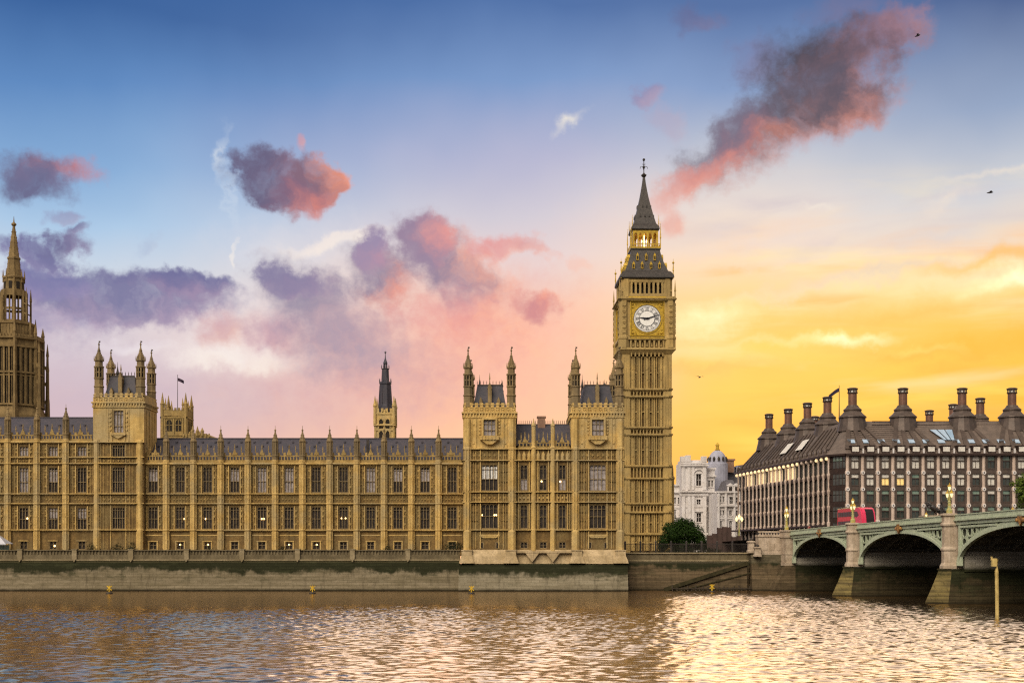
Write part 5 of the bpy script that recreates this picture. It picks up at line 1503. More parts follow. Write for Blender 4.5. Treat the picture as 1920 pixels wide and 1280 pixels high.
# landing wall with balustrade left of the abutment
YL = 251.5
lw = thing('landing_wall', 'pale stone landing wall with balustrade where the bridge meets the embankment', 'stone wall', (X(1446, YL), YL, 0))
x0, x1 = X(1422, YL), X(1474, YL); lz = lambda py: Z(py, YL)
g = MB(); g.box(x0, x1, YL, YL + 3, lz(1036), lz(1006)); g.box(x0 - .1, x1, YL - .15, YL + 3, lz(1005.8), lz(1002)); g.box(x0, x1, YL - .1, YL + .4, lz(998), lz(995))
for i in range(9):
    x = x0 + .3 + i * (x1 - x0 - .4) / 9; g.box(x - .12, x + .12, YL, YL + .25, lz(1002), lz(998))
g.box(x0 - .1, x1, YL - .2, YL + 3, lz(1039), lz(1036.2))
for i in range(3): g.box(x0 + .9 + i * 1.3, x0 + 1.7 + i * 1.3, YL - .06, YL, lz(1031), lz(1018))
part('wall', g, M['granite'], lw)
g = MB(); g.polyx([(YL - 1.6, -1), (YL - .2, lz(1039.2)), (YL + 4, lz(1039.2)), (YL + 4, -1)][::-1], x0 - 1.4, x1 + .3); part('footing', g, M['swall'], lw)
def stone_post(px, Y, top, bot, w_, lab):
    t_ = thing('stone_pillar', lab, 'pillar', (X(px, Y), Y, Z(bot, Y)), 0, 'stone pillars at the river stair')
    h = (bot - top) * Y / F
    g = MB(); g.sq(0, 0, [(w_ * .55, 0), (w_ * .55, h * .15), (w_ * .44, h * .2), (w_ * .42, h * .72), (w_ * .56, h * .76), (w_ * .56, h * .84), (w_ * .3, h * .88)]); part('shaft', g, M['granite'], t_, world=False)
    g = MB(); g.ball((0, 0, h * .94), w_ * .3); part('ball_finial', g, M['iron'], t_, world=False)
stone_post(1408, 252.6, 1010, 1036, 1.3, 'pale stone pillar with dark ball finial, farther back of the pair by the river stair')
stone_post(1420, 250.6, 1022, 1043, 1.3, 'shorter pale stone pillar nearest the bridge landing at the river stair')

# roadway from the bridge inland
g = MB()
pts = [bworld(-.5, .3, 10.4), bworld(-.5, BW - .3, 10.4), bworld(-120, BW + 6, 8.2), bworld(-120, -4, 8.2)]
g.add([tuple(p) for p in pts], [(0, 1, 2, 3)])
structure('road', g, material('asphalt', (.06, .058, .055), (.045, .043, .04), .5, .9))

# ---------------------------------------------------------------- lamps
M['lamppost'] = material('lamp_green', (.30, .34, .17), (.40, .30, .06), 2.5, .5)
M['lampglass'] = glow('lamp_glass', (1.0, .80, .42), .9)
def lamp_tree(s_, y, zb, h, lab, grp='triple lanterns along the bridge'):
    p = bworld(s_, y, zb)
    t_ = thing('street_lamp', lab, 'street lamp', p, BR, grp)
    g = MB(); g.ring(0, 0, 8, [(.42, 0), (.42, .5), (.26, .7), (.2, h * .35), (.26, h * .37), (.15, h * .42), (.1, h * .8), (.05, h * .85)])
    for sx in (-1, 1): g.tube([(0, 0, h * .45), (sx * .5, 0, h * .44), (sx * .62, 0, h * .52)], .06); g.tube([(0, 0, h * .40), (sx * .35, 0, h * .5), (sx * .62, 0, h * .5)], .04)
    part('post', g, M['lamppost'], t_, world=False)
    for dx_, z in ((-.62, h * .52), (.62, h * .52), (0, h * .74)):
        g = MB(); g.ring(dx_, 0, 8, [(.09, z), (.22, z + h * .11), (.18, z + h * .13)]); l = part('lantern', g, M['lampglass'], t_, world=False)
        g = MB(); g.ring(dx_, 0, 8, [(.33, z + h * .141), (.2, z + h * .18), (.06, z + h * .21), (.03, z + h * .26)]); link('cap', g.mesh('cap', M['gold']), l)
z = bz(0)
lamp_tree(0, -.4, bz(0) + .15, 4.6, 'gilded triple lantern on the shore end of the bridge, over the stone landing')
lamp_tree(31.6, -.5, bz(31.6) + .2, 4.2, 'gilded triple lantern on the granite pier, standing before the red bus')
lamp_tree(65.5, -.5, bz(65.5) + .2, 4.3, 'gilded triple lantern on the pier nearest the viewer, before the chariot statue')
lamp_tree(-.5, BW + .4, bz(0) + .1, 3.6, 'triple lantern on the far parapet, beside the rearing horses of the statue')
lamp_tree(31.6, BW + .4, bz(31) - .6, 3.6, 'triple lantern on the far parapet beneath the green tree at the right edge')
lamp_tree(22.0, BW + .4, bz(22) - .1, 4.4, 'small triple lantern on the far parapet, nearer the right edge tree than the statue') if False else None
p = Vector((X(1386, 300), 300, 9.0))
t_ = thing('street_lamp', 'tall lit street lamp in front of the white building corner, left of the bridge', 'street lamp', p, 0, 'street lamps on the road inland')
hh = Z(966, 300) - 9.0
g = MB(); g.ring(0, 0, 8, [(.3, 0), (.2, .8), (.12, hh * .7), (.08, hh * .78)]); g.tube([(-.6, 0, hh * .8), (0, 0, hh * .72), (.6, 0, hh * .8)], .06); part('post', g, M['lamppost'], t_, world=False)
for dx_, z in ((-.6, hh * .80), (.6, hh * .80), (0, hh * .88)):
    g = MB(); g.ring(dx_, 0, 8, [(.15, z), (.36, z + .5), (.3, z + .7), (.1, z + 1.0), (.03, z + 1.2)]); part('lantern', g, M['lampglass'], t_, world=False)

# ---------------------------------------------------------------- bus on the bridge
M['bus_red'] = material('bus_red', (.52, .022, .035), (.46, .02, .03), 1.0, .3, spec=.5)
M['bus_pink'] = material('bus_raspberry', (.66, .045, .11), (.56, .03, .08), 1.0, .28, spec=.5)
M['bus_glass'] = material('bus_glass', (.02, .014, .014), rough=.15, spec=.25)
M['rubber'] = material('tyre_rubber', (.02, .02, .02), rough=.8)
M['chrome'] = material('wheel_metal', (.5, .5, .48), rough=.35, metal=.7)
M['headlight'] = glow('headlight', (1, .95, .82), 2.0)
bs = 13.4; by = 5.5
M['cream'] = material('lit_edge_cream', (.70, .58, .30), rough=.4)
bus = thing('double_decker_bus', 'red double-decker bus with rounded raspberry end, crossing the bridge behind a lamp', 'bus', bworld(bs, by, bz(bs) - 1.0), BR)
L, W, Hb = 11.0, 2.5, 4.4
g = MB()
prof = [(0, .35), (L * .62, .35), (L * .62, Hb - .02), (.35, Hb - .02), (.1, Hb - .3), (0, Hb - .8)]
g.poly(prof, -W / 2, W / 2)
part('body', g, M['bus_red'], bus, world=False)
g = MB()
pr2 = [(L * .62 + .002, .35), (L - .25, .35), (L, .6), (L + .02, 1.4), (L - .12, 2.4), (L - .45, 3.5), (L - .9, 4.1), (L - 1.6, Hb), (L * .62 + .002, Hb)]
for i, (y0, y1, sh) in enumerate(((-W / 2, -W / 2 + .2, .18), (-W / 2 + .2, W / 2 - .2, 0.0), (W / 2 - .2, W / 2, .18))):
    g.poly([(x - (sh if x > L * .7 else 0), z) for x, z in pr2], y0, y1)
part('rounded_end', g, M['bus_pink'], bus, world=False)
for z0, z1 in ((1.35, 2.15), (2.95, 3.75)):
    g = MB()
    for i in range(6): g.box(.3 + i * 1.08, 1.28 + i * 1.08, -W / 2 - .03, -W / 2 - .001, z0, z1)
    part('side_window', g, M['bus_glass'], bus, world=False)
g = MB()
for a, b_ in zip(pr2[3:6], pr2[4:7]):
    g.add([(a[0] + .03, -W / 2 + .75, a[1]), (a[0] + .03, W / 2 - .3, a[1]), (b_[0] + .03, W / 2 - .3, b_[1]), (b_[0] + .03, -W / 2 + .75, b_[1])], [(0, 1, 2, 3)])
g.add([(L * .64, -W / 2 - .02, 2.9), (L * .78, -W / 2 - .02, 2.7), (L * .86, -W / 2 - .02, 3.1), (L * .80, -W / 2 - .02, 3.7), (L * .64, -W / 2 - .02, 3.75)], [(0, 1, 2, 3, 4)])
part('end_window', g, M['bus_glass'], bus, world=False)
for y in (-.85, .85):
    g = MB(); g.ball((L - .02, y, .85), .18); part('headlight', g, M['headlight'], bus, world=False)
for sx in (2.4, 8.6):
    for sy in (-1, 1):
        g = MB()
        def wheel(r, w_): return [(sx + r * math.cos(2 * math.pi * i / 16), .5 + r * math.sin(2 * math.pi * i / 16)) for i in range(16)]
        y0 = sy * (W / 2 + .02)
        g.poly(wheel(.5, .3), min(y0, y0 - sy * .3), max(y0, y0 - sy * .3)); wq = part('wheel', g, M['rubber'], bus, world=False)
        g = MB(); g.poly(wheel(.28, .02), min(y0 + sy * .02, y0 + sy * .001), max(y0 + sy * .02, y0 + sy * .001)); link('rim', g.mesh('rim', M['chrome']), wq)
g = MB(); g.box(.1, L * .84, -W / 2 - .04, -W / 2 + .25, Hb - .015, Hb + .06); part('roof_edge', g, M['cream'], bus, world=False)  # cream strip paints the light along the bus roof edge

# ---------------------------------------------------------------- statue of a chariot on its plinth
M['bronze'] = material('dark_bronze', (.045, .042, .045), (.07, .065, .06), 2.0, .45, metal=.5)
SY = 262.0
stt = thing('chariot_statue', 'dark bronze statue of a chariot with two rearing horses on a stone plinth', 'statue', (X(1754, SY), SY, 8.0))
sz_ = lambda py: Z(py, SY) - 8.0
g = MB(); g.box(-2.6, 2.6, -1.6, 1.6, 0, sz_(968.5)); g.box(-2.8, 2.8, -1.8, 1.8, sz_(968.4), sz_(966)); part('plinth', g, M['granite'], stt, world=False)
b0 = sz_(966)
def horse(y, dx_):
    g = MB(); o = lambda x, z: (x + dx_, y, b0 + z)
    g.tube([o(.5, .95), o(.1, 1.15), o(-.5, 1.55), o(-.95, 1.85), o(-1.1, 1.95)], [.22, .38, .36, .40, .2], 8)
    g.tube([o(-.9, 1.85), o(-1.25, 2.25), o(-1.4, 2.6)], [.3, .2, .14], 8)
    g.tube([o(-1.32, 2.66), o(-1.55, 2.58), o(-1.85, 2.38)], [.13, .15, .07], 6)
    g.tube([o(-1.36, 2.7), o(-1.33, 2.88)], [.05, .02], 4)
    for k, q in enumerate(((-.12), (.12))):
        P_ = lambda x, z: (x + dx_, y + q, b0 + z)
        g.tube([P_(-.95, 1.7), P_(-1.5, 1.65 + k * .2), P_(-1.45, 1.15 + k * .2), P_(-1.6, 1.0 + k * .2)], [.17, .10, .06, .07], 6)
        g.tube([P_(.3, 1.05), P_(.05 + k * .2, .62), P_(.5 + k * .2, .38), P_(.35 + k * .2, 0)], [.24, .13, .07, .08], 6)
    g.tube([o(.55, 1.1), o(.85, .95), o(.95, .45)], [.1, .12, .04], 6)
    return part('horse', g, M['bronze'], stt, world=False, smooth=True)
horse(-.55, 0.0); horse(.35, -.25)
g = MB(); g.poly([(.75, b0 + .45), (1.9, b0 + .45), (1.95, b0 + .75), (.9, b0 + 1.3), (.7, b0 + 1.25)], -.6, .6)
for y in (-.72, .66):
    for i in range(14):
        t0, t1 = 2 * math.pi * i / 14, 2 * math.pi * (i + 1) / 14
        g.bar((1.35 + .5 * math.cos(t0), y, b0 + .5 + .5 * math.sin(t0)), (1.35 + .5 * math.cos(t1), y, b0 + .5 + .5 * math.sin(t1)), .09)
    for i in range(3): g.bar((1.35 + .5 * math.cos(i * 1.05), y, b0 + .5 + .5 * math.sin(i * 1.05)), (1.35 - .5 * math.cos(i * 1.05), y, b0 + .5 - .5 * math.sin(i * 1.05)), .06)
g.bar((.8, 0, b0 + .6), (-.9, 0, b0 + 1.0), .1)
part('chariot', g, M['bronze'], stt, world=False)
g = MB()
g.tube([(1.2, 0, b0 + .7), (1.2, 0, b0 + 1.6), (1.18, 0, b0 + 2.1), (1.15, 0, b0 + 2.4)], [.42, .26, .3, .12], 8); g.ball((1.13, 0, b0 + 2.6), .17)
g.tube([(1.18, -.25, b0 + 2.15), (1.05, -.65, b0 + 2.5), (.9, -.75, b0 + 3.0)], [.1, .08, .06]); g.tube([(1.18, .25, b0 + 2.15), (1.3, .6, b0 + 2.35), (1.35, .75, b0 + 2.8)], [.1, .08, .06])
g.tube([(.9, -.75, b0 + 1.6), (.9, -.75, b0 + 3.9)], .035)
part('charioteer', g, M['bronze'], stt, world=False, smooth=True)
for y in (-.4, .4):
    g = MB(); g.tube([(1.65, y, b0 + .6), (1.6, y, b0 + 1.1), (1.55, y, b0 + 1.5), (1.53, y, b0 + 1.68)], [.28, .2, .2, .09], 7); g.ball((1.5, y, b0 + 1.82), .14); part('crouching_figure', g, M['bronze'], stt, world=False, smooth=True)

# ---------------------------------------------------------------- people behind the bridge balustrade
M['coat'] = material('dark_red_coat', (.20, .018, .022), (.12, .012, .015), 3.0, .8)
M['navy'] = material('dark_navy_cloth', (.02, .022, .035), rough=.85)
M['skin'] = material('skin', (.45, .27, .19), rough=.6)
M['hair'] = material('dark_hair', (.03, .02, .015), rough=.7)
def person(loc, rz, coat, lab, stride=.18, hgt=1.74, grp=None):
    k = hgt / 1.74
    t_ = thing('person', lab, 'person', loc, rz, grp)
    V = [(0, 0, .92), (0, 0, 1.12), (0, 0, 1.32), (0, 0, 1.47), (0, 0, 1.55), (0, -.02, 1.64), (0, -.01, 1.72),
         (.10, 0, .88), (.11, -stride, .50), (.11, -stride * .8, .09), (.11, -stride * .8 - .14, .04), (-.10, 0, .88), (-.11, stride * .7, .50), (-.11, stride * 1.3, .10), (-.11, stride * 1.3 - .12, .05),
         (.19, 0, 1.40), (.25, .06, 1.13), (.23, -.08, .90), (.22, -.12, .82), (-.19, 0, 1.40), (-.25, -.04, 1.13), (-.23, -.14, .92), (-.22, -.18, .84)]
    E_ = [(0, 1), (1, 2), (2, 3), (3, 4), (4, 5), (5, 6), (0, 7), (7, 8), (8, 9), (9, 10), (0, 11), (11, 12), (12, 13), (13, 14), (3, 15), (15, 16), (16, 17), (17, 18), (3, 19), (19, 20), (20, 21), (21, 22)]
    rad = [.15, .13, .16, .10, .06, .10, .075, .10, .07, .05, .04, .10, .07, .05, .04, .065, .05, .04, .035, .065, .05, .04, .035]
    me = bpy.data.meshes.new('body'); me.from_pydata([(x * k, y * k, z * k) for x, y, z in V], E_, []); me.materials.append(M['skin'])
    o = link('body', me, t_)
    md = o.modifiers.new('skin', 'SKIN')
    for i, r in enumerate(rad): me.skin_vertices[0].data[i].radius = (r * k, r * k)
    me.skin_vertices[0].data[0].use_root = True
    o.modifiers.new('sub', 'SUBSURF').levels = 1
    for md in o.modifiers:
        if md.type == 'SUBSURF': md.render_levels = 2
    g = MB(); g.ring(0, 0, 10, [(.22 * k, .78 * k), (.19 * k, 1.05 * k), (.215 * k, 1.32 * k), (.17 * k, 1.46 * k), (.075 * k, 1.53 * k)], sy=.72)
    for s_ in (-1, 1): g.tube([(s_ * .18 * k, 0, 1.42 * k), (s_ * .25 * k, .02, 1.13 * k), (s_ * .23 * k, -.11 * k, .90 * k)], [.085 * k, .07 * k, .055 * k], 7)
    part('coat', g, coat, t_, world=False, smooth=True)
    g = MB()
    for s_, q in ((1, -1), (-1, .7)): g.tube([(s_ * .10 * k, 0, .90 * k), (s_ * .11 * k, stride * q, .50 * k), (s_ * .11 * k, stride * q * (.8 if q < 0 else 1.85), .10 * k)], [.12 * k, .09 * k, .07 * k], 7)
    part('trousers', g, M['navy'], t_, world=False, smooth=True)
    g = MB(); g.ball((0, .02 * k, 1.68 * k), .112 * k); part('hair', g, M['hair'], t_, world=False, smooth=True)
road_z = lambda s_: bz(s_) - 1.0
pp = 'people walking over the bridge'
person(bworld(7.5, 1.2, road_z(7.5)), BR + R(90), M['coat'], 'person in a dark red coat walking past the balustrade, the nearer of a pair', grp=pp)
person(bworld(6.2, 1.7, road_z(6.2)), BR + R(80), M['coat'], 'person in a dark red coat, the farther of a pair by the balustrade', .12, 1.68, grp=pp)
person(bworld(-7.0, .9, 10.2), BR - R(90), M['coat'], 'person in a dark red coat on the pavement just left of the first bridge lamp', .2, grp=pp)
person(bworld(-8.6, 1.5, 10.2), BR + R(90), M['navy'], 'person in dark clothing on the pavement left of the first bridge lamp', .15, 1.8, grp=pp)
# ---------------------------------------------------------------- bronze-roofed office building on the right
YO = 290.0
oz = lambda py: Z(py, YO)
off = thing('office_building', 'bronze-roofed office block with tall round chimneys and stone columns, beyond the bridge', 'office building', (96, 290, 7.0))
M['bronzeclad'] = material('bronze_cladding', (.108, .080, .065), (.072, .055, .046), .7, .5, metal=.3, fine=.35)
M['bronzedark'] = material('bronze_dark', (.05, .03, .024), (.035, .022, .018), 1.0, .5, metal=.3)
M['bronzeroof'] = material('bronze_roof_sheets', (.17, .13, .105), (.115, .09, .074), .6, .55, metal=.25, fine=.4, bump=.2)
M['sandcol'] = material('sandstone_column', (.58, .46, .38), (.46, .35, .28), .5, .8, streak=.3, fine=.2)
M['offglass'] = material('office_glass', (.05, .06, .05), (.03, .035, .03), 1.0, .1, spec=.7)
M['offgreen'] = material('green_glass', (.20, .28, .22), (.13, .19, .15), 1.0, .15, spec=.6)
M['offblind'] = material('white_blind', (.68, .64, .56), (.52, .49, .44), 2.0, .5)
M['offwarm'] = glow('lit_office_pane', (.80, .55, .20), .45)
M['offtop'] = glow('lit_top_pane', (.95, .70, .38), .7)
M['skyglass'] = material('skylight_glass', (.30, .42, .55), (.25, .36, .48), 1.0, .05, spec=.9)
ORF = random.Random(11)
PX0, PSP = 1588.7, 28.35
ncol = 15
colx = [X(PX0 + PSP * i, YO) for i in range(ncol)]
XR2 = colx[-1] + .8
PW = colx[1] - colx[0]
ZE = oz(853)                                    # eaves
fl = [oz(886), oz(917), oz(947.5), oz(978)]     # node levels on the columns
ZG = 7.0
LX0, LY0 = X(1555, 293.5), 293.5                # near end of the receding side
LX1, LY1 = X(1385.5, 356), 356.0
# walls
g = MB()
g.add([(colx[0], YO + .5, ZG), (XR2, YO + .5, ZG), (XR2, 358, ZG), (LX1 + .4, LY1, ZG), (LX0 + .4, LY0, ZG),
       (colx[0], YO + .5, ZE), (XR2, YO + .5, ZE), (XR2, 358, ZE), (LX1 + .4, LY1, ZE), (LX0 + .4, LY0, ZE)],
      [(0, 1, 6, 5), (1, 2, 7, 6), (2, 3, 8, 7), (3, 4, 9, 8), (4, 0, 5, 9), (5, 6, 7, 8, 9), (4, 3, 2, 1, 0)])
part('wall', g, M['bronzedark'], off)
# front bays
levels = [ZE] + fl + [oz(1008)]
WW = PW * 13.5 / 28.35
def office_window(parent, x, y, z0, z1, w_, pu, pl, rz=0.0):
    key = ('of', pu, pl, round(z1 - z0, 1), round(w_, 1))
    h = z1 - z0
    if key not in WINDOWS:
        f = MB()
        f.box(-w_ / 2 - .5, -w_ / 2, -.35, .12, 0, h); f.box(w_ / 2, w_ / 2 + .5, -.35, .12, 0, h)
        f.box(-w_ / 2, w_ / 2, -.30, .12, 0, h * .26); f.box(-w_ / 2, w_ / 2, -.22, .12, h * .66, h * .71); f.box(-w_ / 2, w_ / 2, -.28, .12, h * .93, h)
        f.box(-w_ / 2, w_ / 2, -.42, -.30, h * .2, h * .24)
        f.box(-.05, .05, -.1, .1, h * .26, h * .66)
        a = MB(); a.box(-w_ / 2, w_ / 2, 0, .06, h * .71, h * .93)
        b_ = MB(); b_.box(-w_ / 2, w_ / 2, .02, .08, h * .26, h * .66)
        WINDOWS[key] = [f.mesh('window', M['bronzeclad']), a.mesh('pane', M[pu]), b_.mesh('pane', M[pl])]
    f, a, b_ = WINDOWS[key]
    o = link('window', f, parent, Vector((x, y, z0)) - wloc(parent), rz)
    link('pane', a, o); link('pane', b_, o)
    return o
rowp = [('offblind', 'offblind'), ('offblind', 'offglass'), ('offgreen', 'offglass'), ('offgreen', 'offglass'), ('offglass', 'offglass')]
for i in range(ncol - 1):
    x = (colx[i] + colx[i + 1]) / 2
    for r, (zt, zb) in enumerate(zip(levels, levels[1:])):
        pu, pl = rowp[r]
        if r == 0 and i == 3: pu, pl = 'offblind', 'offblind'
        if r == 0 and i in (9, 10): pu, pl = 'offgreen', 'offglass'
        if r == 1 and i in (2,): pu, pl = 'offblind', 'offwarm'
        if r == 1 and i in (3,): pu, pl = 'offblind', 'offwarm'
        if r == 1 and i in (4,): pu, pl = 'offgreen', 'offglass'
        if r == 1 and i in (1, 5, 7, 9): pl = 'offblind'
        if r == 2 and i in (6, 9): pu = 'offblind'
        office_window(off, x, YO + .15, zb, zt, WW, pu, pl)
cm = MB()
cm.ring(0, 0, 12, [(.42, ZG), (.40, ZE - .1)])
for q in fl:
    cm.ring(0, 0, 12, [(.41, q - .5), (.52, q - .3), (.52, q + .3), (.41, q + .5)])
cme = cm.mesh('column', M['sandcol'])
dsm = []
for q in fl:
    n = 12; ds = MB()
    ds.poly([(.40 * math.cos(2 * math.pi * k / n), q + .40 * math.sin(2 * math.pi * k / n)) for k in range(n)], -.60, -.50)
    ds.poly([(.15 * math.cos(2 * math.pi * k / n), q + .15 * math.sin(2 * math.pi * k / n)) for k in range(n)], -.64, -.601, 1)
    dsm.append(ds.mesh('node_disc', [M['white'], M['iron']]))
for x in colx:
    o = link('column', cme, off, Vector((x, YO - .05, 0)) - off.location)
    for q in dsm: link('node_disc', q, o)
# glazed chamfer at the corner
g = MB(); ch0, ch1 = Vector((LX0, LY0, 0)), Vector((colx[0] - .4, YO, 0))
dv = (ch1 - ch0); nn = 5
for zt, zb in zip(levels, levels[1:]):
    h = zt - zb
    for k in range(nn):
        a, b_ = ch0 + dv * (k / nn), ch0 + dv * ((k + 1) / nn)
        for (q0, q1, m_) in ((0, .26, 0), (.28, .66, 1), (.70, .93, 2), (.94, 1.0, 0)):
            aa, bb = a + dv * .012, b_ - dv * .012
            g.add([(aa.x, aa.y - .1, zb + h * q0), (bb.x, bb.y - .1, zb + h * q0), (bb.x, bb.y - .1, zb + h * q1), (aa.x, aa.y - .1, zb + h * q1)], [(0, 1, 2, 3)], (m_ if zb > fl[1] or m_ == 0 else 1) if k in (1, 2, 3) else (0 if k == 0 else m_ and 1))
for k in range(nn + 1):
    a = ch0 + dv * (k / nn); g.bar((a.x, a.y - .12, ZG), (a.x, a.y - .12, ZE), .14)
part('corner_glazing', g, [M['bronzedark'], M['offglass'], M['offgreen']], off)
# receding side: stone fins with swollen nodes, glazed strips between
nL = 21
dL = Vector((LX1 - LX0, LY1 - LY0, 0)); ang = math.atan2(dL.y, dL.x); LB = dL.length / nL
fin = MB()
for za, zb in zip([ZG] + fl[::-1], fl[::-1] + [ZE - .1]):
    h = zb - za
    fin.ring(0, 0, 8, [(.24, za), (.21, za + h * .15), (.20, zb - h * .42), (.30, zb - h * .22), (.42, zb - .35), (.44, zb), (.30, zb + .06)])
finm = fin.mesh('column', M['sandcol'])
STRIP = {}
def strip_mesh(top):
    if top not in STRIP:
        f = MB(); w_ = LB - .5
        f.box(-w_ / 2, w_ / 2, .3, .4, ZG, ZE)
        for q in fl: f.box(-w_ / 2 - .2, w_ / 2 + .2, -.1, .3, q - .9, q - .1)
        a = MB()
        for za, zb in zip([ZG] + fl[::-1], fl[::-1]): a.box(-w_ / 2 + .3, w_ / 2 - .1, .22, .29, za + .2, zb - .95)
        b_ = MB(); b_.box(-w_ / 2, w_ / 2, .2, .29, fl[0] + .1, ZE - 1.0)
        STRIP[top] = (f.mesh('window', M['bronzedark']), a.mesh('pane', M['offglass']), b_.mesh('pane', M[top]))
    return STRIP[top]
for i in range(nL + 1):
    p = Vector((LX0, LY0, 0)) + dL * (i / nL)
    link('column', finm, off, p - off.location - Vector((.15, 0, 0)))
    g = MB(); g.ball((p.x - .6, p.y, ZE - .55), .42)
    part('eaves_lamp', g, M['offtop'] if i not in (3, 4, 5) else M['sandcol'], off)
    if i < nL:
        q = p + dL * (.5 / nL)
        f, a, b_ = strip_mesh('offtop' if i in (7, 8, 10, 11, 12, 14, 15, 17, 18) else 'offglass')
        o = link('window', f, off, q - off.location, ang - math.pi)
        link('pane', a, o); link('pane', b_, o)
g = MB()
for i in range(12):
    p = Vector((LX0, LY0, 0)) + dL * (i / nL)
# eaves moulding
e0, e1, e2, e3 = Vector((LX1 - .5, LY1 + 3, 0)), Vector((LX0 - .6, LY0 - .3, 0)), Vector((colx[0] - .5, YO - .7, 0)), Vector((XR2 + .5, YO - .7, 0))
for a, b_ in ((e0, e1), (e1, e2), (e2, e3)): g.bar((a.x, a.y, ZE + .12), (b_.x, b_.y, ZE + .12), .7, .42)
part('eaves', g, M['bronzedark'], off)
# roof: sloping to a ridge under the chimneys
ZR = Z(789, 300.0)
r0, r1, r2, r3, r4 = Vector((LX1 + 7.2, LY1 + 3, 0)), Vector((77.0, 300.6, 0)), Vector((XR2 - 9.5, 300.2, 0)), Vector((XR2 - 9.5, 349, 0)), Vector((XR2, 358, 0))
g = MB(); zb = ZE + .33
vs = [(e0.x, e0.y, zb), (e1.x, e1.y, zb), (e2.x, e2.y, zb), (e3.x, e3.y, zb), (XR2 + .5, 358, zb), (r0.x, r0.y, ZR), (r1.x, r1.y, ZR), (r2.x, r2.y, ZR), (r3.x, r3.y, ZR)]
g.add(vs, [(0, 1, 6, 5), (1, 2, 6), (2, 3, 7, 6), (3, 4, 8, 7), (4, 0, 5, 8), (5, 6, 7, 8)])
part('roof', g, M['bronzeroof'], off)
def on_slope(xe, xr, t_):          # front slope
    return Vector((xe + (xr - xe) * t_, (YO - .7) + (300.4 - YO + .7) * t_, zb + (ZR - zb) * t_))
chx = [77.5, 89.0, 102.4, 113.9]
rib_id = 0
for k, xc in enumerate(chx):
    for xe in colx:
        if abs(xe - xc) > 6.9 and not (k == 0 and xe < xc): continue
        if abs(xe - xc) > 7.6: continue
        a, b_ = on_slope(xe, xc + (xe - xc) * .24, .12), on_slope(xe, xc + (xe - xc) * .24, .97)
        g = MB(); up = Vector((0, -.16, .2))
        w0, w1 = .66, .34
        pts = [a + Vector((-w0, 0, 0)), a + Vector((w0, 0, 0)), b_ + Vector((w1, 0, 0)), b_ + Vector((-w1, 0, 0))]
        g.add([tuple(p) for p in pts] + [tuple(p + up) for p in pts], [(4, 5, 6, 7), (0, 1, 5, 4), (1, 2, 6, 5), (2, 3, 7, 6), (3, 0, 4, 7)])
        part('roof_rib', g, M['bronzeclad'], off)
# seams over the roof sheets and the long crown band
g = MB()
for t_ in (.88, .985): p, q = on_slope(colx[1] + 1, colx[1] + 5, t_), on_slope(XR2 - 1, XR2 - 9, t_); g.bar(p + Vector((0, -.05, .06)), q + Vector((0, -.05, .06)), .14)
for i in range(9): t_ = .3 + i * .065; p, q = on_slope(colx[0] + .5, r1.x, t_), on_slope(XR2, r2.x, t_); g.bar(p + Vector((0, -.01, .02)), q + Vector((0, -.01, .02)), .05)
part('roof_seam', g, M['bronzedark'], off)
# attic windows in the foot of the roof
for i in range(ncol - 1):
    x = (colx[i] + colx[i + 1]) / 2
    f = MB(); w_ = WW * .98
    f.box(x - w_ / 2 - .12, x + w_ / 2 + .12, YO - .62, YO + 2.0, ZE + .4, ZE + 1.95)
    f.box(x - w_ / 2 - .25, x + w_ / 2 + .25, YO - .75, YO + 2.6, ZE + 1.952, ZE + 2.15)
    o = part('attic_window', f, M['bronzedark'], off)
    a = MB(); a.box(x - w_ / 2 + .05, x + w_ / 2 - .05, YO - .66, YO - .621, ZE + .75, ZE + 1.8); part('pane', a, M['offblind'], o)
    a = MB(); p0, p1 = on_slope(x, x, .29), on_slope(x, x, .40)
    a.add([(x - w_ / 2, p0.y - .16, p0.z + .2), (x + w_ / 2, p0.y - .16, p0.z + .2), (x + w_ / 2, p1.y - .16, p1.z + .2), (x - w_ / 2, p1.y - .16, p1.z + .2)], [(0, 1, 2, 3)]); part('skylight', a, M['skyglass'], o)
for x in colx[1:]:
    g = MB(); g.box(x - .14, x + .14, YO - .8, YO - .3, ZE + .4, ZE + 1.45); part('eaves_fin', g, M['white'], off)
# big blue skylight
a = MB(); xs0, xs1 = X(1741, 297), X(1785, 297)
p0, p1 = on_slope(0, 0, .38), on_slope(0, 0, .70)
a.add([(xs0 + 2.2, p0.y - .2, p0.z + .22), (xs1 - .6, p0.y - .2, p0.z + .22), (xs1, p1.y - .2, p1.z + .22), (xs0, p1.y - .2, p1.z + .22)], [(0, 1, 2, 3)])
sl = part('skylight', a, M['skyglass'], off)
a = MB()
for q in range(4):
    t_ = q / 3; a.bar((xs0 + 2.2 + (xs1 - .6 - xs0 - 2.2) * t_, p0.y - .24, p0.z + .28), (xs0 + (xs1 - xs0) * t_, p1.y - .24, p1.z + .28), .1)
part('glazing_bar', a, M['iron'], sl)
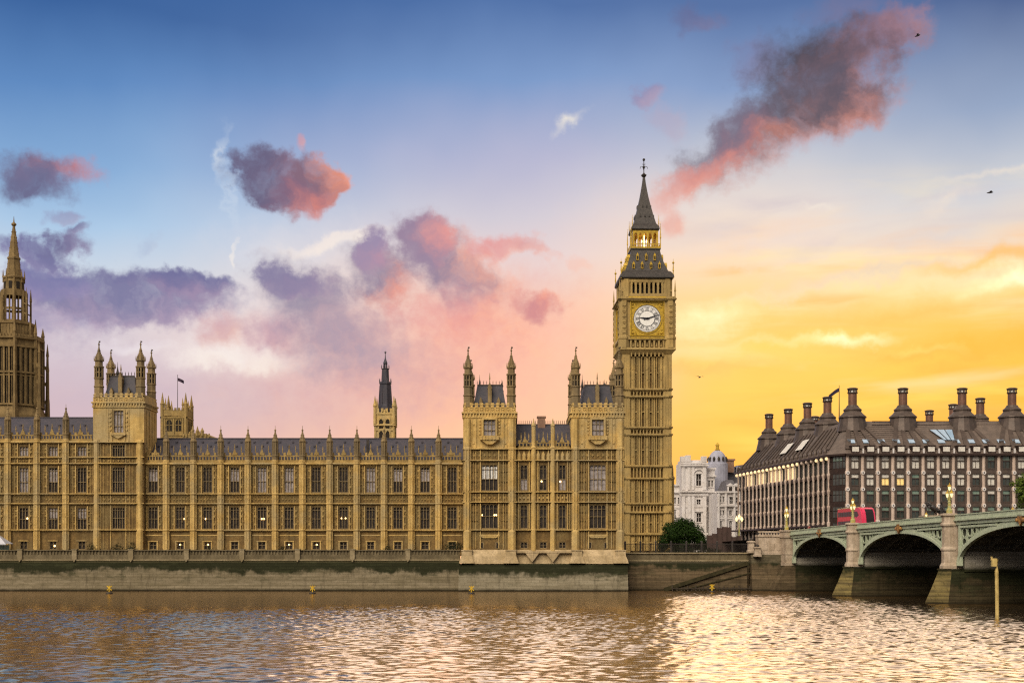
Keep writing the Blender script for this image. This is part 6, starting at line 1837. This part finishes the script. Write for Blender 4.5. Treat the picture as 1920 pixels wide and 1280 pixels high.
# receding roof side: parallel ribs, dormer row along the eaves, two bright roof lights
def on_left(u, t_):
    a = e1 + (e0 - e1) * u; b_ = r1 + (r0 - r1) * u
    return Vector((a.x + (b_.x - a.x) * t_, a.y + (b_.y - a.y) * t_, zb + (ZR - zb) * t_))
for i in range(23):
    u = (i + .3) / 23
    lean = (.5 - (i % 6) / 6) * .04
    a, b_ = on_left(u, .14), on_left(min(1, max(0, u + lean)), .86)
    g = MB(); g.bar(a + Vector((-.15, -.05, .12)), b_ + Vector((-.15, -.05, .12)), .55, .3); part('roof_rib', g, M['bronzeclad'], off)
for i in range(22):
    u = (i + .5) / 22; p = on_left(u, .08)
    g = MB(); g.ring(p.x - .25, p.y, 6, [(.5, zb - .1), (.5, zb + .9), (.35, zb + 1.4), (.1, zb + 1.6)]); part('eaves_hood', g, M['bronzeclad'], off)
for u0, u1 in ((.30, .37), (.47, .54)):
    a = MB(); q = Vector((-.35, 0, .45))
    a.add([tuple(on_left(u0, .3) + q), tuple(on_left(u1, .3) + q), tuple(on_left(u1, .62) + q), tuple(on_left(u0, .62) + q)], [(3, 2, 1, 0)]); part('skylight', a, M['offblind'], off)
# chimneys
def chimney_mesh(base=True):
    g = MB(); H = 0.0
    if base: g.ring(0, 0, 16, [(3.5, -2.6), (3.0, -.5), (2.85, .4), (3.15, .55), (3.1, .8), (2.3, 1.5), (1.9, 2.0), (2.05, 2.2), (2.05, 2.45), (1.5, 2.9), (1.2, 3.4)], m=0)
    else: g.ring(0, 0, 16, [(1.5, -6), (1.5, 2.0), (1.2, 2.6)])
    g.ring(0, 0, 16, [(.97, 1.5), (.95, 6.15), (1.02, 6.25)], m=1)
    for i in range(8):
        a = 2 * math.pi * i / 8; g.ring(.98 * math.cos(a), .98 * math.sin(a), 4, [(.13, 6.2), (.13, 7.0)], rot=a, m=0)
    g.ring(0, 0, 16, [(1.12, 6.1), (1.2, 6.3), (1.05, 6.36)], m=0)
    g.ring(0, 0, 12, [(.72, 6.3), (.72, 7.0)], m=2)
    g.ring(0, 0, 16, [(1.1, 6.95), (1.22, 7.05), (1.22, 7.25), (.8, 7.4)], m=0)
    return g.mesh('chimney', [M['bronzeclad'], M['chimstack'], M['dial']])
M['chimstack'] = material('chimney_bronze', (.20, .10, .065), (.13, .07, .05), .8, .5, metal=.25, fine=.3)
cA, cB = chimney_mesh(), chimney_mesh(False)
zch = Z(727, 300) - 7.4
for px, Y, me in ((1598.5, 300, cA), (1693, 300, cA), (1804, 300, cA), (1897.5, 300, cA), (1551.5, 316.7, cA), (1514, 329, cA), (1478, 342.5, cA), (1442, 355, cA), (1527.5, 361, cB), (1742.5, 346, cB), (1787, 332, cB), (1838, 319, cA), (1990, 300, cA)):
    link('chimney', me, off, Vector((X(px, Y), Y, zch)) - off.location)
# ground-floor arcade struts along the road
for i in range(14):
    u = (i + 2) / 22; p = Vector((LX0, LY0, 0)) + dL * u
    g = MB(); g.bar((p.x - 3.6, p.y + .5, 8.4), (p.x - .6, p.y, 13.2), .5, .4); part('arcade_strut', g, M['greyslate'] if 'greyslate' in M else M['iron'], off)
g = MB(); a, b_ = e1 + Vector((-3.4, 0, 0)), e0 + Vector((-3.4, 0, 0)); g.bar((a.x, a.y, 9.9), (b_.x, b_.y, 9.9), .3, .5); g.bar((a.x + 2.6, a.y, 13.3), (b_.x + 2.6, b_.y, 13.3), 1.4, .4)
part('arcade_canopy', g, M['bronzedark'], off)
# flag on the roof
fq = thing('flagpole', 'flagpole with a limp dark flag between the two tallest chimneys of the office roof', 'flagpole', (X(1573.5, 305), 305, ZR - .5))
g = MB(); hh = Z(722, 305) - ZR + .5; g.tube([(0, 0, 0), (0, 0, hh)], [.14, .06]); part('pole', g, M['iron'], fq, world=False)
g = flag_mesh(2.4, .9, 1.7, side=-1); g.v = [(x, y, z + hh - .6) for x, y, z in g.v]; part('flag', g, M['flag'], fq, world=False)

# ---------------------------------------------------------------- white stone buildings behind
YB = 420.0
def bz_(py, Y=YB): return Z(py, Y)
wb = thing('white_building', 'white classical stone building with a square corner block, arched window and lead dome', 'building', (X(1300, YB), YB, GZ))
def facade(t_, px0, px1, Y, top, depth, wins, corn, mat='white', name='wall'):
    x0, x1 = X(px0, Y), X(px1, Y)
    ops = [(X(a, Y), X(b_, Y), bz_(d_, Y), bz_(c, Y)) for a, b_, c, d_ in wins]
    g = MB(); wall_grid(g, x0, x1, Y, Y + .8, GZ, bz_(top, Y), ops, 0); g.box(x0, x1, Y + .8, Y + depth, GZ, bz_(top, Y))
    for q, e in corn: g.box(x0 - e, x1 + e, Y - e, Y, bz_(q, Y) - .25, bz_(q, Y) + .25); g.box(x0 - e * .5, x1 + e * .5, Y - e * .5, Y, bz_(q, Y) - .6, bz_(q, Y) - .252)
    o = part(name, g, M[mat], t_)
    for a, b_, c, d_ in wins:
        h = MB(); xa, xb, za, zb = X(a, Y), X(b_, Y), bz_(d_, Y), bz_(c, Y)
        h.box(xa - .2, xb + .2, Y - .12, Y, zb, zb + .25); h.box(xa - .25, xb + .25, Y - .2, Y, za - .3, za)
        h.box((xa + xb) / 2 - .05, (xa + xb) / 2 + .05, Y + .3, Y + .4, za, zb); h.box(xa, xb, Y + .3, Y + .4, (za + zb) / 2 - .05, (za + zb) / 2 + .05)
        h.box(xa, xb, Y + .5, Y + .55, za, zb, 1)
        part('window', h, [M[mat], M['glass']], t_)
    return o
facade(wb, 1278, 1325, YB, 866, 14, [(1305.5, 1314.5, 888, 910), (1306.5, 1313.5, 936, 945), (1306, 1314.5, 961, 978)], [(872, .7), (868, .4), (921, .9), (927, .5), (948, .2), (1000, .4)])
g = MB()
for a, b_ in ((1278, 1286), (1286, 1295), (1316, 1325)): g.box(X(a, YB) - (.2 if a < 1280 else 0), X(b_, YB), YB - .25, YB + 3, bz_(866), bz_(855 if a != 1286 else 853))
g.box(X(1278, YB), X(1325, YB), YB + .5, YB + 10, bz_(866), bz_(862))
for px in (1281, 1292, 1299, 1321): x = X(px, YB); g.box(x - .45, x + .45, YB - .3, YB, bz_(918), bz_(874)); g.box(x - .5, x + .5, YB - .45, YB, bz_(1030), bz_(930))
xm = X(1310, YB); n = 10
for i in range(n):
    t0, t1 = math.pi * i / n, math.pi * (i + 1) / n
    g.poly([(xm + 1.6 * math.cos(t0), bz_(890) + 1.6 * math.sin(t0)), (xm + 1.95 * math.cos(t0), bz_(890) + 1.95 * math.sin(t0)), (xm + 1.95 * math.cos(t1), bz_(890) + 1.95 * math.sin(t1)), (xm + 1.6 * math.cos(t1), bz_(890) + 1.6 * math.sin(t1))], YB - .35, YB)
g.poly([(xm - 1.5, bz_(959)), (xm + 1.5, bz_(959)), (xm, bz_(952))], YB - .4, YB)
part('ornament', g, M['white'], wb)
facade(wb, 1258, 1278, YB + 6, 909, 10, [(1263, 1267, 932, 944), (1271, 1275, 932, 944), (1263, 1267, 955, 972)], [(922, .6), (909, .5), (950, .2)])
facade(wb, 1325, 1340, YB + 2, 878, 12, [(1328, 1331, 900, 912), (1334, 1337, 900, 912), (1328, 1331, 930, 942), (1334, 1337, 930, 942), (1328, 1331, 960, 974), (1334, 1337, 960, 974)], [(892, .5), (922, .5), (950, .4), (878, .4)])
g = MB(); YD = YB + 16; xd = X(1345, YD); rd = 17.5 * YD / F
zd0 = bz_(868, YD)
g.ring(xd, YD, 24, [(rd * 1.12, GZ), (rd * 1.12, zd0 - .2), (rd * 1.02, zd0)] + [(rd * math.cos(t_), zd0 + (bz_(843.5, YD) - zd0) * math.sin(t_)) for t_ in [i * math.pi / 2 / 9 for i in range(9)]] + [(.6, bz_(843, YD))])
part('dome', g, M['lead'], wb)
g = MB()
for i in range(12):
    a = 2 * math.pi * i / 12; g.ring(xd + rd * .97 * math.cos(a), YD + rd * .97 * math.sin(a), 6, [(.45, zd0 + .6), (.45, zd0 + 1.5), (.1, zd0 + 2.1)], m=0)
part('dome_window', g, M['iron'], wb)
g = MB(); g.ring(xd, YD, 8, [(.9, bz_(844, YD)), (.9, bz_(842, YD)), (.6, bz_(841.5, YD)), (.55, bz_(835, YD)), (.8, bz_(834.5, YD)), (.5, bz_(832, YD)), (.1, bz_(829.5, YD))]); part('cupola', g, M['gold'], wb)
vb = thing('white_corner_building', 'white stone corner building with slate mansard roof, beside the bronze-roofed office block', 'building', (X(1365, 400), 400, GZ))
YC = 400.0
facade(vb, 1347, 1388, YC, 922, 20, [(1349.5, 1352.5, 930, 941), (1355, 1358, 930, 941), (1368, 1374, 931, 944), (1380, 1384.5, 932, 943), (1349.5, 1352.5, 956, 966), (1355, 1358, 956, 966), (1367.5, 1372, 956, 966), (1380, 1384.5, 956, 966), (1349.5, 1353, 976, 988), (1367.5, 1372, 976, 992), (1380, 1384, 976, 992)], [(922, .7), (948, .6), (971, .3), (922.5, .4)])
g = MB()
for px in (1347.5, 1361, 1377, 1387): g.ring(X(px, YC), YC - .2, 8, [(.45, GZ), (.45, bz_(921, YC))])
g.box(X(1360, YC), X(1376, YC), YC - .9, YC, bz_(949, YC), bz_(946, YC))
part('pilaster', g, M['white'], vb)
g = MB(); x0, x1 = X(1359, YC), X(1386, YC); z0, z1 = bz_(921.5, YC), bz_(898, YC)
g.add([(x0, YC + .5, z0), (x1, YC + .5, z0), (x1 - 1.2, YC + 4, z1), (x0 + 1.2, YC + 4, z1), (x0, YC + 18, z0), (x1, YC + 18, z0), (x1 - 1.2, YC + 14, z1), (x0 + 1.2, YC + 14, z1)], [(0, 1, 2, 3), (1, 5, 6, 2), (5, 4, 7, 6), (4, 0, 3, 7), (3, 2, 6, 7), (0, 4, 5, 1)])
part('roof', g, M['greyslate'], vb)
for px in (1370, 1381.5):
    g = MB(); x = X(px, YC); g.box(x - .9, x + .9, YC + .2, YC + 2.5, bz_(921, YC), bz_(910, YC)); g.poly([(x - 1.1, bz_(910, YC)), (x + 1.1, bz_(910, YC)), (x, bz_(905, YC))], YC + .1, YC + 2.5); g.box(x - .5, x + .5, YC + .16, YC + .199, bz_(920, YC), bz_(912, YC), 1); part('dormer', g, [M['white'], M['glass']], vb)
YE = 440.0
tb = thing('stepped_building', 'tall pale stepped building with grey side wall and chimney, between dome and office roof', 'building', (X(1352, YE), YE, GZ))
facade(tb, 1336, 1349, YE, 871, 12, [(1339, 1342, 880, 889), (1344, 1347, 880, 889), (1339, 1342, 897, 905), (1344, 1347, 897, 905)], [(871, .5), (892, .4), (908, .5)])
g = MB(); g.box(X(1349, YE), X(1362, YE), YE + .4, YE + 12, GZ, bz_(869, YE)); part('side_wall', g, M['greyslate'], tb)
g = MB(); x0, x1 = X(1362, YE), X(1402, YE); g.box(x0, x1, YE + 2, YE + 14, GZ, bz_(886, YE)); g.poly([(x0, bz_(886, YE)), (x1, bz_(886, YE)), (x1, bz_(869, YE)), (x0 + 4, bz_(871, YE))], YE + 3, YE + 13); part('roof', g, M['greyslate'], tb)
g = MB(); x = X(1369, YE); g.box(x - 1.3, x + 1.3, YE, YE + 1.9, bz_(885, YE), bz_(863, YE)); g.box(x - 1.7, x + 1.7, YE - .3, YE + 1.9, bz_(863, YE), bz_(860, YE)); part('chimney', g, M['brick'], tb)
g = MB()
for px in (1376, 1384): x = X(px, YE); g.box(x - .9, x + .9, YE + 1.5, YE + 4, bz_(886, YE), bz_(876, YE)); g.poly([(x - 1.1, bz_(876, YE)), (x + 1.1, bz_(876, YE)), (x, bz_(872, YE))], YE + 1.4, YE + 4)
part('dormer', g, M['lead'], tb)
# ---------------------------------------------------------------- trees and shrubs
def leaf_mat(name, a, b_):
    m = bpy.data.materials.new(name); m.use_nodes = True
    k = NT(m.node_tree); b = k.node('ShaderNodeBsdfPrincipled'); o = k.node('ShaderNodeOutputMaterial'); k.l.new(b.outputs[0], o.inputs[0])
    pos = k.node('ShaderNodeNewGeometry').outputs['Position']
    k.put(b.inputs['Base Color'], k.mix(k.rng(k.noise(pos, 1.1, 4, .7), .35, .65), a, b_)); b.inputs['Roughness'].default_value = .8; b.inputs['Specular IOR Level'].default_value = .08
    return m
M['leafd'] = leaf_mat('dark_leaves', (.012, .026, .006), (.028, .056, .010))
M['leafg'] = leaf_mat('fresh_leaves', (.055, .095, .014), (.11, .14, .025))
M['leafk'] = leaf_mat('hedge_leaves', (.014, .017, .009), (.03, .034, .014))
M['bark'] = material('bark', (.06, .045, .03), (.04, .03, .02), 2.0, .9)
def crown(lobes, n, size, rnd):
    g = MB()
    tot = sum(r ** 2 for *_, r in lobes)
    for (cx, cy, cz_, r) in lobes:
        for _ in range(int(n * r * r / tot)):
            v = Vector((rnd.gauss(0, 1), rnd.gauss(0, 1), rnd.gauss(0, 1))).normalized()
            q = r * (rnd.random() ** .28) * (1 + .12 * rnd.gauss(0, 1))
            p = Vector((cx, cy, cz_)) + v * q
            u = Vector((rnd.gauss(0, 1), rnd.gauss(0, 1), rnd.gauss(0, .6))).normalized(); w_ = u.cross(v + Vector((.1, .2, .3)) * rnd.random())
            if w_.length < 1e-3: continue
            w_.normalize(); s = size * rnd.uniform(.6, 1.4)
            g.add([p - u * s, p - w_ * s * .5, p + u * s, p + w_ * s * .5], [(0, 1, 2, 3)])
    return g
def tree(name, lab, cat, loc, lobes, n, size, mat, trunk, grp=None, seed=1):
    rnd = random.Random(seed)
    t_ = thing(name, lab, cat, loc, 0, grp)
    part('crown', crown(lobes, n, size, rnd), M[mat], t_, world=False)
    g = MB()
    for (cx, cy, cz_, r) in lobes[:6]: g.tube([(cx * .1, cy * .1, 0), (cx * .3, cy * .3, cz_ * .5), (cx, cy, cz_)], [trunk, trunk * .7, trunk * .25])
    part('trunk' if trunk > .1 else 'stem', g, M['bark'], t_, world=False)
YT_ = 300.0
s_ = YT_ / F
rnd = random.Random(4)
lobes = []
for px, py, r in ((1280, 995, 22), (1262, 1002, 20), (1248, 1014, 15), (1300, 1000, 20), (1312, 1012, 14), (1275, 983, 15), (1292, 984, 13), (1255, 990, 12), (1280, 1018, 24), (1318, 1022, 10), (1243, 1024, 10)):
    lobes.append(((px - 1280) * s_, rnd.uniform(-1.2, 1.2), Z(py, YT_) - GZ, r * s_ * .95))
tree('bushy_tree', 'dense round dark green tree at the foot of the clock tower', 'tree', (X(1280, YT_), YT_, GZ), lobes, 17000, .2, 'leafd', .22)
YQ = 246.0; s_ = YQ / F
lobes = [((px - 1925) * s_, rnd.uniform(-2, 2), Z(py, YQ) - 9.5, r * s_) for px, py, r in ((1912, 905, 12), (1925, 900, 18), (1906, 920, 10), (1916, 932, 13), (1940, 925, 22), (1930, 950, 18), (1950, 900, 20), (1903, 906, 6))]
tree('street_tree', 'fresh green tree cut off by the right edge, above the bridge', 'tree', (X(1925, YQ), YQ, 9.5), lobes, 5000, .2, 'leafg', .2, seed=5)
sh = 'shrubs on the palace terrace'
for i, (px, top, w_, lab) in enumerate(((173, 1017, 6, 'small upright dark shrub on the terrace under the left square tower'), (221, 1017, 13, 'broad domed dark shrub on the terrace before the left square tower'), (248, 1015, 7, 'narrow spiky dark shrub on the terrace right of the broad domed one'), (392, 1024, 8, 'low dark shrub between second and third buttress right of the left square tower'), (530, 1023, 9, 'low wide dark shrub on the terrace in mid range'), (727, 1022, 7, 'small round dark shrub on the terrace, in the right half of the long range'))):
    Y = 258.0; s_ = Y / F; b = 6.64
    h = Z(top, Y) - b; w_ *= s_
    lob = [(0, 0, h * .55, max(w_ * .8, h * .42)), (-w_ * .6, .1, h * .4, h * .34), (w_ * .6, -.1, h * .4, h * .34), (0, 0, h * .85, h * .18)]
    tree('terrace_shrub', lab, 'shrub', (X(px, Y), Y, b), lob, 420, .12, 'leafk', .06, sh, 20 + i)
Y = 257.0; s_ = Y / F; h = Z(1014, Y) - 6.64
lob = [((px - 854) * s_, 0, h * q, h * .42) for px, q in ((841, .5), (848, .6), (856, .62), (862, .6))]
tree('clipped_hedge', 'dark clipped hedge tucked against the left side of the towered pavilion', 'hedge', (X(854, Y), Y, 6.64), lob, 900, .13, 'leafk', .06, None, 31)
# dark railings, hedge and hoarding along the embankment between tower and bridge
YN = 262.0
rl = thing('iron_railing', 'black iron railing along the top of the river wall, right of the clock tower base', 'railing', (X(1290, YN), YN, GZ))
g = MB(); x0, x1 = X(1172, YN), X(1402, YN); zt = Z(1019, YN)
for q in (zt - .1, GZ + .3): g.box(x0, x1, YN - .03, YN + .03, q, q + .07)
for i in range(int((x1 - x0) / .22)): x = x0 + i * .22; g.box(x - .025, x + .025, YN - .025, YN + .025, GZ, zt + .15)
part('bars', g, M['iron'], rl)
g = MB()
for i in range(9): x = x0 + (x1 - x0) * i / 8; g.sq(x, YN, [(.16, GZ), (.16, zt + .3), (.22, zt + .35), (.05, zt + .6)])
part('post', g, M['iron'], rl)
YK = 275.0
lob = []; x0, x1 = X(1236, YK), X(1345, YK)
for i in range(16): lob.append((x0 - X(1290, YK) + (x1 - x0) * i / 15, rnd.uniform(-.3, .3), .85, .85))
tree('boxed_hedge', 'low dark hedge behind the iron railing, under the round tree', 'hedge', (X(1290, YK), YK, GZ), lob, 2600, .15, 'leafk', .05, None, 41)
M['hoard'] = material('brown_hoarding', (.085, .05, .042), (.06, .038, .03), .8, .85, streak=.4)
hd = thing('site_hoarding', 'dark brown panelled hoarding right of the round tree, below the white buildings', 'hoarding', (X(1355, 288), 288, GZ))
for i in range(7):
    g = MB(); a, b_ = X(1326 + i * 9.2, 288), X(1326 + i * 9.2 + 9.0, 288); tp = Z((1003, 1000, 989, 987, 988, 1006, 1004)[i], 288); g.box(a, b_, 288, 288.3, GZ, tp); g.box(a, a + .12, 287.9, 288, GZ, tp + .15); part('panel', g, M['hoard'], hd)
# ---------------------------------------------------------------- marquee on the terrace at the far left
M['canvas'] = material('marquee_canvas', (.50, .50, .54), (.42, .42, .46), .6, .7)
YA = 257.0
mq = thing('marquee', 'pale grey pitched marquee on the terrace at the left edge', 'tent', (X(-8, YA), YA, 6.64))
az = lambda py: Z(py, YA) - 6.64
hw = 26 * YA / F
g = MB(); g.add([(-hw, -2, az(1019)), (hw, -2, az(1019)), (hw, 2, az(1019)), (-hw, 2, az(1019)), (-hw * .15, 0, az(1001)), (hw * .15, 0, az(1001))], [(0, 1, 5, 4), (1, 2, 5), (2, 3, 4, 5), (3, 0, 4)])
g.box(-hw, hw, -2.02, -2.0, az(1021), az(1019)); part('roof', g, M['canvas'], mq, world=False)
for x in (-hw, -hw * .3, hw * .35, hw):
    g = MB(); g.tube([(x, -1.95, 0), (x, -1.95, az(1019.5))], .06); part('pole', g, M['iron'], mq, world=False)
g = MB(); g.box(-hw, hw, -.2, -.15, 0, az(1021)); part('side_curtain', g, M['offgreen'], mq, world=False)
# ---------------------------------------------------------------- river markers and the lone mooring pole
M['yellow'] = material('marker_yellow', (.62, .40, .03), (.5, .3, .02), 2.0, .6)
M['pole'] = material('weathered_pole', (.62, .46, .17), (.42, .30, .10), 1.2, .85, fine=.4)
def marker(px, py, lab):
    Y = ZC * F / (py - HY); k = Y / F
    t_ = thing('channel_marker', lab, 'river marker', (X(px, Y), Y, 0), 0, 'yellow river markers')
    g = MB(); g.ring(0, 0, 10, [(.5, -.2), (.62, .05), (.5, .22), (.15, .28)]); part('float', g, M['iron'], t_, world=False)
    g = MB(); h = 15 * k; g.tube([(0, 0, .2), (0, 0, h)], [.13, .08]); part('staff', g, M['yellow'], t_, world=False)
    g = MB(); 
    for q in (-1, 1): g.bar((-.42, 0, h - .45 - .38 * q), (.42, 0, h - .45 + .38 * q), .16)
    g.cbox(0, 0, h - .45, .34, .2, .34)
    part('topmark', g, M['yellow'], t_, world=False)
for px, py, lab in ((205, 1112, 'yellow river marker with cross topmark, below the left square tower'), (586, 1112, 'yellow river marker with cross topmark, below the middle of the long range'), (884, 1112.5, 'yellow river marker with cross topmark, below the towered pavilion'), (1335, 1109.5, 'yellow river marker with cross topmark, at the foot of the slanting river stair')): marker(px, py, lab)
Yp = ZC * F / (1160 - HY)
t_ = thing('mooring_pole', 'tall weathered yellowish timber pole standing alone in the river before the bridge', 'mooring pole', (X(1869, Yp), Yp, 0))
kk = Yp / F; hh = Z(1048, Yp)
g = MB(); g.tube([(.05, 0, -.6), (.02, 0, hh * .4), (-.02, 0, hh * .8), (0, 0, hh)], [.21, .2, .19, .17], 8); part('shaft', g, M['pole'], t_, world=False)
g = MB(); g.box(-.55, -.05, -.22, .22, hh - .75, hh + .1); g.box(-.62, -.5, -.12, .12, hh - .1, hh + .3); part('bracket', g, M['pole'], t_, world=False)
# timber piles at the foot of the wall by the stair
tp = thing('timber_fender', 'row of short dark timber piles at the foot of the wall beside the bridge', 'timber fender', (X(1350, 251.3), 251.3, 0))
rr = random.Random(8)
for i in range(26):
    px = 1262 + i * 7.2 + rr.uniform(-1.5, 1.5); hgt = rr.uniform(.5, 1.1) + (2.6 if i in (24, 25) else 0)
    g = MB(); g.tube([(X(px, 251.2), 251.2, -.5), (X(px + rr.uniform(-1, 1), 251.2), 251.2, hgt)], .14, 6); part('pile', g, M['bark'], tp)
g = MB(); g.box(X(1262, 251), X(1444, 251), 251.0, 251.1, .35, .5); part('waler', g, M['bark'], tp)
# ---------------------------------------------------------------- birds
M['feather'] = material('dark_feathers', (.05, .045, .05), rough=.8)
def bird(px, py, Y, span, tilt, lab):
    t_ = thing('bird', lab, 'bird', (X(px, Y), Y, Z(py, Y)), R(tilt), 'birds in the evening sky')
    g = MB(); g.tube([(0, -.3, 0), (0, -.15, .02), (0, .1, 0), (0, .4, -.02)], [.03, .1, .1, .03], 6)
    for q in (-1, 1):
        g.add([(0, -.12, .03), (q * span * .25, -.2, .16), (q * span * .5, .0, .1), (q * span * .25, .05, .14), (0, .12, .03)], [(0, 1, 2, 3, 4)])
    part('body', g, M['feather'], t_, world=False)
bird(1312, 707, 200, 1.5, 20, 'dark bird gliding low beside the clock tower, over the yellow sky')
bird(1857, 361, 150, .7, 70, 'dark bird in flight against the pale sky near the right edge')
bird(1721, 67, 150, .7, 40, 'dark bird high beside the tip of the big dark cloud')
